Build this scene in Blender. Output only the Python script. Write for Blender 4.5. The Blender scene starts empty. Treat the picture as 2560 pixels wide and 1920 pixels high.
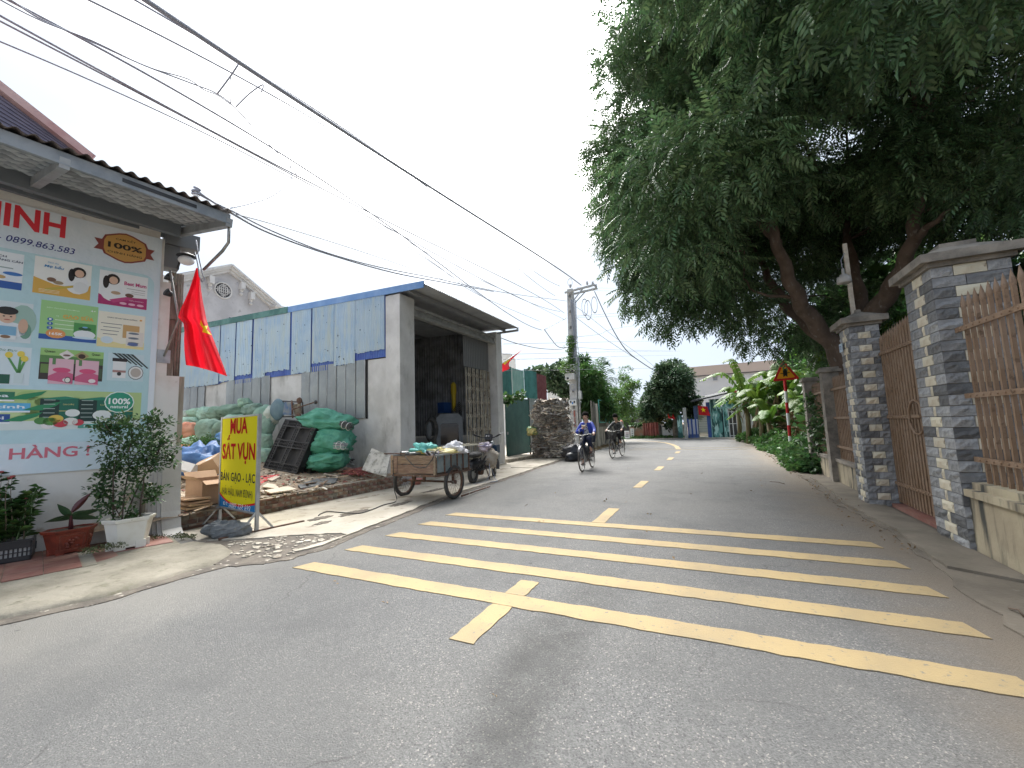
import bpy, math, random
import numpy as np
from math import sin, cos, pi, radians, sqrt
from mathutils import Vector, Matrix, noise
random.seed(7); rng = np.random.default_rng(7)
SC = bpy.context.scene; COL = SC.collection

# ---------------------------------------------------------------- camera
# World frame: the road runs along +Y, +X is to its right, metres. Camera 1.25 m above the road.
CAMH = 1.25; YAW = radians(26.0); FPX = 1030.0
up = np.array([930.-1280., 9040.+960., -FPX]); up /= np.linalg.norm(up)
fw = np.array([0, 0, -1.]); Yc = fw-up*np.dot(fw, up); Yc /= np.linalg.norm(Yc); Xc = np.cross(Yc, up)
Xw = Xc*cos(YAW)-Yc*sin(YAW); Yw = Xc*sin(YAW)+Yc*cos(YAW)
MC = np.array([Xw, Yw, up])
cam = bpy.data.cameras.new('camera'); camo = bpy.data.objects.new('camera', cam); COL.objects.link(camo)
cam.sensor_width = 36; cam.lens = FPX/2560*36; cam.clip_end = 2000; cam.clip_start = .05
camo.matrix_world = Matrix.Translation((0, 0, CAMH)) @ Matrix(MC.tolist()).to_4x4()
SC.camera = camo

# ---------------------------------------------------------------- sky, sun, exposure
SUN_EL, SUN_AZ = radians(52), radians(-35)        # behind thin cloud, ahead and to the left
w = bpy.data.worlds.new('World'); SC.world = w; w.use_nodes = True
nt = w.node_tree; nt.nodes.clear()
def N(nt, t, **k):
    n = nt.nodes.new(t)
    for a, b in k.items(): setattr(n, a, b)
    return n
wo = N(nt, 'ShaderNodeOutputWorld'); bg = N(nt, 'ShaderNodeBackground'); bg2 = N(nt, 'ShaderNodeBackground'); mixs = N(nt, 'ShaderNodeMixShader')
sky = N(nt, 'ShaderNodeTexSky', sky_type='NISHITA'); sky.sun_disc = False; sky.sun_elevation = SUN_EL; sky.sun_rotation = SUN_AZ; sky.dust_density = 3
bg.inputs[1].default_value = .1; nt.links.new(sky.outputs[0], bg.inputs[0])
tc = N(nt, 'ShaderNodeTexCoord'); mp = N(nt, 'ShaderNodeMapping'); mp.inputs['Scale'].default_value = (1.3, 1.3, 4.2)
nz = N(nt, 'ShaderNodeTexNoise'); nz.inputs['Scale'].default_value = 1.5; nz.inputs['Detail'].default_value = 6; nz.inputs['Roughness'].default_value = .52
nt.links.new(tc.outputs['Generated'], mp.inputs[0]); nt.links.new(mp.outputs[0], nz.inputs['Vector'])
# brighter towards the veiled sun
sd = (sin(SUN_AZ)*cos(SUN_EL), cos(SUN_AZ)*cos(SUN_EL), sin(SUN_EL))
dp = N(nt, 'ShaderNodeVectorMath', operation='DOT_PRODUCT'); dp.inputs[1].default_value = sd
nt.links.new(tc.outputs['Generated'], dp.inputs[0])
ad = N(nt, 'ShaderNodeMath', operation='MULTIPLY_ADD'); ad.inputs[1].default_value = .62
nt.links.new(nz.outputs[0], ad.inputs[0])
mr2 = N(nt, 'ShaderNodeMapRange'); mr2.inputs['From Min'].default_value = .5; mr2.inputs['From Max'].default_value = 1.0; mr2.inputs['To Min'].default_value = -.31; mr2.inputs['To Max'].default_value = .69
nt.links.new(dp.outputs['Value'], mr2.inputs['Value']); nt.links.new(mr2.outputs[0], ad.inputs[2])
cr = N(nt, 'ShaderNodeValToRGB'); e = cr.color_ramp.elements
e[0].position = .0; e[0].color = (.28, .32, .385, 1); e[1].position = 1.0; e[1].color = (9, 8.9, 8.7, 1)
for p_, c_ in ((.30, (.30, .34, .40)), (.50, (.34, .378, .425)), (.66, (.38, .41, .44)), (.80, (1.0, 1.0, 1.0)), (.90, (3.2, 3.2, 3.15))):
    m_ = cr.color_ramp.elements.new(p_); m_.color = (*c_, 1)
nt.links.new(ad.outputs[0], cr.inputs[0]); nt.links.new(cr.outputs[0], bg2.inputs[0]); bg2.inputs[1].default_value = 1.0
mixs.inputs[0].default_value = .93
nt.links.new(bg.outputs[0], mixs.inputs[1]); nt.links.new(bg2.outputs[0], mixs.inputs[2]); nt.links.new(mixs.outputs[0], wo.inputs[0])
sun = bpy.data.lights.new('sun', 'SUN'); sun.energy = 1.1; sun.angle = radians(38); sun.color = (1, .97, .92)
suno = bpy.data.objects.new('sun', sun); COL.objects.link(suno); suno.location = (-10, 10, 30)
suno.rotation_euler = Vector(sd).to_track_quat('Z', 'Y').to_euler()
SC.view_settings.view_transform = 'Standard'; SC.view_settings.look = 'None'; SC.view_settings.exposure = 1.5; SC.view_settings.gamma = 1
SC.view_settings.use_curve_mapping = False
SC.render.engine = 'CYCLES'

# ---------------------------------------------------------------- measuring helpers (a view ray met with a real plane)
def ray(px, py): return MC @ np.array([(px-1280)/FPX, -(py-960)/FPX, -1.])
def G(px, py, z=0.):
    d = ray(px, py); t = (z-CAMH)/d[2]; return Vector((d[0]*t, d[1]*t, z))
def PY(px, py, Y):
    d = ray(px, py); t = Y/d[1]; return Vector((d[0]*t, Y, CAMH+d[2]*t))
def PX(px, py, X):
    d = ray(px, py); t = X/d[0]; return Vector((X, d[1]*t, CAMH+d[2]*t))
def PP(px, py, p0, ang):
    a = radians(ang); n = (cos(a), -sin(a)); d = ray(px, py)
    t = (n[0]*p0[0]+n[1]*p0[1])/(n[0]*d[0]+n[1]*d[1]); return Vector((d[0]*t, d[1]*t, CAMH+d[2]*t))

# ---------------------------------------------------------------- objects
OFF = {}
def setp(o, label=None, cat=None, group=None, kind=None):
    if label: o['label'] = label
    if cat: o['category'] = cat
    if group: o['group'] = group
    if kind: o['kind'] = kind
    return o
def thing(name, label, cat, loc=(0, 0, 0), rz=0, group=None, local=False, rot=None):
    o = bpy.data.objects.new(name, None); COL.objects.link(o); o.location = loc; o.empty_display_size = .2
    o.rotation_euler = rot if rot else (0, 0, rz)
    OFF[o] = Vector((0, 0, 0)) if local else Vector(loc)
    return setp(o, label, cat, group)
def copy_tree(o, parent=None):
    c = o.copy(); COL.objects.link(c); c.parent = parent
    for ch in list(CH.get(o, [])): copy_tree(ch, c)
    return c
CH = {}
def link(o, parent):
    COL.objects.link(o)
    if parent is not None:
        o.parent = parent; CH.setdefault(parent, []).append(o); OFF[o] = OFF[parent]
    return o
class MB:
    def __init__(s, T=None): s.v = []; s.f = []; s.m = []; s.s = []; s.T = T
    def pt(s, p): s.v.append(tuple(s.T(*p)) if s.T else tuple(p)); return len(s.v)-1
    def face(s, pts, m=0, sm=False):
        s.f.append([s.pt(p) for p in pts]); s.m.append(m); s.s.append(sm)
    def add(s, vs, fs, m=0, sm=False):
        b = len(s.v)
        for p in vs: s.pt(p)
        for f in fs: s.f.append([b+i for i in f]); s.m.append(m); s.s.append(sm)
        return s
    def box(s, a, b, m=0):
        x0, y0, z0 = a; x1, y1, z1 = b
        if x0 > x1: x0, x1 = x1, x0
        if y0 > y1: y0, y1 = y1, y0
        if z0 > z1: z0, z1 = z1, z0
        return s.add([(x0, y0, z0), (x1, y0, z0), (x1, y1, z0), (x0, y1, z0), (x0, y0, z1), (x1, y0, z1), (x1, y1, z1), (x0, y1, z1)],
                     [(0, 3, 2, 1), (4, 5, 6, 7), (0, 1, 5, 4), (1, 2, 6, 5), (2, 3, 7, 6), (3, 0, 4, 7)], m)
    def obox(s, c, size, R=None, m=0):
        c = Vector(c); h = [x/2 for x in size]; R = R or Matrix.Identity(3)
        vs = [c+R @ Vector((sx*h[0], sy*h[1], sz*h[2])) for sz in (-1, 1) for sy in (-1, 1) for sx in (-1, 1)]
        return s.add(vs, [(0, 2, 3, 1), (4, 5, 7, 6), (0, 1, 5, 4), (1, 3, 7, 5), (3, 2, 6, 7), (2, 0, 4, 6)], m)
    def beam(s, p, q, w, h, m=0, upv=(0, 0, 1)):
        p = Vector(p); q = Vector(q); d = (q-p); L = d.length; d.normalize(); u = Vector(upv)
        if abs(d.dot(u)) > .98: u = Vector((1, 0, 0))
        r = d.cross(u).normalized(); u = r.cross(d)
        R = Matrix((r, d, u)).transposed()
        return s.obox((p+q)/2, (w, L, h), R, m)
    def tube(s, pts, r, n=6, m=0, cap=True, sm=True):
        pts = [Vector(p) for p in pts]; k = len(pts)
        rs = r if isinstance(r, (list, tuple)) else [r]*k
        b = len(s.v); prev = None
        for i, p in enumerate(pts):
            d = (pts[min(i+1, k-1)]-pts[max(i-1, 0)])
            if d.length < 1e-9: d = Vector((0, 0, 1))
            d.normalize()
            if prev is None: u = d.orthogonal().normalized()
            else:
                u = prev-d*prev.dot(d); u = u.normalized() if u.length > 1e-6 else d.orthogonal().normalized()
            prev = u; v2 = d.cross(u)
            for j in range(n):
                a = 2*pi*j/n; s.pt(p+(u*cos(a)+v2*sin(a))*rs[i])
        for i in range(k-1):
            for j in range(n):
                j2 = (j+1) % n; s.f.append([b+i*n+j, b+i*n+j2, b+(i+1)*n+j2, b+(i+1)*n+j]); s.m.append(m); s.s.append(sm)
        if cap:
            s.f.append([b+j for j in range(n)][::-1]); s.m.append(m); s.s.append(False)
            s.f.append([b+(k-1)*n+j for j in range(n)]); s.m.append(m); s.s.append(False)
        return s
    def lathe(s, prof, c=(0, 0, 0), n=16, m=0, R=None, sm=True):
        c = Vector(c); R = R or Matrix.Identity(3); b = len(s.v); k = len(prof)
        for (r, z) in prof:
            for j in range(n):
                a = 2*pi*j/n; s.pt(c+R @ Vector((r*cos(a), r*sin(a), z)))
        for i in range(k-1):
            for j in range(n):
                j2 = (j+1) % n; s.f.append([b+i*n+j, b+i*n+j2, b+(i+1)*n+j2, b+(i+1)*n+j]); s.m.append(m); s.s.append(sm)
        return s
    def torus(s, c, R0, r, ax=(1, 0, 0), n=24, k=8, m=0, sy=1):
        ax = Vector(ax).normalized(); u = Vector((0, 0, 1)) if abs(ax.z) < .9 else Vector((1, 0, 0))
        u = (u-ax*u.dot(ax)).normalized(); v2 = ax.cross(u); c = Vector(c); b = len(s.v)
        for i in range(n):
            a = 2*pi*i/n; d = u*cos(a)+v2*sin(a)
            for j in range(k):
                q = 2*pi*j/k; s.pt(c+d*(R0+r*cos(q))+ax*(r*sin(q))*sy)
        for i in range(n):
            for j in range(k):
                i2 = (i+1) % n; j2 = (j+1) % k
                s.f.append([b+i*k+j, b+i2*k+j, b+i2*k+j2, b+i*k+j2]); s.m.append(m); s.s.append(True)
        return s
    def grid(s, fn, nu, nv, m=0, sm=True):
        b = len(s.v)
        for j in range(nv+1):
            for i in range(nu+1): s.pt(fn(i/nu, j/nv))
        for j in range(nv):
            for i in range(nu):
                a = b+j*(nu+1)+i; s.f.append([a, a+1, a+nu+2, a+nu+1]); s.m.append(m); s.s.append(sm)
        return s
    def prism(s, poly, fn0, fn1, m=0):
        n = len(poly); b = len(s.v)
        for p in poly: s.pt(fn0(*p))
        for p in poly: s.pt(fn1(*p))
        s.f.append([b+i for i in range(n)][::-1]); s.f.append([b+n+i for i in range(n)]); s.m += [m, m]; s.s += [False]*2
        for i in range(n):
            j = (i+1) % n; s.f.append([b+i, b+j, b+n+j, b+n+i]); s.m.append(m); s.s.append(False)
        return s
    def sphere(s, c, r, nu=12, nv=8, m=0, R=None, fn=None):
        c = Vector(c); r = r if isinstance(r, (tuple, list)) else (r, r, r); R = R or Matrix.Identity(3)
        def f(u, v):
            a = 2*pi*u; t = pi*v; p = Vector((sin(t)*cos(a)*r[0], sin(t)*sin(a)*r[1], -cos(t)*r[2]))
            if fn: p = fn(p)
            return c+R @ p
        return s.grid(f, nu, nv, m)
    def mesh(s, name, mats, off=Vector((0, 0, 0))):
        me = bpy.data.meshes.new(name)
        me.from_pydata([(p[0]-off[0], p[1]-off[1], p[2]-off[2]) for p in s.v], [], s.f)
        for mt in (mats if isinstance(mats, (list, tuple)) else [mats]): me.materials.append(mt)
        me.polygons.foreach_set('material_index', s.m); me.polygons.foreach_set('use_smooth', s.s)
        me.update(); return me
    def build(s, name, mats, parent=None, label=None, cat=None, group=None, kind=None, origin=None, fix=False):
        if parent is not None: off = OFF[parent]
        elif origin is not None: off = Vector(origin)
        else:
            A = np.array([list(p) for p in s.v]); lo = A.min(0); hi = A.max(0); off = Vector(((lo[0]+hi[0])/2, (lo[1]+hi[1])/2, lo[2]))
        me = s.mesh(name, mats, off); o = bpy.data.objects.new(name, me)
        link(o, parent)
        if parent is None: o.location = off; OFF[o] = off
        if fix:
            import bmesh
            bm = bmesh.new(); bm.from_mesh(me); bmesh.ops.remove_doubles(bm, verts=bm.verts, dist=1e-5); bmesh.ops.recalc_face_normals(bm, faces=bm.faces); bm.to_mesh(me); bm.free()
        return setp(o, label, cat, group, kind)
def raw(name, V, F, mats, parent=None, smooth=False, off=None, **k):
    """big mesh from numpy: V (n,3), F (m,3|4)"""
    off = OFF[parent] if parent is not None else (Vector(off) if off else Vector((0, 0, 0)))
    V = V-np.array(off)[None, :]
    me = bpy.data.meshes.new(name); n = len(F); kk = F.shape[1]
    me.vertices.add(len(V)); me.vertices.foreach_set('co', V.astype(np.float32).ravel())
    me.loops.add(n*kk); me.loops.foreach_set('vertex_index', F.astype(np.int32).ravel())
    me.polygons.add(n); me.polygons.foreach_set('loop_start', np.arange(0, n*kk, kk, dtype=np.int32))
    me.polygons.foreach_set('loop_total', np.full(n, kk, dtype=np.int32))
    if smooth: me.polygons.foreach_set('use_smooth', np.ones(n, bool))
    me.materials.append(mats); me.update(calc_edges=True); me.validate()
    o = bpy.data.objects.new(name, me); link(o, parent)
    if parent is None: o.location = off; OFF[o] = off
    return setp(o, **k)
def frame(p0, ang):
    a = radians(ang); s, c = sin(a), cos(a); x0, y0 = p0[0], p0[1]
    return lambda x, y, z: (x0+c*x+s*y, y0-s*x+c*y, z)
def rotm(x=0, y=0, z=0):
    from mathutils import Euler
    return Euler((radians(x), radians(y), radians(z))).to_matrix()

# ---------------------------------------------------------------- materials
def mat(name, col, rough=.8, col2=None, ns=4, lo=.4, hi=.62, det=6, col3=None, ns3=20, lo3=.6, hi3=.7, bump=0, bs=60, metal=0, stretch=(1, 1, 1),
        orand=0, irand=0, spec=.5, trans=0, coat=0, bump2=0, bs2=6, st3=None):
    m = bpy.data.materials.new(name); m.use_nodes = True; t = m.node_tree; L = t.links.new
    b = t.nodes['Principled BSDF']; b.inputs['Roughness'].default_value = rough; b.inputs['Metallic'].default_value = metal
    b.inputs['Specular IOR Level'].default_value = spec; b.inputs['Coat Weight'].default_value = coat
    c4 = lambda c: (c[0], c[1], c[2], 1)
    tc = N(t, 'ShaderNodeTexCoord'); mp = N(t, 'ShaderNodeMapping'); mp.inputs['Scale'].default_value = stretch; L(tc.outputs['Object'], mp.inputs[0])
    cur = None
    def noise_(scale, d, vec=None):
        n = N(t, 'ShaderNodeTexNoise'); n.inputs['Scale'].default_value = scale; n.inputs['Detail'].default_value = d; n.inputs['Roughness'].default_value = .6
        L((vec or mp).outputs[0], n.inputs['Vector']); return n
    def mixc(fac, a, bb):
        x = N(t, 'ShaderNodeMix', data_type='RGBA'); L(fac, x.inputs[0])
        if hasattr(a, 'is_output'): L(a, x.inputs[6])
        else: x.inputs[6].default_value = c4(a)
        if hasattr(bb, 'is_output'): L(bb, x.inputs[7])
        else: x.inputs[7].default_value = c4(bb)
        return x.outputs[2]
    def rampf(out, a, bb):
        r = N(t, 'ShaderNodeMapRange'); r.inputs['From Min'].default_value = a; r.inputs['From Max'].default_value = bb; L(out, r.inputs['Value']); return r.outputs[0]
    cur = col
    if col2: cur = mixc(rampf(noise_(ns, det).outputs[0], lo, hi), cur, col2)
    if col3:
        mp3 = mp
        if st3: mp3 = N(t, 'ShaderNodeMapping'); mp3.inputs['Scale'].default_value = st3; L(tc.outputs['Object'], mp3.inputs[0])
        cur = mixc(rampf(noise_(ns3, 5, mp3).outputs[0], lo3, hi3), cur, col3)
    if orand or irand:
        hs = N(t, 'ShaderNodeHueSaturation')
        if hasattr(cur, 'is_output'): L(cur, hs.inputs['Color'])
        else: hs.inputs['Color'].default_value = c4(cur)
        if irand: g = N(t, 'ShaderNodeNewGeometry').outputs['Random Per Island']; amt = irand
        else: g = N(t, 'ShaderNodeObjectInfo').outputs['Random']; amt = orand
        r = N(t, 'ShaderNodeMapRange'); r.inputs['To Min'].default_value = 1-amt; r.inputs['To Max'].default_value = 1+amt; L(g, r.inputs['Value']); L(r.outputs[0], hs.inputs['Value'])
        r2 = N(t, 'ShaderNodeMath', operation='FRACT'); q = N(t, 'ShaderNodeMath', operation='MULTIPLY'); q.inputs[1].default_value = 7.31; L(g, q.inputs[0]); L(q.outputs[0], r2.inputs[0])
        r3 = N(t, 'ShaderNodeMapRange'); r3.inputs['To Min'].default_value = .5-amt*.05; r3.inputs['To Max'].default_value = .5+amt*.05; L(r2.outputs[0], r3.inputs['Value']); L(r3.outputs[0], hs.inputs['Hue'])
        cur = hs.outputs[0]
    if hasattr(cur, 'is_output'): L(cur, b.inputs['Base Color'])
    else: b.inputs['Base Color'].default_value = c4(cur)
    last = None
    for amt, sc in ((bump, bs), (bump2, bs2)):
        if amt:
            bp = N(t, 'ShaderNodeBump'); bp.inputs['Strength'].default_value = 1; bp.inputs['Distance'].default_value = amt
            L(noise_(sc, 4).outputs[0], bp.inputs['Height'])
            if last: L(last, bp.inputs['Normal'])
            last = bp.outputs[0]; L(last, b.inputs['Normal'])
    if trans:
        tr = N(t, 'ShaderNodeBsdfTranslucent'); mx = N(t, 'ShaderNodeMixShader'); mx.inputs[0].default_value = trans
        if hasattr(cur, 'is_output'): L(cur, tr.inputs[0])
        else: tr.inputs[0].default_value = c4(cur)
        L(b.outputs[0], mx.inputs[1]); L(tr.outputs[0], mx.inputs[2]); L(mx.outputs[0], t.nodes['Material Output'].inputs[0])
    m['b'] = 1
    return m
_pc = {}
def flat(c, rough=.6, **k):
    key = (tuple(c), rough, tuple(sorted(k.items())))
    if key not in _pc: _pc[key] = mat('plain', c, rough, **k)
    return _pc[key]
def hx(h):
    h = h.lstrip('#'); h = h if len(h) == 6 else ''.join(c*2 for c in h); v = [int(h[i:i+2], 16)/255 for i in (0, 2, 4)]
    return tuple(x/12.92 if x <= .04045 else ((x+.055)/1.055)**2.4 for x in v)

# ---------------------------------------------------------------- text
def text_mesh(s, bold=0.0, spacing=1.0, shear=0.0):
    cu = bpy.data.curves.new('txt', 'FONT'); cu.body = s; cu.size = 1; cu.offset = bold; cu.space_character = spacing; cu.shear = shear
    cu.resolution_u = 3; cu.fill_mode = 'FRONT'
    o = bpy.data.objects.new('txt', cu); COL.objects.link(o)
    dg = bpy.context.evaluated_depsgraph_get(); dg.update()
    me = bpy.data.meshes.new_from_object(o.evaluated_get(dg))
    V = [v.co.copy() for v in me.vertices]; F = [list(p.vertices) for p in me.polygons]
    bpy.data.objects.remove(o); bpy.data.curves.remove(cu); bpy.data.meshes.remove(me)
    return V, F
def text_fit(s, T, y0, y1, z0, z1, x, material, parent, bold=0.0, flip=False, name='lettering', mb=None, m=0, cap=None, shear=0, spacing=1.0, slant=0):
    """letters stretched to the rectangle y0..y1 / z0..z1 on the local plane x; cap: text whose height fits z0..z1"""
    V, F = text_mesh(s, bold, spacing, shear)
    if not V: return None
    xs = [v.x for v in V]; ys = [v.y for v in V]
    if cap:
        cv, _ = text_mesh(cap, bold); by0, by1 = min(v.y for v in cv), max(v.y for v in cv)
    else: by0, by1 = min(ys), max(ys)
    bx0, bx1 = min(xs), max(xs)
    own = mb is None
    if own: mb = MB(T)
    vs = [(x, y0+(v.x-bx0)/(bx1-bx0)*(y1-y0), z0+(v.y-by0)/(by1-by0)*(z1-z0)+slant*(v.x-bx0)/(bx1-bx0)) for v in V]
    mb.add(vs, F, m)
    if own: return mb.build(name, material, parent)

# ---------------------------------------------------------------- foliage
def spray_template(pairs=5, L=.42, ll=.14, lw=.05, droop=.35, stem=False):
    V = []; F = []
    def leaf(p, d, side, l, wd):
        d = Vector(d).normalized(); r = Vector(side).normalized(); n = d.cross(r).normalized()
        b = len(V); tip = p+d*l-n*l*.18*(1 if n.z > 0 else -1); mid = p+d*l*.45
        V.extend([p, mid+r*wd/2+n*.006, tip, mid-r*wd/2+n*.006]); F.extend([(b, b+1, b+2), (b, b+2, b+3)])
    for i in range(pairs):
        t = (i+.7)/(pairs+.3); p = Vector((L*t, 0, -droop*L*t*t))
        for sg in (-1, 1):
            leaf(p, (.55, sg*.8, -.25-.3*t), (.8, -sg*.55, 0), ll*(1-.25*abs(t-.5)), lw)
    leaf(Vector((L, 0, -droop*L)), (1, 0, -.6), (0, 1, 0), ll, lw)
    return np.array([list(v) for v in V]), np.array(F)
def clump_template(n=6, r=.12, l=.12, wd=.06, seed=3):
    rr = random.Random(seed); V = []; F = []
    for i in range(n):
        a = rr.uniform(0, 2*pi); e = rr.uniform(-.3, .9); d = Vector((cos(a)*cos(e), sin(a)*cos(e), sin(e))); p = d*rr.uniform(0, r)
        r2 = d.cross(Vector((0, 0, 1))).normalized(); b = len(V); t = d*l+Vector((0, 0, -.25*l)); mm = p+t*.45+Vector((0, 0, .15*l))
        V.extend([p, mm+r2*wd/2, p+t, mm-r2*wd/2]); F.extend([(b, b+1, b+2), (b, b+2, b+3)])
    return np.array([list(v) for v in V]), np.array(F)
def scatter(name, tmpl, P, D, S, material, parent=None, seed=1, tilt=.5, **k):
    """place the template at points P (n,3) heading roughly along D (n,3), scale S"""
    g = np.random.default_rng(seed); TV, TF = tmpl; n = len(P)
    D = D+g.normal(0, tilt, D.shape); D /= np.linalg.norm(D, axis=1)[:, None]+1e-9
    U = np.tile(np.array([0, 0, 1.]), (n, 1))+g.normal(0, .35, (n, 3))
    Y = np.cross(U, D); Y /= np.linalg.norm(Y, axis=1)[:, None]+1e-9; Z = np.cross(D, Y)
    V = P[:, None, :]+(TV[None, :, 0:1]*D[:, None, :]+TV[None, :, 1:2]*Y[:, None, :]+TV[None, :, 2:3]*Z[:, None, :])*S[:, None, None]
    F = TF[None]+(np.arange(n)*len(TV))[:, None, None]
    return raw(name, V.reshape(-1, 3), F.reshape(-1, TF.shape[1]), material, parent, **k)
def shell(n, c, r, seed=1, inner=.55, zflat=1):
    g = np.random.default_rng(seed); d = g.normal(0, 1, (n, 3)); d /= np.linalg.norm(d, axis=1)[:, None]
    rad = inner+(1-inner)*g.random(n)**.6
    return np.array(c)[None]+d*rad[:, None]*np.array(r)[None], d
# ---------------------------------------------------------------- skinned figures
def skin(name, pts, edges, material, parent, sub=2, root=0):
    me = bpy.data.meshes.new(name); me.from_pydata([p[0] for p in pts], edges, [])
    o = bpy.data.objects.new(name, me); COL.objects.link(o)
    o.modifiers.new('s', 'SKIN'); sd_ = me.skin_vertices[0].data if me.skin_vertices else None
    if sd_ is None:
        me.attributes.new('skin', 'FLOAT', 'POINT')
    for i, p in enumerate(pts):
        r = p[1] if isinstance(p[1], (tuple, list)) else (p[1], p[1])
        sd_[i].radius = r; sd_[i].use_root = (i == root)
    sb = o.modifiers.new('b', 'SUBSURF'); sb.levels = sub; sb.render_levels = sub
    dg = bpy.context.evaluated_depsgraph_get(); dg.update()
    m2 = bpy.data.meshes.new_from_object(o.evaluated_get(dg)); bpy.data.objects.remove(o)
    m2.materials.clear(); m2.materials.append(material); m2.polygons.foreach_set('use_smooth', [True]*len(m2.polygons))
    o2 = bpy.data.objects.new(name, m2); m2.name = name
    return link(o2, parent)
# ================================================================ MATERIALS
M = {}
M['concrete'] = mat('concrete_render', (.46, .45, .43), .9, (.60, .59, .57), 1.9, .38, .64, 9, (.27, .262, .245), 2.6, .55, .75, bump=.004, bs=30, stretch=(1, 1, .8), st3=(1, 1, .4), bump2=.006, bs2=4)
M['concrete_old'] = mat('old_plaster', (.40, .34, .235), .95, (.25, .22, .165), 3, .45, .65, 8, (.035, .035, .032), 2.2, .52, .66, bump=.006, bs=25, st3=(3.2, 3.2, .5))
M['concrete_cap'] = mat('weathered_cap', (.30, .265, .22), .95, (.15, .135, .115), 6, .4, .65, 8, bump=.006, bs=35)
M['apron'] = mat('apron_concrete', (.47, .425, .355), .92, (.37, .33, .265), 1.2, .4, .62, 8, (.22, .18, .135), 2.6, .58, .66, bump=.006, bs=22, bump2=.01, bs2=3)
M['slab'] = mat('slab_concrete', (.31, .28, .22), .95, (.21, .19, .145), 2.5, .4, .62, 8, (.16, .15, .1), 7, .58, .7, bump=.01, bs=18, bump2=.02, bs2=4)
M['mud'] = mat('roadside_mud', (.17, .145, .115), .95, (.10, .085, .07), 4, .4, .6, 8, (.4, .36, .3), 9, .62, .66, bump=.012, bs=25)
M['earth'] = mat('bare_earth', (.25, .19, .135), .98, (.34, .28, .21), 2, .4, .6, 9, (.13, .10, .075), 6, .55, .7, bump=.02, bs=14)
M['shoulder'] = mat('shoulder_dirt', (.175, .15, .118), .96, (.125, .108, .085), 2.2, .4, .62, 9, (.22, .195, .155), 12, .6, .72, bump=.008, bs=40)
M['tile'] = mat('red_tile', (.23, .10, .075), .6, (.30, .17, .13), 6, .4, .65, 6, orand=.18, bump=.001)
M['white_wall'] = mat('white_wash', (.74, .73, .70), .92, (.58, .53, .46), 1.3, .5, .75, 8, (.40, .33, .25), 4, .64, .76, bump=.003, bs=20)
M['brick'] = mat('fired_brick', (.27, .15, .11), .95, (.19, .13, .10), 12, .4, .65, 6, (.34, .29, .23), 9, .46, .6, bump=.006, bs=40, orand=.35)
M['mortar'] = mat('mortar', (.36, .32, .26), .98, (.15, .135, .11), 9, .4, .65, 7, bump=.01, bs=30)
M['stone'] = mat('slate_stone', (.21, .212, .215), .8, (.34, .337, .33), 7, .4, .62, 7, (.13, .133, .135), 10, .52, .7, bump=.006, bs=35, orand=.5)
M['cream'] = mat('cream_stone', (.70, .64, .50), .8, (.60, .50, .35), 6, .45, .7, 6, (.33, .25, .17), 14, .63, .72, bump=.004, bs=35, orand=.12)
M['rustbar'] = mat('brown_paint_iron', (.25, .155, .09), .6, (.30, .20, .13), 5, .4, .6, 6, (.13, .075, .04), 14, .58, .7, bump=.001, bs=60)
M['galv'] = mat('grey_metal_sheet', (.21, .235, .245), .42, (.28, .305, .31), 1.6, .4, .62, 7, (.36, .38, .38), 9, .62, .75, metal=.15, bump=.004, bs=4)
M['galv_light'] = mat('galvanised', (.42, .44, .45), .45, (.3, .31, .32), 5, .4, .65, 6, metal=.5)
M['blue_faded'] = mat('faded_blue_tin', (.40, .50, .57), .6, (.31, .43, .56), 2.2, .42, .66, 7, (.44, .50, .47), 1.8, .48, .68, st3=(3.4, 3.4, .35), orand=.08)
M['blue_deep'] = mat('deep_blue_tin', (.045, .09, .34), .5, (.06, .13, .4), 3)
M['blue_fascia'] = mat('blue_flashing', (.12, .25, .50), .5, (.2, .33, .56), 2.4, .4, .65)
M['green_fascia'] = mat('green_flashing', (.03, .12, .10), .5, (.08, .2, .17), 3, .45, .6)
M['green_tin'] = mat('green_tin', (.035, .155, .14), .5, (.06, .22, .20), 2, .4, .6, 5, orand=.15)
M['palegreen_tin'] = mat('pale_green_tin', (.22, .42, .38), .5, (.3, .48, .44), 2)
M['green_door'] = mat('green_gate_paint', (.018, .085, .07), .5, (.03, .11, .09), 3, .4, .6, 6, (.1, .09, .07), 9, .66, .72)
M['maroon_tin'] = mat('maroon_tin', (.15, .03, .035), .55, (.2, .06, .06), 4)
M['wood'] = mat('weathered_wood', (.30, .20, .135), .85, (.20, .13, .09), 3, .4, .6, 8, (.38, .29, .22), 8, .5, .7, stretch=(1, 8, 8), orand=.2, bump=.002)
M['wood_y'] = mat('weathered_wood_along', (.30, .23, .165), .85, (.20, .15, .11), 3, .4, .6, 8, stretch=(9, 1, 9), orand=.2)
M['rusty'] = mat('rusty_steel', (.16, .085, .055), .8, (.10, .06, .045), 9, .4, .6, 6, (.27, .25, .22), 12, .58, .68, metal=.2)
M['steel'] = mat('dull_steel', (.36, .36, .35), .45, (.25, .24, .22), 9, .45, .65, metal=.6)
M['rubber'] = mat('rubber', (.035, .034, .033), .75, (.13, .12, .11), 8, .45, .75, 6, bump=.001)
M['black'] = mat('black_plastic', (.015, .015, .017), .4, (.03, .03, .032), 6)
M['pallet'] = mat('black_pallet_plastic', (.016, .016, .018), .6, (.05, .048, .046), 5, .5, .75, 6)
M['palesack'] = mat('pale_green_sack', (.24, .39, .30), .8, (.32, .46, .37), 2.5, .4, .62, 7, (.15, .19, .13), 4, .58, .74, orand=.32, bump=.008, bs=30, bump2=.06, bs2=7, trans=.08)
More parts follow.
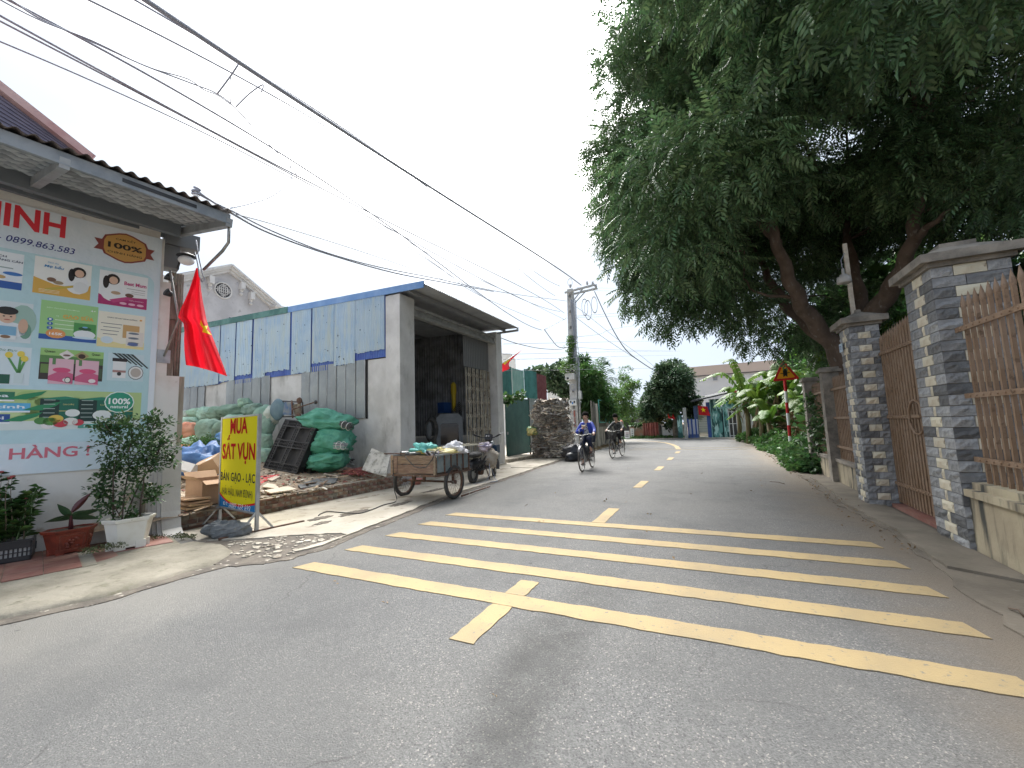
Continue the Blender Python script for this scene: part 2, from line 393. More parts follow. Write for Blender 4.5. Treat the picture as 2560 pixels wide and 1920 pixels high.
M['greensack'] = mat('green_sack', (.06, .29, .195), .6, (.11, .37, .27), 3, .4, .62, 7, (.03, .2, .13), 7, .6, .75, bump=.006, bs=22, bump2=.045, bs2=6, trans=.1)
M['orangesack'] = mat('orange_sack', (.55, .20, .12), .7, (.6, .3, .2), 3, .4, .6, bump=.006, bs=24, bump2=.03, bs2=5)
M['tarp'] = mat('blue_tarp', (.035, .10, .26), .55, (.06, .16, .36), 3, .4, .6, 6, bump=.005, bs=20)
M['card'] = mat('cardboard', (.40, .265, .16), .9, (.34, .22, .13), 3, .4, .65, 6, orand=.12, bump=.001)
M['card_dark'] = mat('wet_cardboard', (.70, .65, .58), .95, (.80, .76, .70), 6, .4, .6, 7, (.24, .22, .2), 8, .58, .7, orand=.4)
M['paper'] = mat('waste_paper', (.68, .64, .58), .9, (.36, .32, .28), 9, .4, .6, 7, (.33, .20, .14), 4, .55, .66, orand=.35, bump=.004, bs=20)
M['white_paint'] = mat('white_paint', (.74, .74, .73), .6, (.6, .6, .58), 6, .5, .8)
M['bark'] = mat('tree_bark', (.155, .11, .082), .9, (.105, .075, .055), 5, .4, .62, 8, (.22, .19, .16), 14, .6, .7, stretch=(1, 1, .5), bump=.012, bs=18)
M['bark_grey'] = mat('grey_bark', (.17, .14, .11), .9, (.1, .085, .07), 6, .4, .6, bump=.01, bs=20)
LEAF = dict(rough=.45, trans=.3, irand=.5, spec=.42)
M['leaf_big'] = mat('longan_leaf', (.078, .145, .062), col2=(.115, .185, .078), ns=.9, **LEAF)
M['leaf_far'] = mat('far_tree_leaf', (.065, .115, .06), col2=(.09, .14, .07), ns=1.2, **LEAF)
M['leaf_light'] = mat('light_leaf', (.10, .20, .045), col2=(.15, .26, .07), ns=1.5, **LEAF)
M['leaf_mid'] = mat('mid_leaf', (.055, .13, .035), col2=(.09, .18, .05), ns=1.5, **LEAF)
M['leaf_shrub'] = mat('shrub_leaf', (.045, .10, .035), col2=(.075, .14, .05), ns=3, **LEAF)
M['banana'] = mat('banana_leaf', (.07, .165, .02), .5, (.12, .21, .03), 2, .4, .6, 5, (.30, .25, .07), 2.2, .62, .7, trans=.35, orand=.3, stretch=(1, 1, 1))
M['dryleaf'] = mat('dry_banana_leaf', (.26, .19, .10), .9, (.18, .12, .06), 5, orand=.25)
M['pole'] = mat('utility_concrete', (.50, .50, .49), .9, (.38, .38, .37), 5, .4, .6, 7, (.2, .2, .19), 3, .6, .75, bump=.003, bs=30)
M['wire'] = mat('cable_black', (.30, .32, .38), .6)
M['wire_light'] = mat('cable_grey', (.30, .31, .34), .6)
M['red_flag'] = mat('red_flag', (.80, .012, .03), .55, (.70, .01, .02), 4, trans=.35)
M['yellow'] = flat(hx('f8d70a'), .6)
M['skin'] = mat('skin', (.52, .32, .23), .55)
M['hair'] = mat('hair', (.010, .009, .008), .9, spec=.1)
M['redpot'] = mat('terracotta_glazed', (.22, .042, .022), .35, (.14, .03, .018), 9, .4, .6, bump=.004, bs=26)
M['whitepot'] = mat('white_pot', (.74, .73, .66), .45, (.62, .58, .48), 4, .5, .75, 6)
M['soil'] = mat('soil', (.07, .05, .035), .98, (.12, .09, .06), 20)
M['rock'] = mat('dark_rock', (.085, .095, .10), .7, (.15, .16, .165), 5, .4, .6, 8, (.22, .21, .18), 9, .62, .7, bump=.015, bs=14)

def asphalt_mat():
    m = bpy.data.materials.new('asphalt'); m.use_nodes = True; t = m.node_tree; L = t.links.new; b = t.nodes['Principled BSDF']
    b.inputs['Roughness'].default_value = .82; b.inputs['Specular IOR Level'].default_value = .35
    tc = N(t, 'ShaderNodeTexCoord'); sp = N(t, 'ShaderNodeSeparateXYZ'); L(tc.outputs['Object'], sp.inputs[0])
    def nz(s, d=4, vec=None, r=.6):
        n = N(t, 'ShaderNodeTexNoise'); n.inputs['Scale'].default_value = s; n.inputs['Detail'].default_value = d; n.inputs['Roughness'].default_value = r
        L(vec or tc.outputs['Object'], n.inputs['Vector']); return n.outputs[0]
    def mr(v, a, bb, c=0, d=1, smooth=False):
        r = N(t, 'ShaderNodeMapRange'); r.inputs['From Min'].default_value = a; r.inputs['From Max'].default_value = bb; r.inputs['To Min'].default_value = c; r.inputs['To Max'].default_value = d
        if smooth: r.interpolation_type = 'SMOOTHSTEP'
        L(v, r.inputs['Value']); return r.outputs[0]
    def ma(op, a, bb):
        n = N(t, 'ShaderNodeMath', operation=op)
        for i, x in enumerate((a, bb)):
            if hasattr(x, 'is_output'): L(x, n.inputs[i])
            else: n.inputs[i].default_value = x
        return n.outputs[0]
    def mx(f, a, bb):
        n = N(t, 'ShaderNodeMix', data_type='RGBA'); L(f, n.inputs[0])
        for i, x in ((6, a), (7, bb)):
            if hasattr(x, 'is_output'): L(x, n.inputs[i])
            else: n.inputs[i].default_value = (*x, 1)
        return n.outputs[2]
    v = N(t, 'ShaderNodeTexVoronoi'); v.inputs['Scale'].default_value = 150; L(tc.outputs['Object'], v.inputs['Vector'])
    vs = N(t, 'ShaderNodeSeparateColor'); L(v.outputs['Color'], vs.inputs[0])
    base = mx(mr(vs.outputs[0], .0, 1), (.10, .10, .10), (.20, .199, .193))
    base = mx(mr(vs.outputs[1], .93, .97), base, (.34, .32, .29))          # pale chips of aggregate
    base = mx(mr(vs.outputs[2], .95, .98), base, (.075, .075, .075))
    base = mx(mr(nz(300, 2), .5, .75, 0, .45), base, (.05, .05, .051))
    base = mx(mr(nz(.55, 6), .35, .7, 0, .5), base, (.155, .149, .136))       # dusty patches
    base = mx(mr(nz(1.7, 7), .50, .70, 0, .6), base, (.092, .092, .091)); base = mx(mr(nz(.33, 4), .5, .56, 0, .3), base, (.10, .10, .10))
    # dust gathered along both kerbs
    nx = ma('MULTIPLY_ADD', nz(.9, 6), 1.5)
    xx = ma('ADD', sp.outputs[0], ma('MULTIPLY', nz(1.3, 7), 1.3))
    base = mx(mr(xx, 1.15, 2.2, 0, .85, True), base, (.20, .165, .125))
    dl = mr(xx, -2.2, -3.9, 0, .75, True)
    near = mr(sp.outputs[1], 3.2, 1.2, 0, 1, True)
    base = mx(ma('MULTIPLY', dl, mr(near, 0, 1, .45, 1)), base, (.28, .265, .235))
    # worn dark wheel/drain streak
    d = ma('ABSOLUTE', ma('ADD', sp.outputs[0], ma('ADD', ma('MULTIPLY', nz(1.1, 5), .7), .56)), 0)
    st = ma('MULTIPLY', mr(d, .30, .03, 0, .5, True), mr(sp.outputs[1], 4.2, 2.2, .12, 1, True))
    st = ma('MULTIPLY', st, mr(nz(5, 6), .3, .6, .35, 1))
    base = mx(st, base, (.036, .035, .032))
    # oil spots
    vv = N(t, 'ShaderNodeTexVoronoi'); vv.inputs['Scale'].default_value = 2.1; L(tc.outputs['Object'], vv.inputs['Vector'])
    base = mx(mr(ma('ADD', vv.outputs['Distance'], ma('MULTIPLY', nz(22, 3), .06)), .075, .055, 0, .7), base, (.05, .048, .045))
    # fine cracks on warped cells, here and there
    wv = N(t, 'ShaderNodeVectorMath', operation='ADD'); nn_ = N(t, 'ShaderNodeTexNoise'); nn_.inputs['Scale'].default_value = 3; nn_.inputs['Detail'].default_value = 5; L(tc.outputs['Object'], nn_.inputs['Vector'])
    sc_ = N(t, 'ShaderNodeVectorMath', operation='SCALE'); sc_.inputs['Scale'].default_value = .35; L(nn_.outputs['Color'], sc_.inputs[0]); L(tc.outputs['Object'], wv.inputs[0]); L(sc_.outputs[0], wv.inputs[1])
    ck = N(t, 'ShaderNodeTexVoronoi', feature='DISTANCE_TO_EDGE'); ck.inputs['Scale'].default_value = .75; L(wv.outputs[0], ck.inputs['Vector'])
    base = mx(ma('MULTIPLY', mr(ck.outputs['Distance'], .007, .001, 0, .6), mr(nz(.7, 3), .52, .6)), base, (.06, .058, .055))
    # polished wheel tracks
    for cxl in (-2.9, -1.9, .1, .9): base = mx(ma('MULTIPLY', mr(ma('ABSOLUTE', ma('ADD', sp.outputs[0], -cxl), 0), .38, .05, 0, .22, True), mr(nz(.8, 5), .35, .65)), base, (.105, .105, .105))
    L(base, b.inputs['Base Color'])
    bp = N(t, 'ShaderNodeBump'); bp.inputs['Distance'].default_value = .003; L(vs.outputs[0], bp.inputs['Height'])
    bp2 = N(t, 'ShaderNodeBump'); bp2.inputs['Distance'].default_value = .007; L(nz(140, 3), bp2.inputs['Height']); L(bp.outputs[0], bp2.inputs['Normal']); L(bp2.outputs[0], b.inputs['Normal'])
    return m
M['asphalt'] = asphalt_mat()
M['paint'] = mat('road_paint', (.37, .275, .135), .8, (.25, .195, .115), 1.5, .45, .75, 9, (.16, .155, .13), 26, .60, .70, bump=.003, bs=120)

# ================================================================ GROUND, ROAD, PAVEMENT
def wob(x, y, a=.05, s=1.3): return a*noise.noise(Vector((x*s, y*s, 3.7)))
mb = MB(); mb.grid(lambda u, v: (-300+600*u, -300+600*v, -.03), 4, 4)
mb.build('ground', M['earth'], kind='structure', origin=(0, 0, -.03))
mb = MB()
mb.face([(-7.2, -9, 0), (1.62, -9, 0), (1.62, 24, 0), (-7.2, 24, 0)])
bend = [(-7.2, 24), (1.62, 24), (1.45, 27), (.9, 30), (-.5, 31.6), (-4, 32.1), (-14, 32.3), (-40, 32.6), (-40, 27.0), (-12, 26.6)]
mb.face([(x, y, 0) for x, y in bend])
mb.build('road', M['asphalt'], kind='structure', origin=(0, 0, 0))
def marking(poly, name='road_marking'):
    mb = MB(); mb.prism(poly, lambda x, y: (x, y, .001), lambda x, y: (x, y, .0055))
    return mb.build(name, M['paint'], kind='structure')
def rough_strip(x0, x1, y0, y1, cutL, cutR, seg=60, a=.008):
    r = random.Random(int(y0*1000)); top = []; bot = []
    for i in range(seg+1):
        t = i/seg; x = x0+(x1-x0)*t; top.append((x-cutR*t*0, y1+r.uniform(-a, a))); bot.append((x, y0+r.uniform(-a, a)))
    bot[0] = (x0-cutL, y0); top[0] = (x0+cutL*.3, y1); bot[-1] = (x1+cutR, y0); top[-1] = (x1-cutR*.3, y1)
    return bot+top[::-1]
for i in range(5):
    y = 2.68+i*.598
    marking(rough_strip(-3.62+.01*i, 1.18+(.05*i if i < 3 else .1), y, y+.19, .05, .035))
def dash(xc, y0, y1, w=.16):
    r = random.Random(int(y0*77)); L_ = []; R_ = []
    for i in range(9):
        y = y0+(y1-y0)*i/8; L_.append((xc-w/2+r.uniform(-.006, .006), y)); R_.append((xc+w/2+r.uniform(-.006, .006), y))
    return L_+R_[::-1]
marking(dash(-1.44, 2.15, 2.676)); marking(dash(-1.44, 2.874, 3.16))
marking(dash(-1.43, 5.27, 6.2))
for y in (8.25, 11.25, 14.25, 17.2): marking(dash(-1.44, y, y+.95))
pts = [(-1.55, 19.6), (-1.75, 21.4), (-2.1, 23.3), (-2.65, 25.4), (-3.5, 27.2), (-4.8, 28.5), (-6.8, 29.3), (-10, 29.7)]
L_ = []; R_ = []
for i, p in enumerate(pts):
    a = Vector(pts[max(i-1, 0)]); b = Vector(pts[min(i+1, len(pts)-1)]); d = (b-a).normalized(); n = Vector((d.y, -d.x))
    L_.append(tuple(Vector(p)-n*.1)); R_.append(tuple(Vector(p)+n*.1))
marking(L_+R_[::-1])
for k in range(2): marking(rough_strip(-3.6, 1.0, 19.3+k*1.2, 19.37+k*1.2, .05, .05, 20))   # second set of crossing bars further on

# left apron: slab edge follows the measured kerb line
edge = [(-4.1, 2.95), (-4.02, 3.3), (-4.12, 3.9), (-4.28, 4.9), (-4.45, 5.8), (-4.6, 6.8), (-4.66, 8.3), (-4.72, 10), (-4.9, 12), (-5.06, 14.1), (-5.15, 18), (-5.0, 22), (-5.2, 24.6), (-6.3, 26.2), (-9, 27), (-14, 27.3), (-40, 27.8)]
def densify(P, step=.12, a=.025, sd=1):
    r = random.Random(sd); out = []
    for (x0, y0), (x1, y1) in zip(P, P[1:]):
        n = max(1, int(math.hypot(x1-x0, y1-y0)/step))
        for i in range(n):
            t = i/n; out.append((x0+(x1-x0)*t+r.uniform(-a, a)*.6+a*noise.noise(Vector((x0+i*.3, y0+t, 1))), y0+(y1-y0)*t))
    out.append(P[-1]); return out
def slab(name, poly, z0, z1, material, kind='structure', fan=None, **k):
    mb = MB(); n = len(poly); mb.prism(poly, lambda x, y: (x, y, z0), lambda x, y: (x, y, z1)); return mb.build(name, material, kind=kind, **k)
e2 = densify(edge)
slab('sidewalk', e2+[(-40, 30), (-40, 20), (-16, 14), (-16, 7.5), (-6.4, 7.5), (-6.45, 3.1), (-5.7, 2.9)]+densify([(-5.5, 3.0), (-5.1, 3.2), (-4.85, 3.42), (-4.5, 3.62), (-4.25, 3.75), (-4.1, 3.72)], .07, .05, 31), -.02, .022, M['apron'])
slab('gutter_strip', [(x-.02, y) for x, y in e2[:110]]+[(x+.13+.09*noise.noise(Vector((y*1.7, 0, 0))), y) for x, y in e2[:110]][::-1], .0, .005, M['mud'])
# broken patch between the shop slab and the apron
pm = densify([(-5.6, 2.86), (-4.6, 2.45), (-4.2, 2.5), (-3.95, 2.8), (-3.92, 3.2), (-3.98, 3.8), (-4.35, 3.9), (-5.0, 3.5), (-5.6, 3.1), (-5.6, 2.86)], .06, .06, 5)[:-1]
slab('mud_patch', pm+[], -.01, .007, M['mud'])
r_ = random.Random(11)
mb = MB()
for i in range(150):     # flakes of the broken surface
    x, y = r_.uniform(-5.2, -4.05), r_.uniform(2.72, 3.65); s = r_.uniform(.015, .07)*(.5 if r_.random() < .5 else 1); a0 = r_.uniform(0, 6)
    if y < 2.62+abs(x+4.5)*.5: continue
    mb.prism([(x+s*cos(a0+k*1.05)*r_.uniform(.6, 1), y+s*.8*sin(a0+k*1.05)*r_.uniform(.6, 1)) for k in range(6)], lambda x, y: (x, y, .0), lambda x, y: (x, y, .017))
mb.build('broken_concrete', M['apron'], kind='stuff', label='broken flakes of pale concrete in the muddy patch', cat='rubble')
for k_, (cx0, cy0, a_, b_) in enumerate(((-5.05, 4.75, .34, .13), (-5.25, 4.25, .26, .1), (-4.95, 4.05, .18, .07), (-4.85, 5.5, .3, .09), (-5.2, 6.9, .4, .08))):
    r2_ = random.Random(k_); P_ = []
    for i in range(36): a = 2*pi*i/36; q_ = .65+.55*abs(noise.noise(Vector((cos(a)*2.3, sin(a)*2.3, k_*3.1))))+r2_.uniform(-.12, .12); P_.append((cx0+b_*1.2*q_*cos(a)-.0, cy0+a_*q_*sin(a)))
    slab('dirt_patch', P_, .015, .0265, M['mud'])
# raised slab in front of the shop
sl = densify([(-5.05, -3), (-4.85, 0), (-4.72, 1.1), (-4.45, 1.65), (-4.5, 2.15), (-4.5, 2.5), (-4.75, 2.78), (-5.2, 2.9), (-5.7, 2.86), (-5.85, 2.5), (-5.95, 2.05), (-6.15, 1.4), (-6.6, 0), (-7.3, -3)], .1, .03, 4)
mb = MB(); n = len(sl); c = Vector((-5.4, 1.2, 0)); zt = .028
for i in range(n):
    p, q = Vector((*sl[i], 0)), Vector((*sl[(i+1) % n], 0))
    def sh(v, k, z): return (v.x*(1-k)+(-5.45-.15*(1.2-v.y))*k, v.y*(1-k*.12)+1.2*k*.12, z+.008*noise.noise(Vector((v.x*3, v.y*3, z*9))))
    mb.face([sh(p, 0, -.02), sh(q, 0, -.02), sh(q, .03, .02), sh(p, .03, .02)], 0, True)
    mb.face([sh(p, .03, .02), sh(q, .03, .02), sh(q, .14, zt), sh(p, .14, zt)], 0, True)
    mb.face([sh(p, .14, zt), sh(q, .14, zt), sh(q, .6, zt+.012), sh(p, .6, zt+.012)], 0, True)
    mb.face([sh(p, .6, zt+.012), sh(q, .6, zt+.012), sh(q, 1, zt+.012), sh(p, 1, zt+.012)], 0, True)
mb.build('pavement_slab', M['slab'], kind='structure', fix=True)
slab('gutter_mud', [(x, y) for x, y in densify([(-4.8, -3), (-4.6, 1.0), (-4.35, 1.6), (-4.38, 2.1), (-4.3, 2.55), (-4.0, 2.7), (-3.93, 2.95)], .1, .02, 8)]+[(-4.2, 2.9), (-4.45, 2.6), (-4.55, 2.1), (-4.5, 1.6), (-4.75, 1.0), (-4.95, -3)], 0, .006, M['mud'])

# right shoulder, paved entry in front of the gate
sh_ = densify([(1.36, -9), (1.4, 0), (1.42, 3.5), (1.5, 4.6), (1.56, 5.7), (1.45, 7.2), (1.5, 9.5), (1.52, 11.5), (1.48, 14.5), (1.5, 19), (1.4, 25), (.6, 29.4)], .14, .05, 9)
slab('shoulder', sh_+[(6, 33), (10, 33), (10, -9)], -.02, .012, M['shoulder'])
slab('entry_pavement', densify([(1.55, 4.55), (1.62, 5.7), (1.53, 7.3), (1.6, 8.6), (1.62, 10.2)], .12, .03, 3)+[(1.95, 10.2), (1.95, 4.3)], .0, .034, mat('entry', (.22, .19, .15), .95, (.15, .13, .10), 2.2, .4, .62, 9, bump=.006, bs=30))
slab('kiosk_apron', densify([(-4.2, 31.6), (-1.5, 30.9), (.8, 29.8), (1.7, 27.5), (2.6, 26.8)], .4, .1, 2)+[(6, 27.5), (6, 34), (-4.2, 34)], -.02, .03, M['apron'])
slab('threshold', [(2.02, 5.75), (2.5, 5.75), (2.5, 7.25), (2.02, 7.25)], 0, .06, M['tile'])

# yard behind the low brick wall
def yard(u, v):
    x = -6.45-10.5*u; y = 2.2+5.15*v; h_ = min(.8, .235+.11*(-6.5-x))+.035*noise.noise(Vector((x*1.2, y*1.2, 0)))+.02*noise.noise(Vector((x*5, y*5, 2)))
    return (x, y, h_)
mb = MB(); mb.grid(yard, 90, 50); mb.build('yard_ground', M['earth'], kind='structure')

# ================================================================ TILE PLATFORM
W = frame((-6.6, 3.1), 15)      # shop frame: (outwards, along the wall, up)
tp = thing('tiled_platform', None, None, (-6.5, 1.5, 0)); tp['kind'] = 'structure'
mb = MB(W); mb.box((0.02, -4.2, -.02), (1.27, -.83, .04)); mb.box((0.02, -.83, -.02), (.95, -.12, .022)); mb.build('concrete_bed', M['slab'], tp)
for i in range(16):
    for j in range(5):
        s0 = -4.18+i*.25+.0; t0 = .03+j*.25
        if s0+.24 > -.8: z = .022; s0 += .03
        else: z = .040
        if s0 > -.3 or (s0 > -.83 and j > 2): continue
        mb = MB(W); mb.box((t0, s0, z), (t0+.244, s0+.244, z+.008)); mb.build('paving_tile', M['tile'], tp)
# ================================================================ LOW BRICK WALL
lw = thing('low_brick_wall', 'low crumbling brick retaining wall along the edge of the scrap yard', 'wall', (-6.5, 5.2, 0))
A = Vector((-6.62, 3.16, 0)); B = Vector((-6.36, 7.28, 0)); D_ = (B-A).normalized(); ang = math.degrees(math.atan2(D_.x, D_.y)); F2 = frame(A, ang); Lw = (B-A).length
mb = MB(F2); mb.box((-.12, 0, -.02), (-.012, Lw, .262)); mb.build('mortar_core', M['mortar'], lw)
bricks = []
for v_ in range(8):
    r = random.Random(v_); mb = MB(); vs = []
    h = Vector((.055, .098, .0285))
    def fn(u, v, ax, sg): pass
    mb.obox((0, 0, 0), h*2); V = [Vector(p)+Vector((r.uniform(-.006, .006), r.uniform(-.008, .008), r.uniform(-.004, .004))) for p in mb.v]; mb.v = [tuple(p) for p in V]
    bricks.append(mb.mesh('brick', M['brick']))
def inst(me, name, parent, loc, rz=0, rot=None):
    o = bpy.data.objects.new(name, me); link(o, parent); o.location = Vector(loc)-OFF[parent]; o.rotation_euler = rot or (0, 0, rz); return o
r = random.Random(5)
for row in range(4):
    y = (.0 if row % 2 else .1)
    while y < Lw-.08:
        if not (row == 3 and r.random() < .1) and not (row == 1 and abs(y-2.2) < .1):
            p = F2(-.052+r.uniform(-.006, .006), y+.1, .032+row*.066)
            inst(r.choice(bricks), 'brick', lw, p, radians(-ang)+r.uniform(-.02, .02))
        y += .208
# ================================================================ SHOP BUILDING
sh = thing('shop_building', 'whitewashed roadside shop wall with a deep tin awning, at the left edge', 'building', (-6.8, 1.5, 0))
mb = MB(W)
mb.box((-.22, -9, 0), (0, -.32, 4.3)); mb.box((-.22, -.32, 0), (.0, -.18, 3.4)); mb.box((-.22, -.32, 3.4), (-.0, -.27, 4.0))
mb.box((-.22, -.18, 0), (0, -.04, 2.1))
mb.box((-8, -.5, 0), (-.22, -.3, 4.0))
mb.build('wall', M['white_wall'], sh)
mb = MB(W); mb.box((-.22, -.27, 3.95), (.02, .12, 4.16)); mb.box((-.22, -.27, 3.62), (.0, -.1, 3.94)); mb.build('head_beam', mat('dark_beam', (.16, .17, .18), .7), sh)
# rendered buttress at the corner with its arched drain niche
mb = MB(W)
pr = [(.0, 0), (.42, 0), (.2, .09), (.1, .3), (.055, .6), (.04, .95), (0, 1.15)]
for k in range(8):
    s0 = -.3+.04*k; q = 1-.75*max(0, (3-k)/3)
    mb.prism([(a*q, b*(.6+.4*q)) for a, b in pr], lambda a, b: (a+.002, s0, b), lambda a, b: (a+.002, s0+.04, b))
mb.build('buttress', M['concrete'], sh)
mb = MB(W); mb.box((.0, -.47, .05), (.012, -.3, .62)); mb.tube([(.09, -.36, .05), (.09, -.36, .62), (.16, -.36, .68)], .024, 8); mb.tube([(.07, -.42, .68), (.2, -.3, .69)], .018, 6); mb.build('drain_pipe', M['steel'], sh)
# awning: everything hangs off the edge line measured in the photograph
E0 = G(-330, 208, 3.9); E1 = G(583, 546, 3.9); ed = (E1-E0).normalized(); en = Vector((ed.y, -ed.x, 0))     # en: towards the road
aw_len = (E1-E0).length
AF = lambda t, s, z: tuple(E0+ed*s+en*t+Vector((0, 0, z)))
mb = MB(AF)      # ribbed tin roof sheet, wave runs along the edge
nw = int(aw_len/.105)
def rf(u, v): s = u*aw_len+.0; return (.06-v*1.9, s, .055+.018*sin(2*pi*u*nw)+v*.46)
mb.grid(rf, nw*8, 1); mb.build('awning_sheet', mat('awning_tin', (.20, .16, .15), .6, (.28, .25, .24), 5, .4, .6), sh)
mb = MB(AF); mb.box((-.03, 0, -.075), (0, aw_len-.03, .035), 0); mb.box((-.035, 0, -.085), (-.0, aw_len-.03, -.075)); mb.build('edge_beam', mat('awning_steel', (.30, .33, .36), .55, (.2, .23, .26), 4), sh)
soff = mat('soffit_tile', (.40, .42, .43), .8, (.27, .285, .30), 6, .4, .6, orand=.3)
# soffit of small overlapping panes: real pieces
mb = MB(AF); mb.add([(-.04, 0, -.03), (-.04, aw_len-.04, -.03), (-1.75, aw_len-.04, .36), (-1.75, 0, .36)], [(0, 1, 2, 3)]); mb.build('soffit_board', mat('soffit_board', (.17, .185, .20), .85), sh)
pn = MB(); pn.add([(-.075, 0, 0), (0, -.042, 0), (.075, 0, 0), (0, .042, 0), (-.06, 0, -.006), (0, -.033, -.006), (.06, 0, -.006), (0, .033, -.006)], [(4, 5, 6, 7), (0, 4, 7, 3), (0, 1, 5, 4), (1, 2, 6, 5), (2, 3, 7, 6)])
pm_ = pn.mesh('soffit_pane', soff)
aa = math.atan2(ed.y, ed.x); cnt = 0
for i in range(12):
    for j in range(24):
        s = aw_len-.12-j*.16-(i % 2)*.08; t = -.12-i*.09
        if s < aw_len-3.4: continue
        p = AF(t, s, -.034+.39*(-t-.04)/1.71); inst(pm_, 'soffit_pane', sh, p, rot=(Matrix.Rotation(aa, 3, 'Z') @ Matrix.Rotation(-.225, 3, 'X')).to_euler()); cnt += 1
mb = MB(AF)
mb.box((-1.32, 0, .09), (-1.24, aw_len-.1, .25)); mb.box((-1.66, 0, .16), (-1.6, aw_len-.04, .33)); mb.build('awning_purlin', mat('purlin', (.17, .19, .21), .6), sh)
def arm(s):
    mb = MB(AF); mb.beam((-.0, s, -.07), (-1.7, s, .27), .07, .1); mb.build('awning_bracket', M['galv_light'], sh)
arm(aw_len-.04); arm(aw_len-1.42)
mb = MB(AF); mb.box((.002, aw_len-1.02, -.045), (.006, aw_len-.38, -.005)); mb.build('gutter_slot', M['black'], sh)
# steel angle and conduit hanging under the tip
mb = MB(AF); mb.tube([(-.05, aw_len-.02, -.02), (-.05, aw_len-.02, -.3), (-.2, aw_len-.02, -.37), (-.75, aw_len-.0, -.47)], .018, 6)
mb.build('hanging_conduit', M['steel'], sh)
# upper roof seen above the awning edge
U0 = Vector(AF(-.35, -1.0, 0)); 
P1_ = PP(0, 225, (E0.x-.45, E0.y), math.degrees(math.atan2(ed.x, ed.y))); P2_ = PP(228, 402, (E0.x-.45, E0.y), math.degrees(math.atan2(ed.x, ed.y)))
dd = (P1_-P2_); P0_ = P2_+dd*2.6
mb = MB()
n = 90
base2 = lambda p: Vector((p.x, p.y, 4.0))
nn = Vector((en.x, en.y, 0))
for k in range(26):      # lapped ribs running parallel to the verge
    a = k/26; b = (k+1)/26; off = nn*(.012 if k % 2 else 0)
    q = lambda p, w_: p*(1-w_)+base2(p)*w_
    mb.face([q(P0_, a)+off, q(P2_, a)+off, q(P2_, b)+off, q(P0_, b)+off])
    mb.face([q(P0_, b), q(P2_, b), q(P2_, b)+nn*.012, q(P0_, b)+nn*.012])
mb.build('upper_gable_cladding', mat('gable_tin', (.15, .145, .21), .6, (.21, .2, .28), 3, .4, .6), sh)
mb = MB(); mb.beam(P0_+nn*.03, P2_+nn*.03, .1, .075); mb.build('verge_flashing', mat('pink_flashing', (.50, .28, .27), .5, (.6, .42, .4), 3), sh)
mb = MB(); mb.add([P0_, P2_, P2_-nn*3+Vector((0, 0, .0)), P0_-nn*3], [(0, 1, 2, 3)]); mb.build('upper_roof', M['maroon_tin'], sh)
# pale corrugated strip and old boards in the gap beyond the wall end
mb = MB(W)
def cs(u, v): return (-.13+.012*sin(u*2*pi*5), -.19+.17*u, 1.1+v*2.5)
mb.grid(cs, 40, 1); mb.build('corrugated_strip', mat('pale_fibre_sheet', (.42, .41, .36), .8, (.25, .23, .19), 4, .45, .65, 6, (.13, .12, .1), 2, .55, .65, st3=(1, 1, .4)), sh)
mb = MB(W); mb.box((-.1, -.19, 1.62), (-.07, -.10, 3.4)); mb.box((-.06, -.2, 2.9), (-.03, -.03, 2.96)); mb.build('old_board', mat('dark_boards', (.13, .115, .10), .9, (.22, .2, .17), 4, .4, .6, 6, stretch=(6, 6, 1)), sh)
mb = MB(W); mb.box((-.05, -.05, .9), (-.02, .02, 2.1)); mb.build('plank', mat('grey_plank', (.4, .36, .3), .9, (.28, .25, .2), 4, stretch=(6, 6, .6)), sh)

# ================================================================ SHOP BANNER
WB = lambda t, s, z: W(t, s, z)
bn = thing('shop_banner', 'large printed pale blue banner of health foods on the shop wall under the awning', 'banner', W(.02, -1.5, 2.4))
white = flat(hx('d9e4ee'), .5); pale = flat(hx('b9dde4'), .5)
bprint = mat('banner_print', hx('dfe7ee'), .45, hx('cfdfe9'), .8, .4, .6, bump2=.03, bs2=2.2)
bpale = mat('banner_print_pale', hx('b4d6db'), .45, hx('c2dfe8'), .8, .4, .6, bump2=.03, bs2=2.2)
mb = MB(W); mb.box((.004, -5.2, .91), (.02, -.30, 3.99)); mb.build('banner_sheet', bprint, bn)
def rrect(y0, y1, z0, z1, r, n=5):
    P = []
    for cx_, cz_, a0 in ((y1-r, z1-r, 0), (y0+r, z1-r, 90), (y0+r, z0+r, 180), (y1-r, z0+r, 270)):
        for k in range(n+1): a = radians(a0+90*k/n); P.append((cx_+r*cos(a), cz_+r*sin(a)))
    return P
def plate(mb, P, x, m=0, th=.0015): mb.prism(P, lambda a, b: (x-th, a, b), lambda a, b: (x, a, b), m)
mb = MB(W); plate(mb, rrect(-5.1, -.36, 1.25, 3.44, .12), .0225); mb.build('pale_field', bpale, bn)
red = flat(hx('d9323f'), .5); navy = flat(hx('27307f'), .5); pink = flat(hx('cf6f80'), .5)
text_fit('TÚ MINH', W, -2.36, -1.20, 3.70, 4.0-.03, .0222, red, bn, bold=.03, cap='M', name='shop_name')
text_fit('0982.115.126 - 0899.863.583', W, -2.27, -1.11, 3.53, 3.605, .0222, navy, bn, cap='0', shear=.2, name='phone_number', bold=.004, slant=-.01)
text_fit('CHÀO HÀNG !', W, -2.08, -.865, 1.08, 1.20, .0225, pink, bn, cap='H', bold=.02, name='greeting_line')
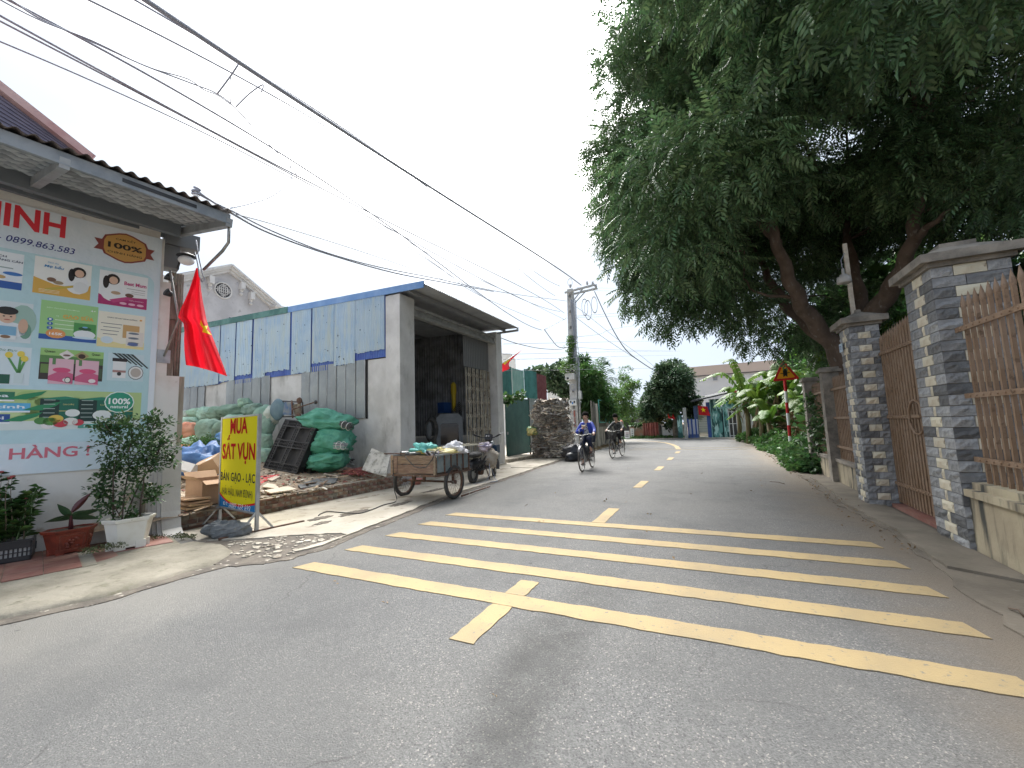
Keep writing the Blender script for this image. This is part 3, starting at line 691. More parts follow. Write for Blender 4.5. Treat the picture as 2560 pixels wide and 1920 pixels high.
# "100%" medal
md = MB(W); 
hexp = lambda c, rz, rs: [(c[0]+rs*x, c[1]+rz*y) for x, y in ((-.82, .62), (-.28, .92), (0, 1), (.28, .92), (.82, .62), (.92, .3), (.92, -.3), (.82, -.62), (.28, -.92), (0, -1), (-.28, -.92), (-.82, -.62), (-.92, -.3), (-.92, .3))]
mc = (-.665, 3.742)
plate(md, [(mc[0]-.29, 3.80), (mc[0]-.2, 3.80), (mc[0]-.2, 3.66), (mc[0]-.29, 3.66), (mc[0]-.25, 3.73)], .0228, 0); plate(md, [(mc[0]+.2, 3.80), (mc[0]+.29, 3.80), (mc[0]+.25, 3.73), (mc[0]+.29, 3.66), (mc[0]+.2, 3.66)], .0228, 0)
plate(md, hexp(mc, .20, .24), .0245, 0); plate(md, hexp(mc, .18, .218), .0262, 1)
brn = flat(hx('8c4a44'), .5); gold = flat(hx('c99c58'), .5); dk = flat(hx('2b2322'), .5)
md.build('medal', [brn, gold], bn)
for s_, a, b, c, d, bo in (('CAM KẾT', -.76, -.57, 3.83, 3.855, .01), ('100%', -.83, -.50, 3.715, 3.79, .03), ('CHÍNH HÃNG', -.83, -.50, 3.645, 3.672, .01)):
    text_fit(s_, W, a, b, c, d, .0266, dk, bn, bold=bo, cap='0', name='medal_lettering')
# product cards
def card(y0, y1, z0, z1, cols, name='picture_card'):
    """cols: list of materials; returns a painter working in 0..1 coordinates of the card"""
    class K: pass
    k = K(); k.mb = MB(W); k.m = []; k.x = .0245; k.n = 0
    def mi(h):
        mt = flat(hx(h), .5)
        if mt not in k.m: k.m.append(mt)
        return k.m.index(mt)
    P = lambda a, b: (y0+(y1-y0)*a, z0+(z1-z0)*b)
    def poly(pts, h, lv=1): plate(k.mb, [P(a, b) for a, b in pts], .0235+lv*.0009, mi(h), .0008)
    def ell(cx_, cy_, rx, ry, h, lv=1, n=14): poly([(cx_+rx*cos(2*pi*i/n), cy_+ry*sin(2*pi*i/n)) for i in range(n)], h, lv)
    def rect(a, b, c, d, h, lv=1): poly([(a, c), (b, c), (b, d), (a, d)], h, lv)
    def txt(s, a, b, c, d, h, lv=4, bold=.0, cap=None, shear=0): text_fit(s, None, *(P(a, c)[0], P(b, c)[0], P(a, c)[1], P(a, d)[1]), .0235+lv*.0009, None, None, bold=bold, mb=k.mb, m=mi(h), cap=cap, shear=shear)
    k.poly, k.ell, k.rect, k.txt, k.done = poly, ell, rect, txt, lambda: k.mb.build(name, k.m, bn)
    return k
def woman(k, x, y, s, sk='d8b49c', top='e8ecee', hair='1c1614'):
    k.ell(x, y-.32*s, .22*s, .28*s, top, 2); k.ell(x+.02*s, y+.02*s, .13*s, .15*s, hair, 3); k.ell(x+.03*s, y-.01*s, .085*s, .11*s, sk, 4); k.ell(x-.11*s, y-.08*s, .06*s, .18*s, hair, 3)
# row 1
k = card(-1.86, -1.50, 2.98, 3.40, []); k.rect(0, 1, 0, 1, 'e9f0f4', 0); k.rect(0, 1, 0, .2, '2d5ba8', 1); k.ell(.75, .33, .25, .12, 'dfe9f3', 2); k.ell(.8, .42, .2, .05, '3f78c0', 3)
k.txt('NGỦI ICH', .1, .65, .84, .91, '2a3c62', bold=.02); k.txt('SỮA TĂNG CÂN', .2, .98, .74, .81, '2a3c62', bold=.02); k.rect(.35, .8, .55, .58, '9aa', 1); k.ell(.2, .45, .1, .06, 'a67e5c', 2); k.ell(.55, .3, .12, .05, 'c5a36d', 3); k.done()
k = card(-1.42, -.955, 2.98, 3.42, []); k.rect(0, 1, 0, 1, 'eef0ec', 0); k.poly([(0, 0), (1, 0), (1, .42), (.75, .28), (.35, .3), (0, .44)], 'dcae4e', 1); k.poly([(.2, .08), (.7, .3), (.7, .36), (.2, .16)], 'c9b04a', 3)
k.txt('Dành cho', .22, .4, .86, .9, '5fa7cf'); k.txt('Mẹ bầu', .16, .5, .72, .83, '3f8cc4', bold=.02, shear=.2); woman(k, .75, .72, 1); k.ell(.82, .32, .14, .16, 'dfe3e4', 4); k.ell(.3, .42, .08, .06, '7b5b45', 4); k.ell(.42, .36, .09, .05, 'a08c6e', 4)
for i in range(3): k.rect(.1, .45, .12-.035*i, .13-.035*i, 'f2e7c4', 4)
k.done()
k = card(-.885, -.425, 2.96, 3.40, []); k.rect(0, 1, 0, 1, 'eceff0', 0); k.poly([(0, 0), (1, 0), (1, .34), (.6, .3), (.3, .12), (0, .3)], 'ad2b6c', 1); k.poly([(.22, .16), (.68, .36), (.7, .26), (.3, .08)], 'c2447f', 3); woman(k, .25, .75, 1.05, hair='2a1d16')
k.txt('Best Mum', .5, .97, .66, .77, 'c0467e', bold=.03); k.rect(.56, .95, .56, .575, '999', 2); k.rect(.66, .95, .49, .5, '999', 2); k.rect(.66, .95, .43, .44, '999', 2); k.ell(.62, .36, .09, .06, '6d4a3b', 4); k.ell(.34, .38, .1, .05, 'b59a7c', 4)
k.txt('100% KHÔNG', .62, .92, .2, .24, 'f3d6e2'); [k.ell(.5+.18*i, .1, .075, .035, 'e7b7cd', 4) for i in range(3)]; k.done()
# row 2
k = card(-1.86, -1.40, 2.38, 2.84, []); k.rect(0, 1, 0, 1, 'd3dfe4', 0); k.ell(.85, .55, .22, .4, '9fbfb4', 1); k.ell(.9, .3, .1, .2, '6d9a86', 2); k.ell(.6, .3, .33, .2, 'dfe5ea', 2); k.ell(.33, .42, .08, .18, 'd2ad95', 4); k.ell(.86, .42, .08, .18, 'd2ad95', 4)
k.ell(.6, .62, .14, .17, 'd8b49c', 5); k.ell(.6, .76, .17, .1, '1f1a18', 6); k.ell(.55, .62, .02, .015, '2a2220', 6); k.ell(.66, .62, .02, .015, '2a2220', 6); k.ell(.605, .54, .05, .015, 'b8665c', 6); k.rect(.45, .76, .06, .38, '7fb0cf', 7); k.rect(.45, .76, .06, .16, 'e3e9ec', 8); k.ell(.6, .12, .08, .04, '8b6b4e', 9); k.done()
k = card(-1.345, -.875, 2.45, 2.91, []); k.rect(0, 1, 0, 1, '9fd08c', 0); k.rect(0, 1, 0, .13, '2d5ba8', 1); k.txt('BỘT ĂN DINH DƯỠNG', .1, .66, .8, .84, 'e8f5df'); k.txt('GẠO SỮA', .38, .93, .58, .68, 'e8b24c', bold=.03, cap='G'); k.txt('VỊ', .26, .31, .6, .64, 'e8f5df'); k.txt('4+', .86, .96, .84, .89, 'ffffff')
for i in range(3): k.ell(.17, .52-.11*i, .05, .045, '2d6bb0', 3); k.rect(.25, .58, .515-.11*i, .53-.11*i, 'e8f5df', 3); k.txt(str(i+1), .15, .19, .50-.11*i, .545-.11*i, 'ffffff', 5)
k.ell(.28, .16, .17, .12, 'e39b5a', 3); k.txt('165K', .17, .4, .12, .19, 'ffffff', 5, .02); k.rect(.58, .98, .12, .5, '4f9a50', 3); k.ell(.78, .2, .2, .12, 'e6edf0', 4); k.ell(.78, .36, .12, .05, '2f5f3c', 5); k.ell(.78, .4, .05, .02, '7fb5e0', 6); k.ell(.78, .11, .22, .03, 'cfe6f2', 6); k.done()
k = card(-.87, -.43, 2.42, 2.87, []); k.rect(0, 1, 0, 1, 'ece9d8', 0); k.poly([(0, 0), (1, 0), (1, .2), (.5, .12), (0, .25)], 'e6dba0', 1); k.txt('CHÁO VỠ HẠT DINH DƯỠNG', .18, .82, .82, .87, '3b4250', bold=.015)
for i in range(4): k.rect(.06+.05*(i % 2), .5-.03*i, .66-.1*i, .675-.1*i, '5b6069', 2)
k.rect(.52, .88, .3, .68, 'c9a46c', 3); k.rect(.6, .98, .08, .5, 'e0dcd3', 4); [k.ell(.76, .45-.14*i, .12, .03, '6c7884', 5) for i in range(3)]; k.ell(.75, .13, .12, .05, '5c6fa0', 6); k.ell(.2, .2, .13, .1, 'cfe0ea', 2); k.ell(.9, .86, .03, .025, 'd7a94b', 3); k.done()
# row 3
k = card(-1.86, -1.385, 1.9, 2.33, []); k.rect(0, 1, 0, 1, 'd7e6ec', 0); k.txt('Sâm Đu Đủ Đực', .2, .78, .86, .93, '4d8a6c', shear=.2); [k.rect(.1, .45, .74-.09*i, .75-.09*i, '8a9aa0', 2) for i in range(4)]
for a, b in ((.66, .78), (.84, .82), (.9, .7)): k.ell(a, b, .06, .08, 'e8d257', 4); k.poly([(a-.02, b-.08), (a+.02, b-.08), (.85, .3), (.8, .3)], '5b9a57', 3)
k.rect(.76, .9, .05, .32, 'cfe0e2', 5); k.rect(.0, .7, .03, .27, '1f5a45', 4); k.txt('SÂM MÁY', .3, .5, .13, .18, 'd8e8dc', 6); k.done()
k = card(-1.32, -.80, 1.93, 2.345, []); k.rect(0, 1, .12, 1, '5d8a4c', 0); k.rect(0, 1, .8, 1, '9cc878', 1); k.rect(.0, 1, .12, .6, '3c3330', 1); k.rect(.02, .17, .3, .55, '6c8a4a', 2); k.rect(.88, .99, .2, .5, '45583f', 2); k.txt('Queen', .06, .22, .87, .95, '39452e', 4, .02); k.txt('Queen', .8, .94, .87, .95, '39452e', 4, .02)
k.poly([(.4, .98), (.52, .85), (.4, .7), (.28, .85)], 'e6e0dc', 3); k.poly([(.64, .98), (.76, .85), (.64, .7), (.52, .85)], 'a89a6a', 3); k.ell(.64, .83, .06, .07, '3e2a22', 4); k.ell(.4, .83, .06, .03, '7a5a58', 4)
for x0_ in (.14, .55): k.rect(x0_, x0_+.38, 0, .72, 'e3b8c6', 4); k.poly([(x0_, .1), (x0_+.38, .02), (x0_+.38, .3), (x0_+.2, .4), (x0_, .22)], 'cf6287', 5); k.ell(x0_+.2, .4, .14, .07, 'd9547f', 6); k.rect(x0_+.05, x0_+.1, .55, .72, '5f8a58', 6); k.ell(x0_+.28, .12, .06, .06, 'efe6e6', 7)
k.ell(.44, .12, .05, .09, '23302a', 8); k.ell(.44, .12, .04, .07, 'e9e4dc', 9); k.done()
k = card(-.76, -.42, 2.0, 2.35, []); k.rect(0, 1, 0, 1, 'c7dde3', 0); [k.poly([(.1+.12*i, 1), (.2+.12*i, 1), (.5+.16*i, .72-.05*i), (.46+.16*i, .7-.05*i)], '2f3f3c', 1) for i in range(5)]
k.rect(.14, .5, .1, .7, 'e6e8e8', 3); k.rect(.12, .52, .7, .82, '2b2525', 4); k.rect(.14, .5, .3, .38, 'a57f78', 4); k.ell(.32, .25, .06, .07, '333', 5); k.ell(.78, .32, .22, .26, '6a7577', 3); k.ell(.78, .32, .2, .23, 'e4e6e4', 4); k.ell(.78, .32, .15, .17, 'b9b0a6', 5); k.done()
# green strip
k = card(-3.2, -.425, 1.40, 1.855, [], 'green_strip'); X = lambda s_: (s_+3.2)/2.775
k.rect(0, 1, .18, 1, 'b7cf8e', 0); k.rect(0, 1, 0, .22, 'd9e4e2', 1); [k.ell(random.uniform(.55, 1)*.95, random.uniform(.4, .95), .03, .12, random.choice(['a8c47c', 'c6d9a0', '9dbb74']), 1) for i in range(14)]
for i, (s_, c_, e_) in enumerate((('ngừa táo bón, tiêu hóa', '2e7a5a', -1.48), ('hỗ trợ bệnh mãn tính', '5fb4df', -1.36), ('giảm đau đầu, mệt mỏi', '28509a', -1.5))):
    z_ = .83-.27*i; k.rect(X(-3.1), X(e_), z_-.13, z_-.09, 'eef3f5', 2); k.rect(X(-3.1), X(e_), z_-.09, z_+.1, c_, 3); k.txt(s_, X(-2.6), X(e_)-.015, z_-.03, z_+.05, 'eef6fa', 5, .02, cap='h')
    k.poly([(X(e_)-.02, z_-.07), (X(e_)+.03, z_-.08), (X(e_)+.07, z_+.04), (X(e_)+.085, z_+.15), (X(e_)+.02, z_+.05)], '2b8a5c', 4)
for a, b, d in ((-1.29, -1.14, -.98), (-.99, -.83, -.5)):
    k.rect(X(a), X(b), .2, .78, '1c3a34', 3); k.rect(X(b), X(d), .22, .8, '1f6d58', 3); k.poly([(X(a), .78), (X(b), .76), (X(d), .8), (X(a)+.07, .85)], '2e8a6d', 4); k.rect(X(b), X(d), .46, .48, 'c7c07a', 5)
    [k.rect(X(a)+.01, X(b)-.012, .3+.11*i, .32+.11*i, '9fb3ab', 5) for i in range(5)]; k.txt('CANH DƯỠNG', X(b)+.01, X(d)-.015, .62, .67, 'd9d48c', 6)
for x_, z_, c_, r2 in ((-1.27, .22, '4f8a4a', .02), (-1.2, .2, '5f9a4a', .022), (-1.16, .27, 'e0c25a', .022), (-1.12, .15, 'c9404e', .022), (-1.04, .2, 'e8e6e0', .022), (-.98, .17, 'c9404e', .018), (-1.22, .1, 'efe9ea', .018), (-.78, .36, 'e6ebe8', .03), (-1.03, .42, 'e6ebe8', .022), (-.62, .3, 'dfe5e2', .02)): k.ell(X(x_), z_, r2, r2*4.5, c_, 7)
k.ell(X(-.63), .72, .05, .3, 'e8f4ec', 6); k.ell(X(-.63), .72, .046, .275, '2f9a7a', 7); k.txt('100%', X(-.73), X(-.53), .66, .83, 'f5faf7', 9, .03); k.txt('natural', X(-.71), X(-.55), .55, .64, 'f5faf7', 9, .02)
k.rect(X(-.98), X(-.6), .02, .13, '5aa596', 5); k.txt('MUA NGAY', X(-.93), X(-.66), .045, .1, 'dff0ea', 7, .01); k.done()

# ================================================================ WALL LAMP, FLOODLIGHT, FLAG
lt = thing('wall_lamp', 'wall lamp with a round white bulb under a flat dark shade beside the banner', 'lamp', W(.1, -.1, 3.5))
mb = MB(); c = PP(466, 651, W(.25, 0, 0), 15); mb.sphere(c, (.095, .095, .065)); mb.build('bulb', flat((.85, .86, .88), .3), lt)
mb = MB(); mb.lathe([(.0, .10), (.05, .10), (.11, .065), (.115, .055), (.0, .06)], c, 16); mb.build('shade', M['black'], lt)
mb = MB(); mb.tube([c+Vector((0, 0, .08)), Vector(W(.12, -.12, 3.68)), Vector(W(0, -.12, 3.62))], .014, 6); mb.build('bracket', M['black'], lt)
for i in range(2):
    q = thing('wall_spotlight', ['upper small black spotlight on the wall edge beside the banner', 'lower small black spotlight on the wall edge beside the banner'][i], 'lamp', W(.05, -.22, 3.45-.22*i))
    mb = MB(W); mb.tube([(0, -.22, 3.5-.22*i), (.1, -.2, 3.47-.22*i)], .015, 6); mb.build('arm', M['black'], q)
    mb = MB(W); mb.lathe([(0, .0), (.035, .0), (.055, .07), (0, .07)], (.12, -.19, 3.42-.22*i), 10, R=rotm(70, 0, 20)); mb.build('lamp_head', M['black'], q)
fl = thing('national_flag', 'large red flag with a yellow star on a slanting pole at the shop corner', 'flag', W(.03, -.22, 2.35))
top = PP(427, 672, W(.22, 0, 0), 15); base = Vector(W(.02, -.22, 2.36))
mb = MB(W); mb.box((.0, -.29, 2.27), (.012, -.15, 2.45)); mb.build('mounting_plate', M['galv_light'], fl)
mb = MB(); tipp = base+(PP(468, 712, W(.3, 0, 0), 15)-base)*1.0; 
mb.tube([base, PP(447, 800, W(.12, 0, 0), 15), PP(425, 675, W(.3, 0, 0), 15)], .014, 8); mb.build('flag_pole', M['steel'], fl)
# cloth: outline from the photo, hanging in a vertical plane 0.3 m off the wall with real folds
plane = W(.30, 0, 0)
rows = [(678, 424, 429), (700, 419, 437), (740, 462-50, 445), (775, 452-2, 505), (790, 449, 508), (800, 448, 512), (830, 459, 519), (860, 461, 533), (885, 461, 545), (910, 465, 556), (926, 490, 563), (941, 552, 561)]
rows = [(670, 490, 495), (698, 482, 500), (726, 473, 503), (752, 462, 507), (776, 451, 512), (795, 445, 516), (812, 459, 521), (832, 461, 530), (856, 460, 540), (882, 461, 551), (904, 463, 561), (919, 465, 568)]
def rowpt(v):
    x = v*(len(rows)-1); i = min(int(x), len(rows)-2); f = x-i; a, b = rows[i], rows[i+1]
    return [a[j]*(1-f)+b[j]*f for j in range(3)]
def cloth(u, v):
    py, xa, xb = rowpt(v); px = xa+(xb-xa)*u; py += 22*v**3*(u**1.5)-6*v*(1-u)
    wv = .06*v**.5*sin(u*9+v*2.5)+.05*v*sin(u*17+1-v*3)+.02*sin(v*14+u*6); p0 = W(.30+wv, 0, 0); return PP(px, py, p0, 15)
mb = MB(); mb.grid(cloth, 40, 44)
fmb = mb.build('flag_cloth', M['red_flag'], fl)
# star follows the cloth, 4 mm proud of it on the road side
def star(mb, fn, c, R, n=5, rot=0, inner=.4, off=None):
    P = []
    for i in range(10):
        a = pi/2+rot+i*pi/5; r = R if i % 2 == 0 else R*inner; P.append((c[0]+r[0]*cos(a), c[1]-r[1]*sin(a)))
    b = [fn(*p) for p in P]; cc = fn(*c); mb.add([cc]+b, [(0, i+1, (i+1) % 10+1) for i in range(10)], 0)
def scl(px, py): return PP(px, py, W(.385, 0, 0), 15)
from mathutils.bvhtree import BVHTree
stp = [(502, 800), (509, 815), (520, 814), (516, 824), (530, 838), (517, 833), (506, 830), (508, 821), (500, 811)]
mo_ = fmb.location; bv = BVHTree.FromPolygons([v.co+OFF[fmb] for v in fmb.data.vertices], [tuple(p.vertices) for p in fmb.data.polygons])
def ins(x, y, P):
    c = False
    for i in range(len(P)):
        (a0, b0), (a1, b1) = P[i], P[i-1]
        if (b0 > y) != (b1 > y) and x < (a1-a0)*(y-b0)/(b1-b0)+a0: c = not c
    return c
def hit(x, y):
    d = Vector(ray(x, y)).normalized(); h = bv.ray_cast(Vector((0, 0, CAMH)), d)[0]; return None if h is None else h-d*.01
mb = MB()
for i in range(44):
    for j in range(56):
        x, y = 498+i*.75, 798+j*.75
        if ins(x+.37, y+.37, stp):
            q = [hit(x, y), hit(x+.75, y), hit(x+.75, y+.75), hit(x, y+.75)]
            if all(q): mb.face(q)
mb.build('star', M['yellow'], fl)
# looped cable above the flag
mb = MB(); mb.tube([PP(x, y, W(.35, 0, 0), 15) for x, y in ((490, 600), (496, 640), (505, 680), (511, 700), (506, 706), (498, 690), (494, 660), (487, 630))], .008, 5)
mb.build('hanging_cable', M['wire'], label='black cable looping down from the awning tip above the flag', cat='cable')
# little porcelain insulator post on the awning edge
ins = thing('cable_post', 'short pale post with cables tied to it on the awning roof edge', 'post', AF(-.1, aw_len-.45, .1))
mb = MB(); p = G(489, 505, 4.02); mb.tube([p, p+Vector((0, 0, .14))], .028, 8); mb.build('insulator', flat((.75, .76, .74), .4), ins)
mb = MB(); mb.torus(p+Vector((0, 0, .13)), .035, .012, (0, 0, 1)); mb.torus(p+Vector((.02, 0, .16)), .03, .01, (.3, .2, 1)); mb.torus(p+Vector((-.01, 0, .1)), .033, .01, (.2, 0, 1)); mb.build('cable_knot', M['wire'], ins)
# ================================================================ STREET SIGN "MUA SAT VUN"
L0 = G(548, 1310, .0); R0 = G(641, 1333, .0)
sa = math.degrees(math.atan2(R0.x-L0.x, R0.y-L0.y)); S_ = frame(L0, sa); SW = (R0-L0).length
def sxy(px, py):
    p = PP(px, py, L0, sa); v = Vector((p.x-L0.x, p.y-L0.y)); return (v.x*sin(radians(sa))+v.y*cos(radians(sa)), p.z)
sg = thing('street_sign', 'yellow standing street sign with red and blue lettering and a blue foot on the apron', 'sign', (L0+R0)/2)
ptl, ptr, pbl, pbr = sxy(560, 1040), sxy(653, 1042), sxy(548, 1266), sxy(640, 1283)
zt = (ptl[1]+ptr[1])/2; zb = (pbl[1]+pbr[1])/2
mb = MB(S_); mb.box((-.012, .0, zb), (.012, SW, zt)); mb.build('panel', flat(hx('dfd21f'), .85, spec=.15), sg)
for y_ in (0, SW):
    mb = MB(S_); mb.box((-.02, y_-.018, 0.03), (.02, y_+.018, zt+.012)); mb.build('leg', M['galv_light'], sg)
    mb = MB(S_); mb.beam((-.62 if y_ else -.55, y_, .02), (.42 if y_ else .5, y_, .02), .04, .035); mb.build('foot_bar', M['rusty'], sg)
    for q in (-1, 1):
        mb = MB(S_); mb.beam((q*.2, y_, .035), (q*.01, y_, .26), .022, .022); mb.build('brace', M['galv_light'], sg)
for z_ in (zt, zb):
    mb = MB(S_); mb.box((-.018, .018, z_-.012), (.018, SW-.018, z_+.012)); mb.build('frame_rail', M['galv_light'], sg)
def arc(dz): return [(.015+(SW-.03)*i/14, sxy(548, 1233)[1]+dz+(sxy(641, 1262)[1]-sxy(548, 1233)[1])*(i/14)-.10*sin(pi*(i/14)**.8)*1.0) for i in range(15)]
A1 = arc(0); A2 = arc(.026)
mb = MB(S_); plate(mb, [(.016, zb+.013), (SW-.016, zb+.013)]+A1[::-1], .0135, 0, .001); plate(mb, A1+A2[::-1], .0142, 1, .001); mb.build('printed_foot', [flat(hx('2a78b4'), .85, spec=.15), flat(hx('d52b2b'), .85, spec=.15)], sg)
sred = flat(hx('b81512'), .85, spec=.15); snavy = flat(hx('10163a'), .85, spec=.15); swh = flat(hx('e6edf2'), .85, spec=.15)
for s_, x0, x1, y0, y1, mt, bo, cap in (('MUA', 579.5, 621.3, 1047, 1085, sred, .03, 'M'), ('SẮT VỤN', 559.7, 640, 1109, 1147, sred, .03, 'T'), ('BÁN GẠO - LẠC', 555.6, 640, 1179, 1199.5, snavy, .01, 'N'),
        ('(HẢI HẬU, NAM ĐỊNH)', 557.8, 634, 1218, 1235, snavy, .0, 'N'), ('ĐT: 0985 729 030', 561, 629, 1253, 1261, swh, .0, '0'), ('0987 365 074', 574.6, 628.4, 1262.5, 1269.5, swh, .0, '0')):
    a0, z1 = sxy(x0, y0); _, z0 = sxy(x0, y1); a1, _ = sxy(x1, y1); text_fit(s_, S_, a0, a1, z0, z1, .0152, mt, sg, bold=bo, cap=cap, spacing=1.0 if y0 < 1150 else 1.1)
# rock by the sign
def rock(name, c, s, seed, label, cat='rock', material=None):
    def fn(p): q = p/max(s); return p*(1+.45*noise.noise(q*1.6+Vector((seed, 0, 0)))+.28*noise.noise(q*4+Vector((0, seed, 0)))+.1*noise.noise(q*11))
    mb = MB(); mb.sphere((0, 0, 0), s, 26, 18, fn=fn); o = mb.build(name, material or M['rock'], label=label, cat=cat, origin=(0, 0, 0)); 
    for p in o.data.polygons: p.use_smooth = False
    o.location = c; return o
o = rock('rock', (-5.55, 3.15, .10), (.24, .12, .115), 4, 'dark grey jagged rock weighing down the foot of the yellow sign'); o.rotation_euler = (0, .1, radians(28))

# ================================================================ SCRAP YARD
def YG(px, py):
    d = ray(px, py); t = (.25-.11*6.5-CAMH)/(d[2]+.11*d[0]); return Vector((d[0]*t, d[1]*t, CAMH+d[2]*t))
YZ = lambda x: .25+.11*(-6.5-x)
def sack(name, label, c, r, mt, group=None, rot=(0, 0, 0), seed=0, tie=None, cat='sack', amp=.13):
    rs = random.Random(seed); off = Vector((seed*3.1, seed*1.7, 0)); m = max(r)
    def fn(p):
        q = Vector((p.x/r[0], p.y/r[1], p.z/r[2])); l = q.length
        sq = (abs(q.x)**2.6+abs(q.y)**2.6+abs(q.z)**2.6)**(1/2.6) or 1
        q = q*(1/sq)*(l**.2 if l else 1)
        k = 1+amp*1.3*noise.noise(q*1.3+off)-amp*1.9*(.25-abs(noise.noise(Vector((q.x*1.6, q.y*3.6, q.z*3.6))+off*2)))*-1+amp*.45*noise.noise(Vector((q.x*3, q.y*8, q.z*8))+off)
        q = q*k
        if tie and q.x*tie > .45: f = max(.28, 1-(q.x*tie-.45)*1.5); q = Vector((q.x*1.25, q.y*f*(1+.25*sin(9*math.atan2(q.z, q.y))), q.z*f))
        return Vector((q.x*r[0], q.y*r[1], q.z*r[2]))
    mb = MB(); mb.sphere((0, 0, 0), (r[0]*.999, r[1]*.999, r[2]*.999), 36, 24, fn=fn)
    o = mb.build(name, mt, label=label, cat=cat, group=group, origin=(0, 0, 0)); o.location = c; o.rotation_euler = [radians(a) for a in rot]; return o
zz = lambda x, y: (430+x/5.53, 980+y/5.53)
GP = 'pale green woven sacks heaped against the shed wall'
sacks = [(220, 310, 70, 50, 6.9, 0, 'whitish sack at the left end of the top row of the heap', 'w'), (350, 285, 115, 55, 6.85, 1, 'flattened pale green sack, second from the left in the top row', 0),
 (470, 310, 95, 90, 6.7, 0, 'round pale green sack, third in the top row', 0), (610, 300, 95, 90, 6.6, -1, 'pale green sack with its gathered tied neck turned to the street', 0),
 (850, 255, 190, 85, 6.75, 0, 'longest pale green sack on the crest of the heap', 0), (1010, 150, 60, 60, 6.8, 1, 'pointed corner of green sack sticking up above the heap', 0),
 (1120, 245, 120, 80, 6.7, 0, 'rounded pale green sack on the crest above the yellow sign', 0), (1280, 400, 130, 200, 6.65, 0, 'tall bulging pale green sack standing right of the yellow sign', 0),
 (1370, 340, 90, 130, 6.75, 0, 'white translucent sack tucked left of the upturned chair', 'w'), (200, 440, 165, 80, 6.35, 1, 'long sagging pale green sack above the orange one', 0),
 (230, 540, 125, 110, 6.0, 0, 'orange woven sack among the pale green ones', 'o'), (530, 525, 165, 140, 6.0, 0, 'big round pale green sack behind the weeds', 0),
 (670, 520, 80, 100, 5.95, 0, 'small pale green sack half hidden behind the yellow sign', 0), (100, 580, 70, 110, 6.1, 0, 'narrow green sack against the shop corner', 0),
 (270, 720, 150, 95, 5.85, 0, 'green sack lying low behind the weeds', 0), (450, 790, 110, 90, 5.8, 0, 'green sack at the foot of the heap, right of the weeds', 0),
 (620, 710, 100, 80, 5.85, 0, 'green sack under the blue plastic bag', 0), (520, 870, 75, 65, 5.7, 0, 'teal plastic sack at the bottom of the heap', 't'),
 (1270, 690, 100, 110, 6.55, 0, 'squashed green sack right of the sign, middle of its stack', 0), (1270, 880, 110, 100, 6.45, 0, 'squashed green sack right of the sign, bottom of its stack', 0),
 (900, 450, 170, 130, 6.6, 0, 'pale green sack hidden behind the yellow sign, upper one', 0), (900, 720, 170, 130, 6.45, 0, 'pale green sack hidden behind the yellow sign, lower one', 0)]
for i, (x, y, rx, ry, Y, tie, lab, k) in enumerate(sacks):
    px, py = zz(x, y); c = PY(px, py, Y); dep = -c.x*.438+Y*.899; s = dep/FPX/5.53
    mt = {'w': mat('white_sack', (.50, .54, .48), .7, (.4, .46, .4), 4, bump=.006, bs=24, bump2=.03, bs2=5), 'o': M['orangesack'], 't': M['greensack']}.get(k, M['palesack'])
    if i == 5: tie = 1
    sack('woven_sack', lab, c, (rx*s*1.05, max(.2, rx*s*.8), ry*s*1.08), mt, GP, (random.uniform(-8, 8), random.uniform(-12, 12) if i != 5 else -55, 28+random.uniform(-12, 12)), i, tie)
# three bright green sacks
gl = ['topmost bright green sack of three, a bundle of dark strips tied to it', 'middle bright green sack of the stack of three, white strips tied to its side', 'bottom bright green sack of the stack of three, its corner on the ground']
for i, (x, y, rx, ry, Y) in enumerate(((1480, 385, 250, 98, 6.65), (1510, 575, 195, 112, 6.6), (1470, 745, 170, 84, 6.5))):
    px, py = 420+x/3.686, 950+y/3.686; c = PY(px, py, Y); dep = -c.x*.438+Y*.899; s = dep/FPX/3.686
    o = sack('bright_green_sack', gl[i], c, (rx*s*1.0, .33, ry*s*1.05), M['greensack'], 'bright green sacks stacked by the pallets', (0, [8, 4, -3][i], 22), 40+i, -1 if i == 0 else None, amp=.2)
    if i < 2:
        mb = MB(); r = random.Random(i); cc = PY(*[(866, 1064), (852, 1114)][i], Y-.36)
        dv = Vector((.95, .1, [-.28, -.05][i]))
        for k in range(16): a = Vector((0, r.uniform(-.05, .05), r.uniform(-.06, .06))); mb.beam(cc+a-dv*(.12+r.uniform(0, .04)), cc+a*1.1+dv*(.13+r.uniform(0, .04)), .025, .012)
        mb.build('strip_bundle', mat('strips', [(.05, .055, .06), (.3, .31, .33)][i], .6, irand=.4), o if False else None, label=['bundle of dark grey plastic strips tied to the top bright green sack', 'bundle of pale plastic strips tied to the middle bright green sack'][i], cat='bundle', group='strip bundles')
        mb = MB(); mb.torus(cc-dv*.06, .085, .006, dv, 14, 5); mb.torus(cc+dv*.07, .085, .006, dv, 14, 5)
        mb.build('tie_string', M['white_paint'], label='white string round the %s strip bundle' % ('upper' if i == 0 else 'lower'), cat='string')
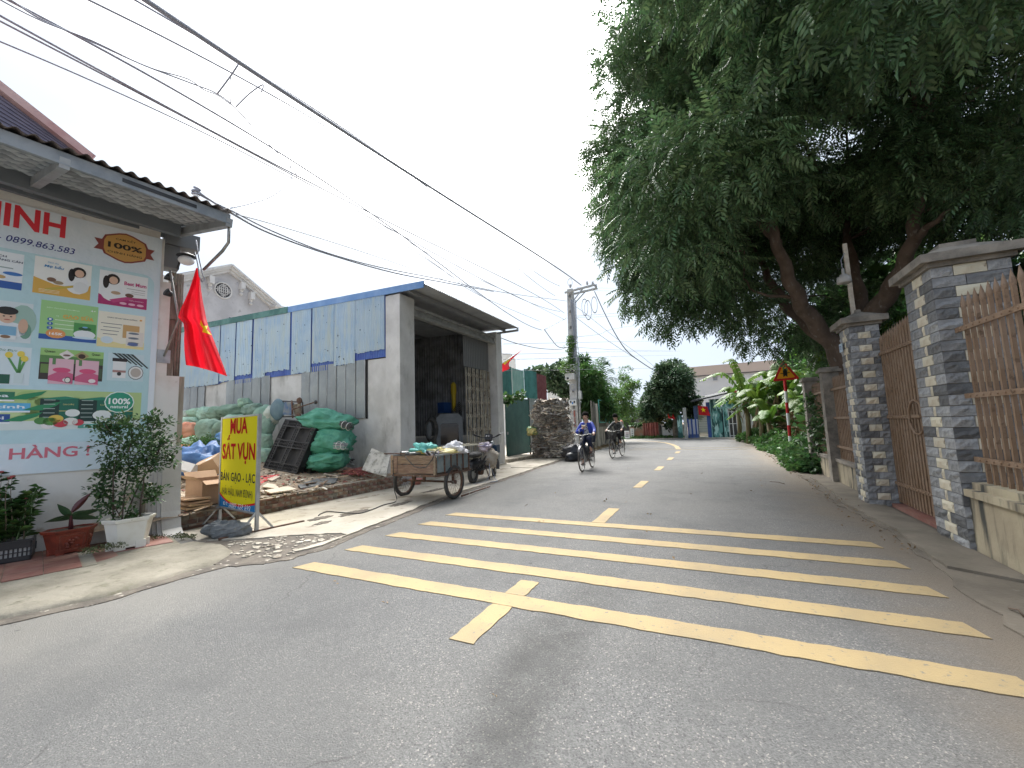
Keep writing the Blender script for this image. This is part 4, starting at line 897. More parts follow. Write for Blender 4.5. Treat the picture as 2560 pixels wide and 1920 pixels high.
# black plastic pallets leaning on the sacks
def pallet(label, BL, BR, TL, th=.13, off=0.):
    BL, BR, TL = Vector(BL), Vector(BR), Vector(TL); u = BR-BL; Wd = u.length; u.normalize(); v = TL-BL; v -= u*v.dot(u); H = (TL-BL).length; v.normalize(); n = u.cross(v).normalized()
    if n.y > 0: n = -n
    o_ = BL-n*off; T = lambda x, y, z: tuple(o_+u*x+v*y+n*z)
    root = thing('plastic_pallet', label, 'pallet', tuple(o_), group='black plastic pallets leaning in the yard')
    def rib(name, boxes):
        mb = MB(T)
        for b in boxes: mb.box(*b)
        mb.build(name, M['pallet'], root)
    for x0 in (0, Wd*.42, Wd-.16): rib('stringer', [((x0, 0, -.02), (x0+.03, H, 0)), ((x0+.13, 0, -.02), (x0+.16, H, 0)), ((x0+.06, 0, -.018), (x0+.08, H, -.004))]+[((x0, y, -.02), (x0+.16, y+.012, -.001)) for y in np.arange(.02, H, .055)])
    for y0 in (0, H*.44, H-.17): rib('cross_deck', [((0, y0, -.022), (Wd, y0+.025, .004)), ((0, y0+.145, -.022), (Wd, y0+.17, .004)), ((0, y0+.08, -.02), (Wd, y0+.09, -.003))]+[((x, y0, -.02), (x+.012, y0+.17, -.001)) for x in np.arange(.02, Wd, .05)])
    for x0 in (0, Wd*.42, Wd-.16):
        for y0 in (0, H*.44, H-.17): rib('foot_block', [((x0, y0, -th), (x0+.16, y0+.17, -.022))])
    rib('back_deck', [((0, y, -th-.02), (Wd, y+.12, -th)) for y in (0, H*.46, H-.12)])
    rib('inner_deck', [((.03, .02, -th*.75), (Wd-.03, H-.02, -th*.7))])
    rib('edge_beam', [((0, 0, -th), (.03, H, 0)), ((Wd-.03, 0, -th), (Wd, H, 0)), ((.03, 0, -th+.02), (Wd-.03, .02, 0)), ((.03, H-.02, -th+.02), (Wd-.03, H, 0))])
BL = YG(657, 1168); BR = YG(741, 1184); TL = PY(697, 1048, BL.y+.42)
pallet('front black plastic pallet leaning back against the green sacks', BL, BR, TL)
pallet('rear black plastic pallet directly behind the front one', BL+Vector((.12, .06, 0)), BR+Vector((.12, .06, 0)), TL+Vector((.12, .06, 0)), off=.17)
# upturned office chair
ch = thing('office_chair', 'old swivel office chair lying on its side on top of the pallets', 'chair', PY(745, 1040, 6.7))
def q4(x, y, Y=6.55): return PY(420+x/3.686, 950+y/3.686, Y)
mb = MB(); c = q4(1012, 272); mb.sphere(c, (.25, .07, .27), 16, 12, fn=lambda p: Vector((p.x*(1.15 if abs(p.z) < .15 else 1), p.y, p.z))); mb.build('backrest', mat('chair_blue', (.06, .12, .16), .5, (.1, .17, .2), 4), ch)
mb = MB(); a, b = q4(1060, 200), q4(1250, 330); mb.tube([q4(1060, 195), q4(1240, 205), q4(1245, 330), q4(1060, 340), q4(1060, 195)], .018, 6); mb.build('seat_frame', M['black'], ch)
mb = MB(); mb.obox((q4(1110, 265)), (.2, .06, .3), rotm(0, 8, 25)); mb.build('seat', mat('seat_blue', (.05, .12, .25), .6, (.2, .22, .22), 6), ch)
mb = MB(); mb.obox((q4(1195, 270, 6.6)), (.18, .05, .26), rotm(0, -12, 25)); mb.build('torn_cover', mat('torn', (.3, .26, .2), .9, (.12, .1, .08), 9), ch)
for x, y, rr in ((1210, 190, 5), (1200, 335, 5), (1360, 205, 3)):
    mb = MB(); p = q4(x, y, 6.45); mb.torus(p, .05*rr/5, .028*rr/5, (.2, -1, 0), 16, 6); mb.lathe([(0, -.02), (.03, -.02), (.03, .02), (0, .02)], p, 8, R=rotm(90)); mb.build('caster', M['rusty'] if rr == 5 else M['black'], ch)
mb = MB(); mb.tube([q4(1150, 270, 6.5), q4(1350, 205, 6.5)], .014, 6); mb.tube([q4(1140, 190, 6.5), q4(1150, 350, 6.5)], .02, 6); mb.build('stem', M['rusty'], ch)
# mottled board leaning at the wall
def board(name, pts, th, mt, label, cat):
    P = [Vector(p) for p in pts]; n = (P[1]-P[0]).cross(P[2]-P[0]).normalized()*th; mb = MB(); b = [tuple(p) for p in P]+[tuple(p+n) for p in P]; k = len(P)
    mb.add(b, [tuple(range(k))[::-1], tuple(range(k, 2*k))]+[(i, (i+1) % k, k+(i+1) % k, k+i) for i in range(k)]); return mb.build(name, mt, label=label, cat=cat, fix=True)
mot = mat('mottled_white', (.55, .53, .49), .85, (.3, .29, .26), 7, .45, .6, 8, (.12, .115, .1), 14, .6, .68, bump=.004, bs=40)
board('stone_board', [PY(906, 1176, 6.55), PY(966, 1193, 6.6), PY(977, 1141, 6.85), PY(931, 1122, 6.8)], .03, mot, 'mottled white stone board leaning on the shed wall beside the cart', 'board')
# tarp, bags, cardboard
def crumple(name, c, r, mt, label, cat, seed=0, group=None, rot=(0, 0, 0), amp=.5, nu=36, nv=22, flatb=True):
    def fn(p):
        q = Vector((p.x/r[0], p.y/r[1], p.z/r[2])); o_ = Vector((seed*2.3, seed, 0))
        k = 1+amp*(noise.noise(q*1.5+o_))+amp*.5*(abs(noise.noise(q*3.7+o_))*2-.6)+amp*.25*noise.noise(q*8+o_)
        q = q*k
        if flatb: q.z = max(q.z, -.45)
        return Vector((q.x*r[0], q.y*r[1], q.z*r[2]))
    mb = MB(); mb.sphere((0, 0, 0), r, nu, nv, fn=fn); o = mb.build(name, mt, label=label, cat=cat, group=group, origin=(0, 0, 0)); o.location = c; o.rotation_euler = [radians(a) for a in rot]; return o
crumple('blue_tarpaulin', YG(468, 1196)+Vector((-.12, .3, .2)), (.55, .42, .36), M['tarp'], 'crumpled blue tarpaulin heaped behind the cardboard boxes', 'tarpaulin', 3, rot=(0, 10, 40))
crumple('pink_bag', YG(541, 1156)+Vector((0, .1, .06)), (.17, .13, .11), flat(hx('d77f9d'), .5), 'small pink plastic bag on the ground left of the yellow sign', 'bag', 5)
crumple('blue_bag', PY(549, 1100, 5.55), (.12, .1, .16), mat('blue_bag', (.09, .28, .62), .4, (.3, .5, .8), 6, trans=.2), 'light blue plastic bag wedged between sacks left of the sign', 'bag', 8)
crumple('orange_cloth', PY(460, 1122, 5.2), (.2, .14, .1), flat(hx('d9785a'), .8), 'orange cloth on top of the blue tarpaulin', 'cloth', 9)
crumple('white_plastic', YG(875, 1166)+Vector((0, .15, .1)), (.2, .16, .15), mat('plastic_stripes', (.62, .62, .6), .4, (.06, .06, .07), 7, .5, .56, 3), 'crumpled white and black plastic at the foot of the green sacks', 'plastic sheet', 12)
crumple('white_film', YG(690, 1160)+Vector((-.5, .1, .02)), (.2, .16, .05), flat((.6, .58, .55), .5), 'scrap of white film at the pallet foot', 'plastic sheet', 14)
def box_open(c, s, rot, label, flaps=True, mt=None, tape=False):
    R = rotm(*rot); root = thing('cardboard_box', label, 'box', tuple(c)); mt = mt or M['card']
    T = lambda x, y, z: tuple(Vector(c)+R @ Vector((x, y, z)))
    x, y, z = s[0]/2, s[1]/2, s[2]; mb = MB(T); t = .006
    mb.box((-x, -y, 0), (x, -y+t, z)); mb.box((-x, y-t, 0), (x, y, z)); mb.box((-x, -y+t, 0), (-x+t, y-t, z)); mb.box((x-t, -y+t, 0), (x, y-t, z)); mb.box((-x+t, -y+t, 0), (x-t, y-t, t)); mb.build('shell', mt, root)
    if flaps:
        for a, b, dv in (((-x, -y, z), (x, -y, z), (0, -.7, .45)), ((x, -y, z), (x, y, z), (.8, 0, -.3)), ((-x, -y, z), (-x, y, z), (-.6, 0, .6)), ((-x, y, z), (x, y, z), (0, .5, .7))):
            dv = Vector(dv)*.16; a, b = Vector(a), Vector(b); mb = MB(T); w_ = Vector((0, 0, .005))
            mb.add([a, b, b+dv, a+dv, a+w_, b+w_, b+dv+w_, a+dv+w_], [(0, 1, 2, 3), (4, 7, 6, 5), (0, 4, 5, 1), (1, 5, 6, 2), (2, 6, 7, 3), (3, 7, 4, 0)]); mb.build('flap', mt, root)
    else: mb = MB(T); mb.box((-x, -y, z), (x, y, z+t)); mb.build('lid', mt, root)
    if tape:
        mb = MB(T); mb.box((-x-.001, -.03, z*.3), (-x, .03, z)); mb.box((-x, -.03, z+t), (x, .03, z+t+.001)); mb.build('tape', flat((.5, .38, .25), .4), root)
        mb = MB(T); mb.box((x*.2, -y*.6, z+t), (x*.7, y*.1, z+t+.001)); mb.build('paper_label', M['white_paint'], root)
    return root
b0 = YG(500, 1262); box_open(b0+Vector((-.18, .22, 0)), (.62, .42, .34), (0, 0, -8), 'large open cardboard box with its flaps spread, behind the brick wall')
box_open(YG(505, 1215)+Vector((-.1, .25, .18)), (.42, .34, .28), (20, -24, 30), 'closed cardboard carton with brown tape tilted on top of the open box', False, tape=True)
box_open(YG(470, 1215)+Vector((-.15, .05, .22)), (.36, .3, .14), (-25, 15, 20), 'white foam box lying tilted beside the taped carton', False, mt=flat((.68, .68, .68), .6))
box_open(YG(535, 1225)+Vector((.05, .2, .03)), (.25, .2, .16), (0, 20, 10), 'small cardboard carton between the open box and the sign', False)
for i in range(4):
    p = YG(462, 1272)+Vector((-.04, .12, .02+.035*i)); rr = random.Random(i)
    mb = MB(); mb.obox((0, 0, 0), (.44-.02*i, .3, .022)); o = mb.build('folded_carton', M['card'], label='flattened brown carton in the small pile left of the open box, %s' % ['lowest', 'second from the bottom', 'third from the bottom', 'topmost'][i], cat='cardboard', group='flattened cartons', origin=(0, 0, 0)); o.location = p; o.rotation_euler = (rr.uniform(-.06, .06), rr.uniform(-.08, .08), rr.uniform(-.2, .2)-.1)
board('red_board', [YG(646, 1215), YG(662, 1203), YG(700, 1186), YG(652, 1190)], .012, flat(hx('c0262c'), .5), 'flat red plastic board on the yard ground right of the sign', 'board')
for i, (a, b, c_, d) in enumerate((((668, 1199), (690, 1190), (700, 1193), (680, 1203)), ((655, 1222), (700, 1228), (690, 1217), (668, 1213)), ((676, 1240), (742, 1230), (720, 1222), (660, 1233)))):
    o = board('cream_plank', [YG(*a), YG(*b), YG(*c_), YG(*d)], .018, flat(hx('c9b9a6'), .8), ['short cream offcut resting on the red board', 'pale cardboard sheet beside the sign post', 'long pinkish sheet near the brick wall edge'][i], 'board')
    o.location.z += .012+.01*i
mb = MB(); pts_ = [YG(*p) for p in ((745, 1214), (790, 1198), (845, 1196), (838, 1208), (790, 1216), (752, 1222))]; P2 = [(p.x, p.y) for p in pts_]
mb.prism(P2, lambda x, y: (x, y, YZ(x)-.02), lambda x, y: (x, y, YZ(x)+.012)); mb.build('tar_sheet', mat('tar', (.07, .075, .08), .7, (.14, .14, .14), 5), label='dark bitumen sheet lying flat on the yard', cat='sheet')
# tangle of pinkish cable
mb = MB(); r = random.Random(3); c = YG(885, 1190)
for i in range(120):
    a = r.uniform(0, 2*pi); p = c+Vector((r.gauss(0, .15), r.gauss(.08, .1), .02+abs(r.gauss(0, .05)))); d = Vector((cos(a), sin(a), r.uniform(-.15, .25)))*r.uniform(.08, .2)
    mb.tube([p-d, p+Vector((0, 0, .03)), p+d], .006, 4)
mb.build('cable_tangle', mat('red_cable', (.34, .10, .09), .6, irand=.5), label='tangled heap of dull red cable scraps at the brick wall end', cat='cable scrap', kind='stuff')
# debris over the yard and wall top
mb = MB(); r = random.Random(9); mts = [flat(hx(h), .85) for h in ('b9af9e', 'a08a72', '8d7560', 'cfc9be', '6b5a4c', '8e5248', '56564f')]
for i in range(1300):
    x = -6.4-abs(r.gauss(0, 1.8)); y = r.uniform(3.0, 7.25); s = abs(r.gauss(.016, .014))+.006; R = rotm(r.uniform(-25, 25), r.uniform(-25, 25), r.uniform(0, 180))
    z = YZ(x)-.01+.035*noise.noise(Vector((x*1.2, y*1.2, 0)))
    mb.obox((x, y, z+.006), (s*r.uniform(1, 2.2), s, r.uniform(.002, .014)), R, r.randrange(7))
mb.build('scrap_debris', mts, label='litter of small scraps over the yard ground', cat='litter', kind='stuff')
mb = MB(); 
for i in range(34):
    x = -6.42-abs(r.gauss(0, .6)); y = r.uniform(3.3, 7.2); R = rotm(r.uniform(-15, 15), r.uniform(-15, 15), r.uniform(0, 180)); mb.obox((x, y, YZ(x)+.03), (r.uniform(.12, .3), r.uniform(.02, .06), .01), R, r.randrange(3))
mb.build('wood_offcuts', [flat(hx('b39c84'), .9), flat(hx('7b6552'), .9), flat(hx('d2c6b8'), .9)], label='scattered wood and board offcuts near the brick wall', cat='offcuts', kind='stuff')
# weeds before the sacks
P, D = shell(520, YG(490, 1160)+Vector((0, .1, .22)), (.42, .3, .32), 4, .1); D[:, 2] = abs(D[:, 2])+.2
scatter('weed_clump', spray_template(3, .13, .06, .028, .3), P, D, rng.uniform(.7, 1.4, len(P)), M['leaf_mid'], seed=2, label='weeds growing in front of the heap of sacks', cat='weeds', kind='stuff')

# ================================================================ SHED
sd2 = thing('scrap_shed', 'open fronted grey concrete shed with faded blue tin side and lean-to roof', 'shed', (-9, 9.8, 0))
cm = M['concrete']
def part(name, mt, *boxes, T=None, parent=None):
    mb = MB(T)
    for b in boxes: mb.box(*b)
    return mb.build(name, mt, parent or sd2)
part('column', cm, ((-6.88, 7.35, 0), (-6.45, 7.87, 4.46))); part('column', cm, ((-7.1, 12.1, 0), (-6.45, 12.5, 4.46)))
part('side_wall', cm, ((-16, 7.4, 0), (-6.88, 7.6, 2.98))); part('far_wall', cm, ((-16, 12.3, 0), (-7.1, 12.5, 1.0)))
part('floor', M['apron'], ((-10.6, 7.6, 0), (-6.3, 12.3, .05)))
part('lintel_beam', mat('painted_beam', (.3, .3, .29), .8, (.2, .2, .2), 4), ((-6.62, 7.87, 4.05), (-6.47, 12.1, 4.12)), ((-6.62, 7.87, 4.24), (-6.47, 12.1, 4.30)), ((-6.57, 7.87, 4.12), (-6.53, 12.1, 4.24)))
def corr(name, mt, p, u, v, n, pitch=.076, amp=.011, parent=None, lab=None, seg=6, ragged=0):
    p, u, v, n = Vector(p), Vector(u), Vector(v), Vector(n).normalized(); L_ = u.length; k = max(2, int(L_/pitch)); mb = MB(); rs = random.Random(int(abs(p.x*100)))
    rag = [rs.uniform(-ragged, ragged) for _ in range(k+2)]
    def f(a, b): return p+u*a+v*(b+(rag[int(a*k)]*(1-b) if ragged else 0))+n*amp*sin(2*pi*a*k)
    mb.grid(f, k*seg, 1); o = mb.build(name, mt, parent or sd2)
    if lab: o['label'] = lab
    return o
# blue tin cladding: a deep blue layer and faded sheets nailed over it
zb_ = lambda px: (2.92+(PY(px, 0, 7.3).x+15.5)*.018)
xs = lambda px: PY(px, 900, 7.31).x
ztop = lambda x: 4.50-(x+6.9)*.03
q5 = [(440, 546, 0), (546, 585, 0), (585, 626.5, .22), (626.5, 723.6, 0), (723.6, 775, 0), (775, 830, .2), (830, 883, 0), (883, 960.6, .16)]
for i, (a, b, up_) in enumerate(q5):
    xa, xb = xs(a), xs(b)
    z0 = [2.86, 2.9, 2.80, 2.86, 2.86, 2.86, 2.93, 3.0][i]
    corr('under_sheet', M['blue_deep'], (xa, 7.37, z0), (xb-xa, 0, 0), (0, 0, ztop(xa)-z0), (0, -1, 0))
    u2 = up_ if up_ else 0
    if i == 3: 
        xm = xs(660); corr('faded_sheet', M['blue_faded'], (xa+.06, 7.34, z0+.03), (xm-xa-.06, 0, 0), (0, 0, ztop(xa)-z0-.03), (0, -1, 0), ragged=.006); corr('faded_sheet', M['blue_faded'], (xm, 7.345, z0+.16), (xb-xm-.05, 0, 0), (0, 0, ztop(xa)-z0-.16), (0, -1, 0), ragged=.012)
    else: corr('faded_sheet', M['blue_faded'], (xa+.03, 7.34, z0+.015+u2), (xb-xa-.05 if i not in (5, 6) else xb-xa-.01, 0, 0), (0, 0, ztop(xa)-z0-.015-u2), (0, -1, 0), ragged=.012)
mb = MB(); r = random.Random(6)
for i in range(90):
    x = r.uniform(-14.5, -6.95); z = r.choice([3.05, 3.35, 3.75, 4.2])+r.uniform(-.12, .12); mb.lathe([(0, 0), (r.uniform(.008, .02), 0), (.0, .002)], (x, 7.325, z), 6, R=rotm(90))
mb.build('nail_holes', flat((.02, .015, .015), .9), sd2, kind='stuff')
# grey sheets over the openings, one part for every panel between seams
def panels(px0, px1, z0, z1, n):
    x0, x1 = PY(px0, 1000, 7.37).x, PY(px1, 1000, 7.37).x
    for i in range(n):
        a, b = x0+(x1-x0)*i/n, x0+(x1-x0)*(i+1)/n; rs = random.Random(i*7+int(px0)); o1 = rs.uniform(0, 9)
        mb = MB(); mb.grid(lambda u, v: (a+.004+(b-a-.008)*u, 7.372-.006*(i % 2)-.035*noise.noise(Vector((a+u*.5+o1, v*2.4, o1)))*sin(pi*u)-.012*sin(pi*u), z0+(z1-z0)*v), 6, 14); mb.build('cover_sheet', M['galv'], sd2)
        mb = MB(); mb.box((b-.008, 7.352, z0), (b+.008, 7.36, z1)); mb.build('standing_seam', M['galv_light'], sd2)
panels(752, 913, 1.58, 3.0, 7); panels(564, 674, 1.3, 2.92, 5); panels(458, 511, 1.3, 2.9, 3)
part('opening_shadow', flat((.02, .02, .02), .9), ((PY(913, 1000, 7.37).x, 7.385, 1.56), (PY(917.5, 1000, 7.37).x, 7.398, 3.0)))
# roof
Ra, Rb = G(1050, 713, 4.55), G(1305, 819, 4.55)
xe = (Ra.x+Rb.x)/2; y0r, y1r = Ra.y, Rb.y
def roof(a, b): x = xe+(-16.5-xe)*b; y = y0r+(y1r-y0r)*a; return (x, y, 4.56+b*.34+.011*sin(2*pi*a*(y1r-y0r)/.076))
mb = MB(); mb.grid(roof, int((y1r-y0r)/.076)*6, 1); mb.build('roof_sheet', mat('roof_underside', (.27, .28, .30), .6, (.34, .35, .36), 3), sd2)
mb = MB()
for k in range(6): x = xe-.5-k*1.6; z = 4.5+(xe-x)/10.9*.34; mb.beam((x, y0r+.05, z), (x, y1r-.05, z), .05, .08)
mb.build('purlin', mat('shed_purlin', (.2, .205, .21), .7), sd2)
part('rafter', mat('shed_rafter', (.2, .2, .2), .7), ((-16, 7.9, 4.36), (-6.5, 7.97, 4.44))); part('rafter', M['galv_light'], ((-7, 12.2, 4.40), (xe+.02, 12.27, 4.46)), ((xe+.02, 12.2, 4.40), (xe+.06, 12.27, 4.52)))
f1 = PY(723, 745, y0r).x
mb = MB(); mb.beam((xe+.0, y0r-.02, 4.545), (f1, y0r-.02, 4.545+(xe-f1)/10.9*.34), .03, .16); mb.build('roof_flashing', M['blue_fascia'], sd2, label='faded blue roof edge flashing')
mb = MB(); mb.beam((f1, y0r-.03, 4.545+(xe-f1)/10.9*.34), (-16.4, y0r-.03, 4.87), .03, .17); mb.build('roof_flashing', M['green_fascia'], sd2, label='dark green roof edge flashing at the rear')
mb = MB(); mb.beam((-6.9, y0r+.12, 4.5), (-16.4, y0r+.12, 4.8), .12, .05); mb.build('edge_purlin', M['rusty'], sd2)
# interior cladding
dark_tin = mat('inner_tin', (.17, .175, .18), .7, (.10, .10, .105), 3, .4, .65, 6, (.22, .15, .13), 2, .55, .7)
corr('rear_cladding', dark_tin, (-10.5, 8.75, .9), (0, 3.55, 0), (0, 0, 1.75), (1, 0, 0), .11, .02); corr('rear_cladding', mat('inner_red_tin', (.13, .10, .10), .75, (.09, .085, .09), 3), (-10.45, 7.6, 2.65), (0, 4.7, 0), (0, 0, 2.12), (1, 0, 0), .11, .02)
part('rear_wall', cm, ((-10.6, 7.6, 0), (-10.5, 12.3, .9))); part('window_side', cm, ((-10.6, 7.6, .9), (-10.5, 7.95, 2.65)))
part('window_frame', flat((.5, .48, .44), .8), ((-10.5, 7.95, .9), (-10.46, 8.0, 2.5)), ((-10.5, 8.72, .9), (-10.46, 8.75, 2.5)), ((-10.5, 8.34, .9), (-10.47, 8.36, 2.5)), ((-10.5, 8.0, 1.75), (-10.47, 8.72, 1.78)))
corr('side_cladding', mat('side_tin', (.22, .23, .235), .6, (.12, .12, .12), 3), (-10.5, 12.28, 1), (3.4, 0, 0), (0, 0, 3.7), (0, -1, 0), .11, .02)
part('crossbar', M['rusty'], ((-10.42, 7.7, 2.6), (-10.36, 12.2, 2.68)))
# folding gate bundled at the far column
fg = thing('folding_gate', 'cream folding scissor gate pushed open against the far shed column', 'gate', (-6.75, 11.6, .05))
ga, gb = PX(1164, 1000, -6.7).y, 12.06; gz = PX(1168, 918, -6.7).z
gm = mat('gate_cream', (.46, .42, .34), .7, (.3, .26, .2), 5, .4, .6, 6, (.15, .11, .08), 9, .55, .66)
nb = 13
for i in range(nb):
    y = ga+(gb-ga)*(i+.5)/nb; mb = MB(); mb.box((-6.72+.02*(i % 2), y-.012, .06), (-6.69+.02*(i % 2), y+.012, gz)); mb.build('upright', gm, fg)
for k in range(7):
    for sgn in (0, 1):
        mb = MB()
        for i in range(nb-1): y = ga+(gb-ga)*(i+.5)/nb; z = .3+k*.42; mb.beam((-6.68, y, z+(.0 if (i+sgn) % 2 else .12)), (-6.68, y+(gb-ga)/nb, z+(.12 if (i+sgn) % 2 else 0)), .006, .014)
        mb.build('lattice_arm', gm, fg)
corr('upper_gate_sheet', mat('upper_tin', (.16, .165, .17), .6), (-6.75, ga, gz+.03), (0, gb-ga, 0), (0, 0, 4.1-gz), (1, 0, 0), .1, .02)
# machine and things inside
ma_ = thing('baling_machine', 'grey steel press cabinet with a dark square window inside the shed', 'machine', (-8.4, 10.2, .05))
mc_ = PX(1124, 1070, -7.9); MF = frame((mc_.x, mc_.y), 53); gx = mat('machine_grey', (.24, .26, .285), .5, (.19, .205, .22), 4)
ht = PX(1124, 1034, -7.9).z
mb = MB(MF); oc = lambda h_, w_, c_: [(-w_, .05), (w_, .05), (w_, h_-c_), (w_-c_, h_), (-w_+c_, h_), (-w_, h_-c_)]
OUT = oc(ht, .43, .14); IN = [(-.3, ht-1.02+.0), (.3, ht-1.02), (.3, ht-.38), (.24, ht-.32), (-.24, ht-.32), (-.3, ht-.38)]
for i in range(6):
    j = (i+1) % 6; a, b, c_, d = OUT[i], OUT[j], IN[j], IN[i]
    mb.face([(.0, *a), (.0, *b), (.0, *c_), (.0, *d)]); mb.face([(0, *d), (0, *c_), (-.08, *c_), (-.08, *d)]); mb.face([(0, *a), (-.8, *a), (-.8, *b), (0, *b)])
mb.build('cabinet', gx, ma_)
mb = MB(MF); mb.prism(IN, lambda a, b: (-.09, a, b), lambda a, b: (-.08, a, b)); mb.build('window_pane', flat((.012, .013, .015), .1), ma_)
mb = MB(MF); mb.box((.0, -.02, ht-1.14), (.03, .3, ht-1.11)); mb.box((0, .3, ht-1.2), (.05, .34, ht-.98)); mb.box((0, .15, ht-1.24), (.03, .36, ht-1.21)); mb.box((0, -.34, ht-1.3), (.012, .34, ht-1.28)); mb.build('latch', M['black'], ma_)
yc = thing('hydraulic_cylinder', 'tall yellow hydraulic cylinder behind the grey machine', 'cylinder', (-8.8, 10.9, 1.6))
p = PX(1135, 1028, -8.12); tz = PX(1135, 956, -8.12).z
mb = MB(); mb.lathe([(0, .0), (.05, .0), (.07, .35*(tz-p.z)), (.085, .6*(tz-p.z)), (.095, .62*(tz-p.z)), (.095, .93*(tz-p.z)), (.05, .97*(tz-p.z)), (.05, tz-p.z), (0, tz-p.z)], p, 14); mb.build('cylinder_body', mat('yellow_paint', (.55, .40, .02), .45), yc)
mb = MB(); mb.tube([p+Vector((0, 0, -1.4)), p], .04, 6); mb.build('stand', M['steel'], yc)
bb = PX(1111, 1032, -8.3); mb = MB(); mb.obox((bb.x, bb.y, bb.z+.17), (.3, .34, .36), rotm(0, 0, -10)); mb.build('blue_box', mat('navy_drum', (.01, .05, .18), .4), label='dark blue square drum on top of the grey machine', cat='drum')
hz = thing('rubber_hose', 'coil of black hose hanging at the shed wall beside the machine', 'hose', (-7.6, 9, .8))
hp = PX(1076, 1075, -7.6); mb = MB()
for k in range(4): mb.torus(hp+Vector((0, .02*k, 0)), .17+.012*k, .018, (1, -.5, 0), 20, 5)
for v in range(len(mb.v)): x_, y_, z_ = mb.v[v]; mb.v[v] = (x_, y_, hp.z+(z_-hp.z)*1.7)
mb.build('coil', M['rubber'], hz)
mb = MB(); mb.sphere(hp+Vector((-.1, .05, 0)), (.1, .1, .28)); mb.build('grey_tank', mat('tank', (.15, .16, .17), .6), label='slim grey tank behind the hose coil', cat='tank')
mb = MB()
for k in range(6): mb.tube([PX(1130+4*k, 1030, -8.0), PX(1148, 1005+5*k, -8.0), PX(1160, 1020+7*k, -8.0)], .012, 5)
mb.build('hose_bundle', M['rubber'], label='black hoses looping above the grey machine', cat='hose')
mb = MB(); mb.beam((-9.9, 11.0, 2.6), (-9.6, 11.6, .9), .04, .04); mb.build('leaning_bar', M['rusty'], label='rusty bar leaning inside the shed', cat='bar')
# ================================================================ HOUSE BEHIND
hs = thing('gable_house', 'pale rendered house gable with a round fretwork vent beyond the shed', 'house', (-22, 14, 0))
X_ = -20.; hp = lambda px, py: PX(px, py, X_)
pk = hp(571, 668); er = hp(690, 768); hw = er.y-pk.y; ez = er.z
hm = mat('house_render', (.42, .41, .42), .9, (.52, .51, .52), 1.5, .4, .6, 7, (.3, .29, .29), 3, .58, .72)
yl, yr = pk.y-hw, er.y
mb = MB(); mb.prism([(yl+.3, 0), (yr-.3, 0), (yr-.3, ez-.05), (pk.y, pk.z-.15), (yl+.3, ez-.05)], lambda a, b: (X_-9, a, b), lambda a, b: (X_, a, b)); mb.build('wall', hm, hs)
tr = mat('cornice', (.60, .59, .58), .85, (.48, .47, .46), 3, .5, .7)
for s_ in (-1, 1):
    ya = pk.y+s_*(hw+.05); mb = MB()
    for k, (o1, h_, dz) in enumerate(((.42, .10, .0), (.34, .10, -.11), (.24, .12, -.23))): mb.beam((X_-.1+o1/2, pk.y, pk.z+.05+dz), (X_-.1+o1/2, ya, ez+.02+dz), o1, h_)
    mb.build('cornice', tr, hs); mb = MB()
    mb.box((X_-.1, ya-.35*s_, ez-.3), (X_+.42, ya+.3*s_, ez-.12)); mb.box((X_-.1, ya-.28*s_, ez-.42), (X_+.3, ya+.18*s_, ez-.3)); mb.box((X_-.1, ya-.4*s_, ez-.12), (X_+.5, ya+.4*s_, ez-.02)); mb.build('eave_return', tr, hs)
    mb = MB(); mb.add([(X_+.2, pk.y, pk.z+.12), (X_+.2, ya+s_*.1, ez+.06), (X_-9, ya+s_*.1, ez+.06), (X_-9, pk.y, pk.z+.12)], [(0, 1, 2, 3)]); mb.build('roof_slope', tr, hs)
vc = hp(557.5, 726); vr = 19/1030*(20*.438*2+vc.y*.9)*.95
vr = (hp(576, 726).y-vc.y)
mb = MB(); mb.torus((X_+.02, vc.y, vc.z), vr*1.13, vr*.12, (1, 0, 0), 32, 6); mb.build('vent_ring', tr, hs)
mb = MB(); mb.lathe([(0, .012), (vr*1.03, .012), (vr*1.03, 0)], (X_, vc.y, vc.z), 24, R=rotm(0, 90, 0)); mb.build('vent_recess', flat((.06, .06, .065), .9), hs)
mb = MB(); t_ = vr*.09
def bar(y0, z0, y1, z1): mb.box((X_+.014, vc.y+y0*vr, vc.z+z0*vr), (X_+.05, vc.y+y1*vr, vc.z+z1*vr))
for y0 in (-.28, 0, .28): bar(y0-.05, -.42, y0+.05, .42)
for z0 in (-.9, -.62, .52, .8): pass
for sg_ in (-1, 1):
    bar(-.5, sg_*.55-.05, .5, sg_*.55+.05); bar(-.05, min(sg_*.55, sg_*1), .05, max(sg_*.55, sg_*1)); bar(-.35, sg_*.76-.05, .35, sg_*.76+.05); bar(sg_*.55-.05, -.55, sg_*.55+.05, .55); bar(min(sg_*.55, sg_*1), -.05, max(sg_*.55, sg_*1), .05); bar(sg_*.76-.05, -.35, sg_*.76+.05, .35); bar(-.5, sg_*.2-.04, .5, sg_*.2+.04)
mb.build('fretwork', tr, hs)
for px, py in ((640-.0, 748), (616, 735), (604-2, 722), (524, 708)):
    pass
for px, py in ((601, 723), (625, 747), (523, 708)):
    c = hp(px, py); mb = MB(); mb.box((X_, c.y-.1, c.z-.05), (X_+.25, c.y+.1, c.z+.3))
    for k in range(4): mb.sphere((X_+.1, c.y-.02, c.z+.22-.16*k), (.09, .08, .08), 8, 6)
    mb.build('bracket', tr, hs)
mb = MB(); mb.box((X_, hp(572, 790).y, hp(572, 795).z-.5), (X_+.02, hp(590, 790).y, hp(572, 793).z)); mb.build('window', flat((.1, .11, .12), .3), hs)
mb = MB(); 
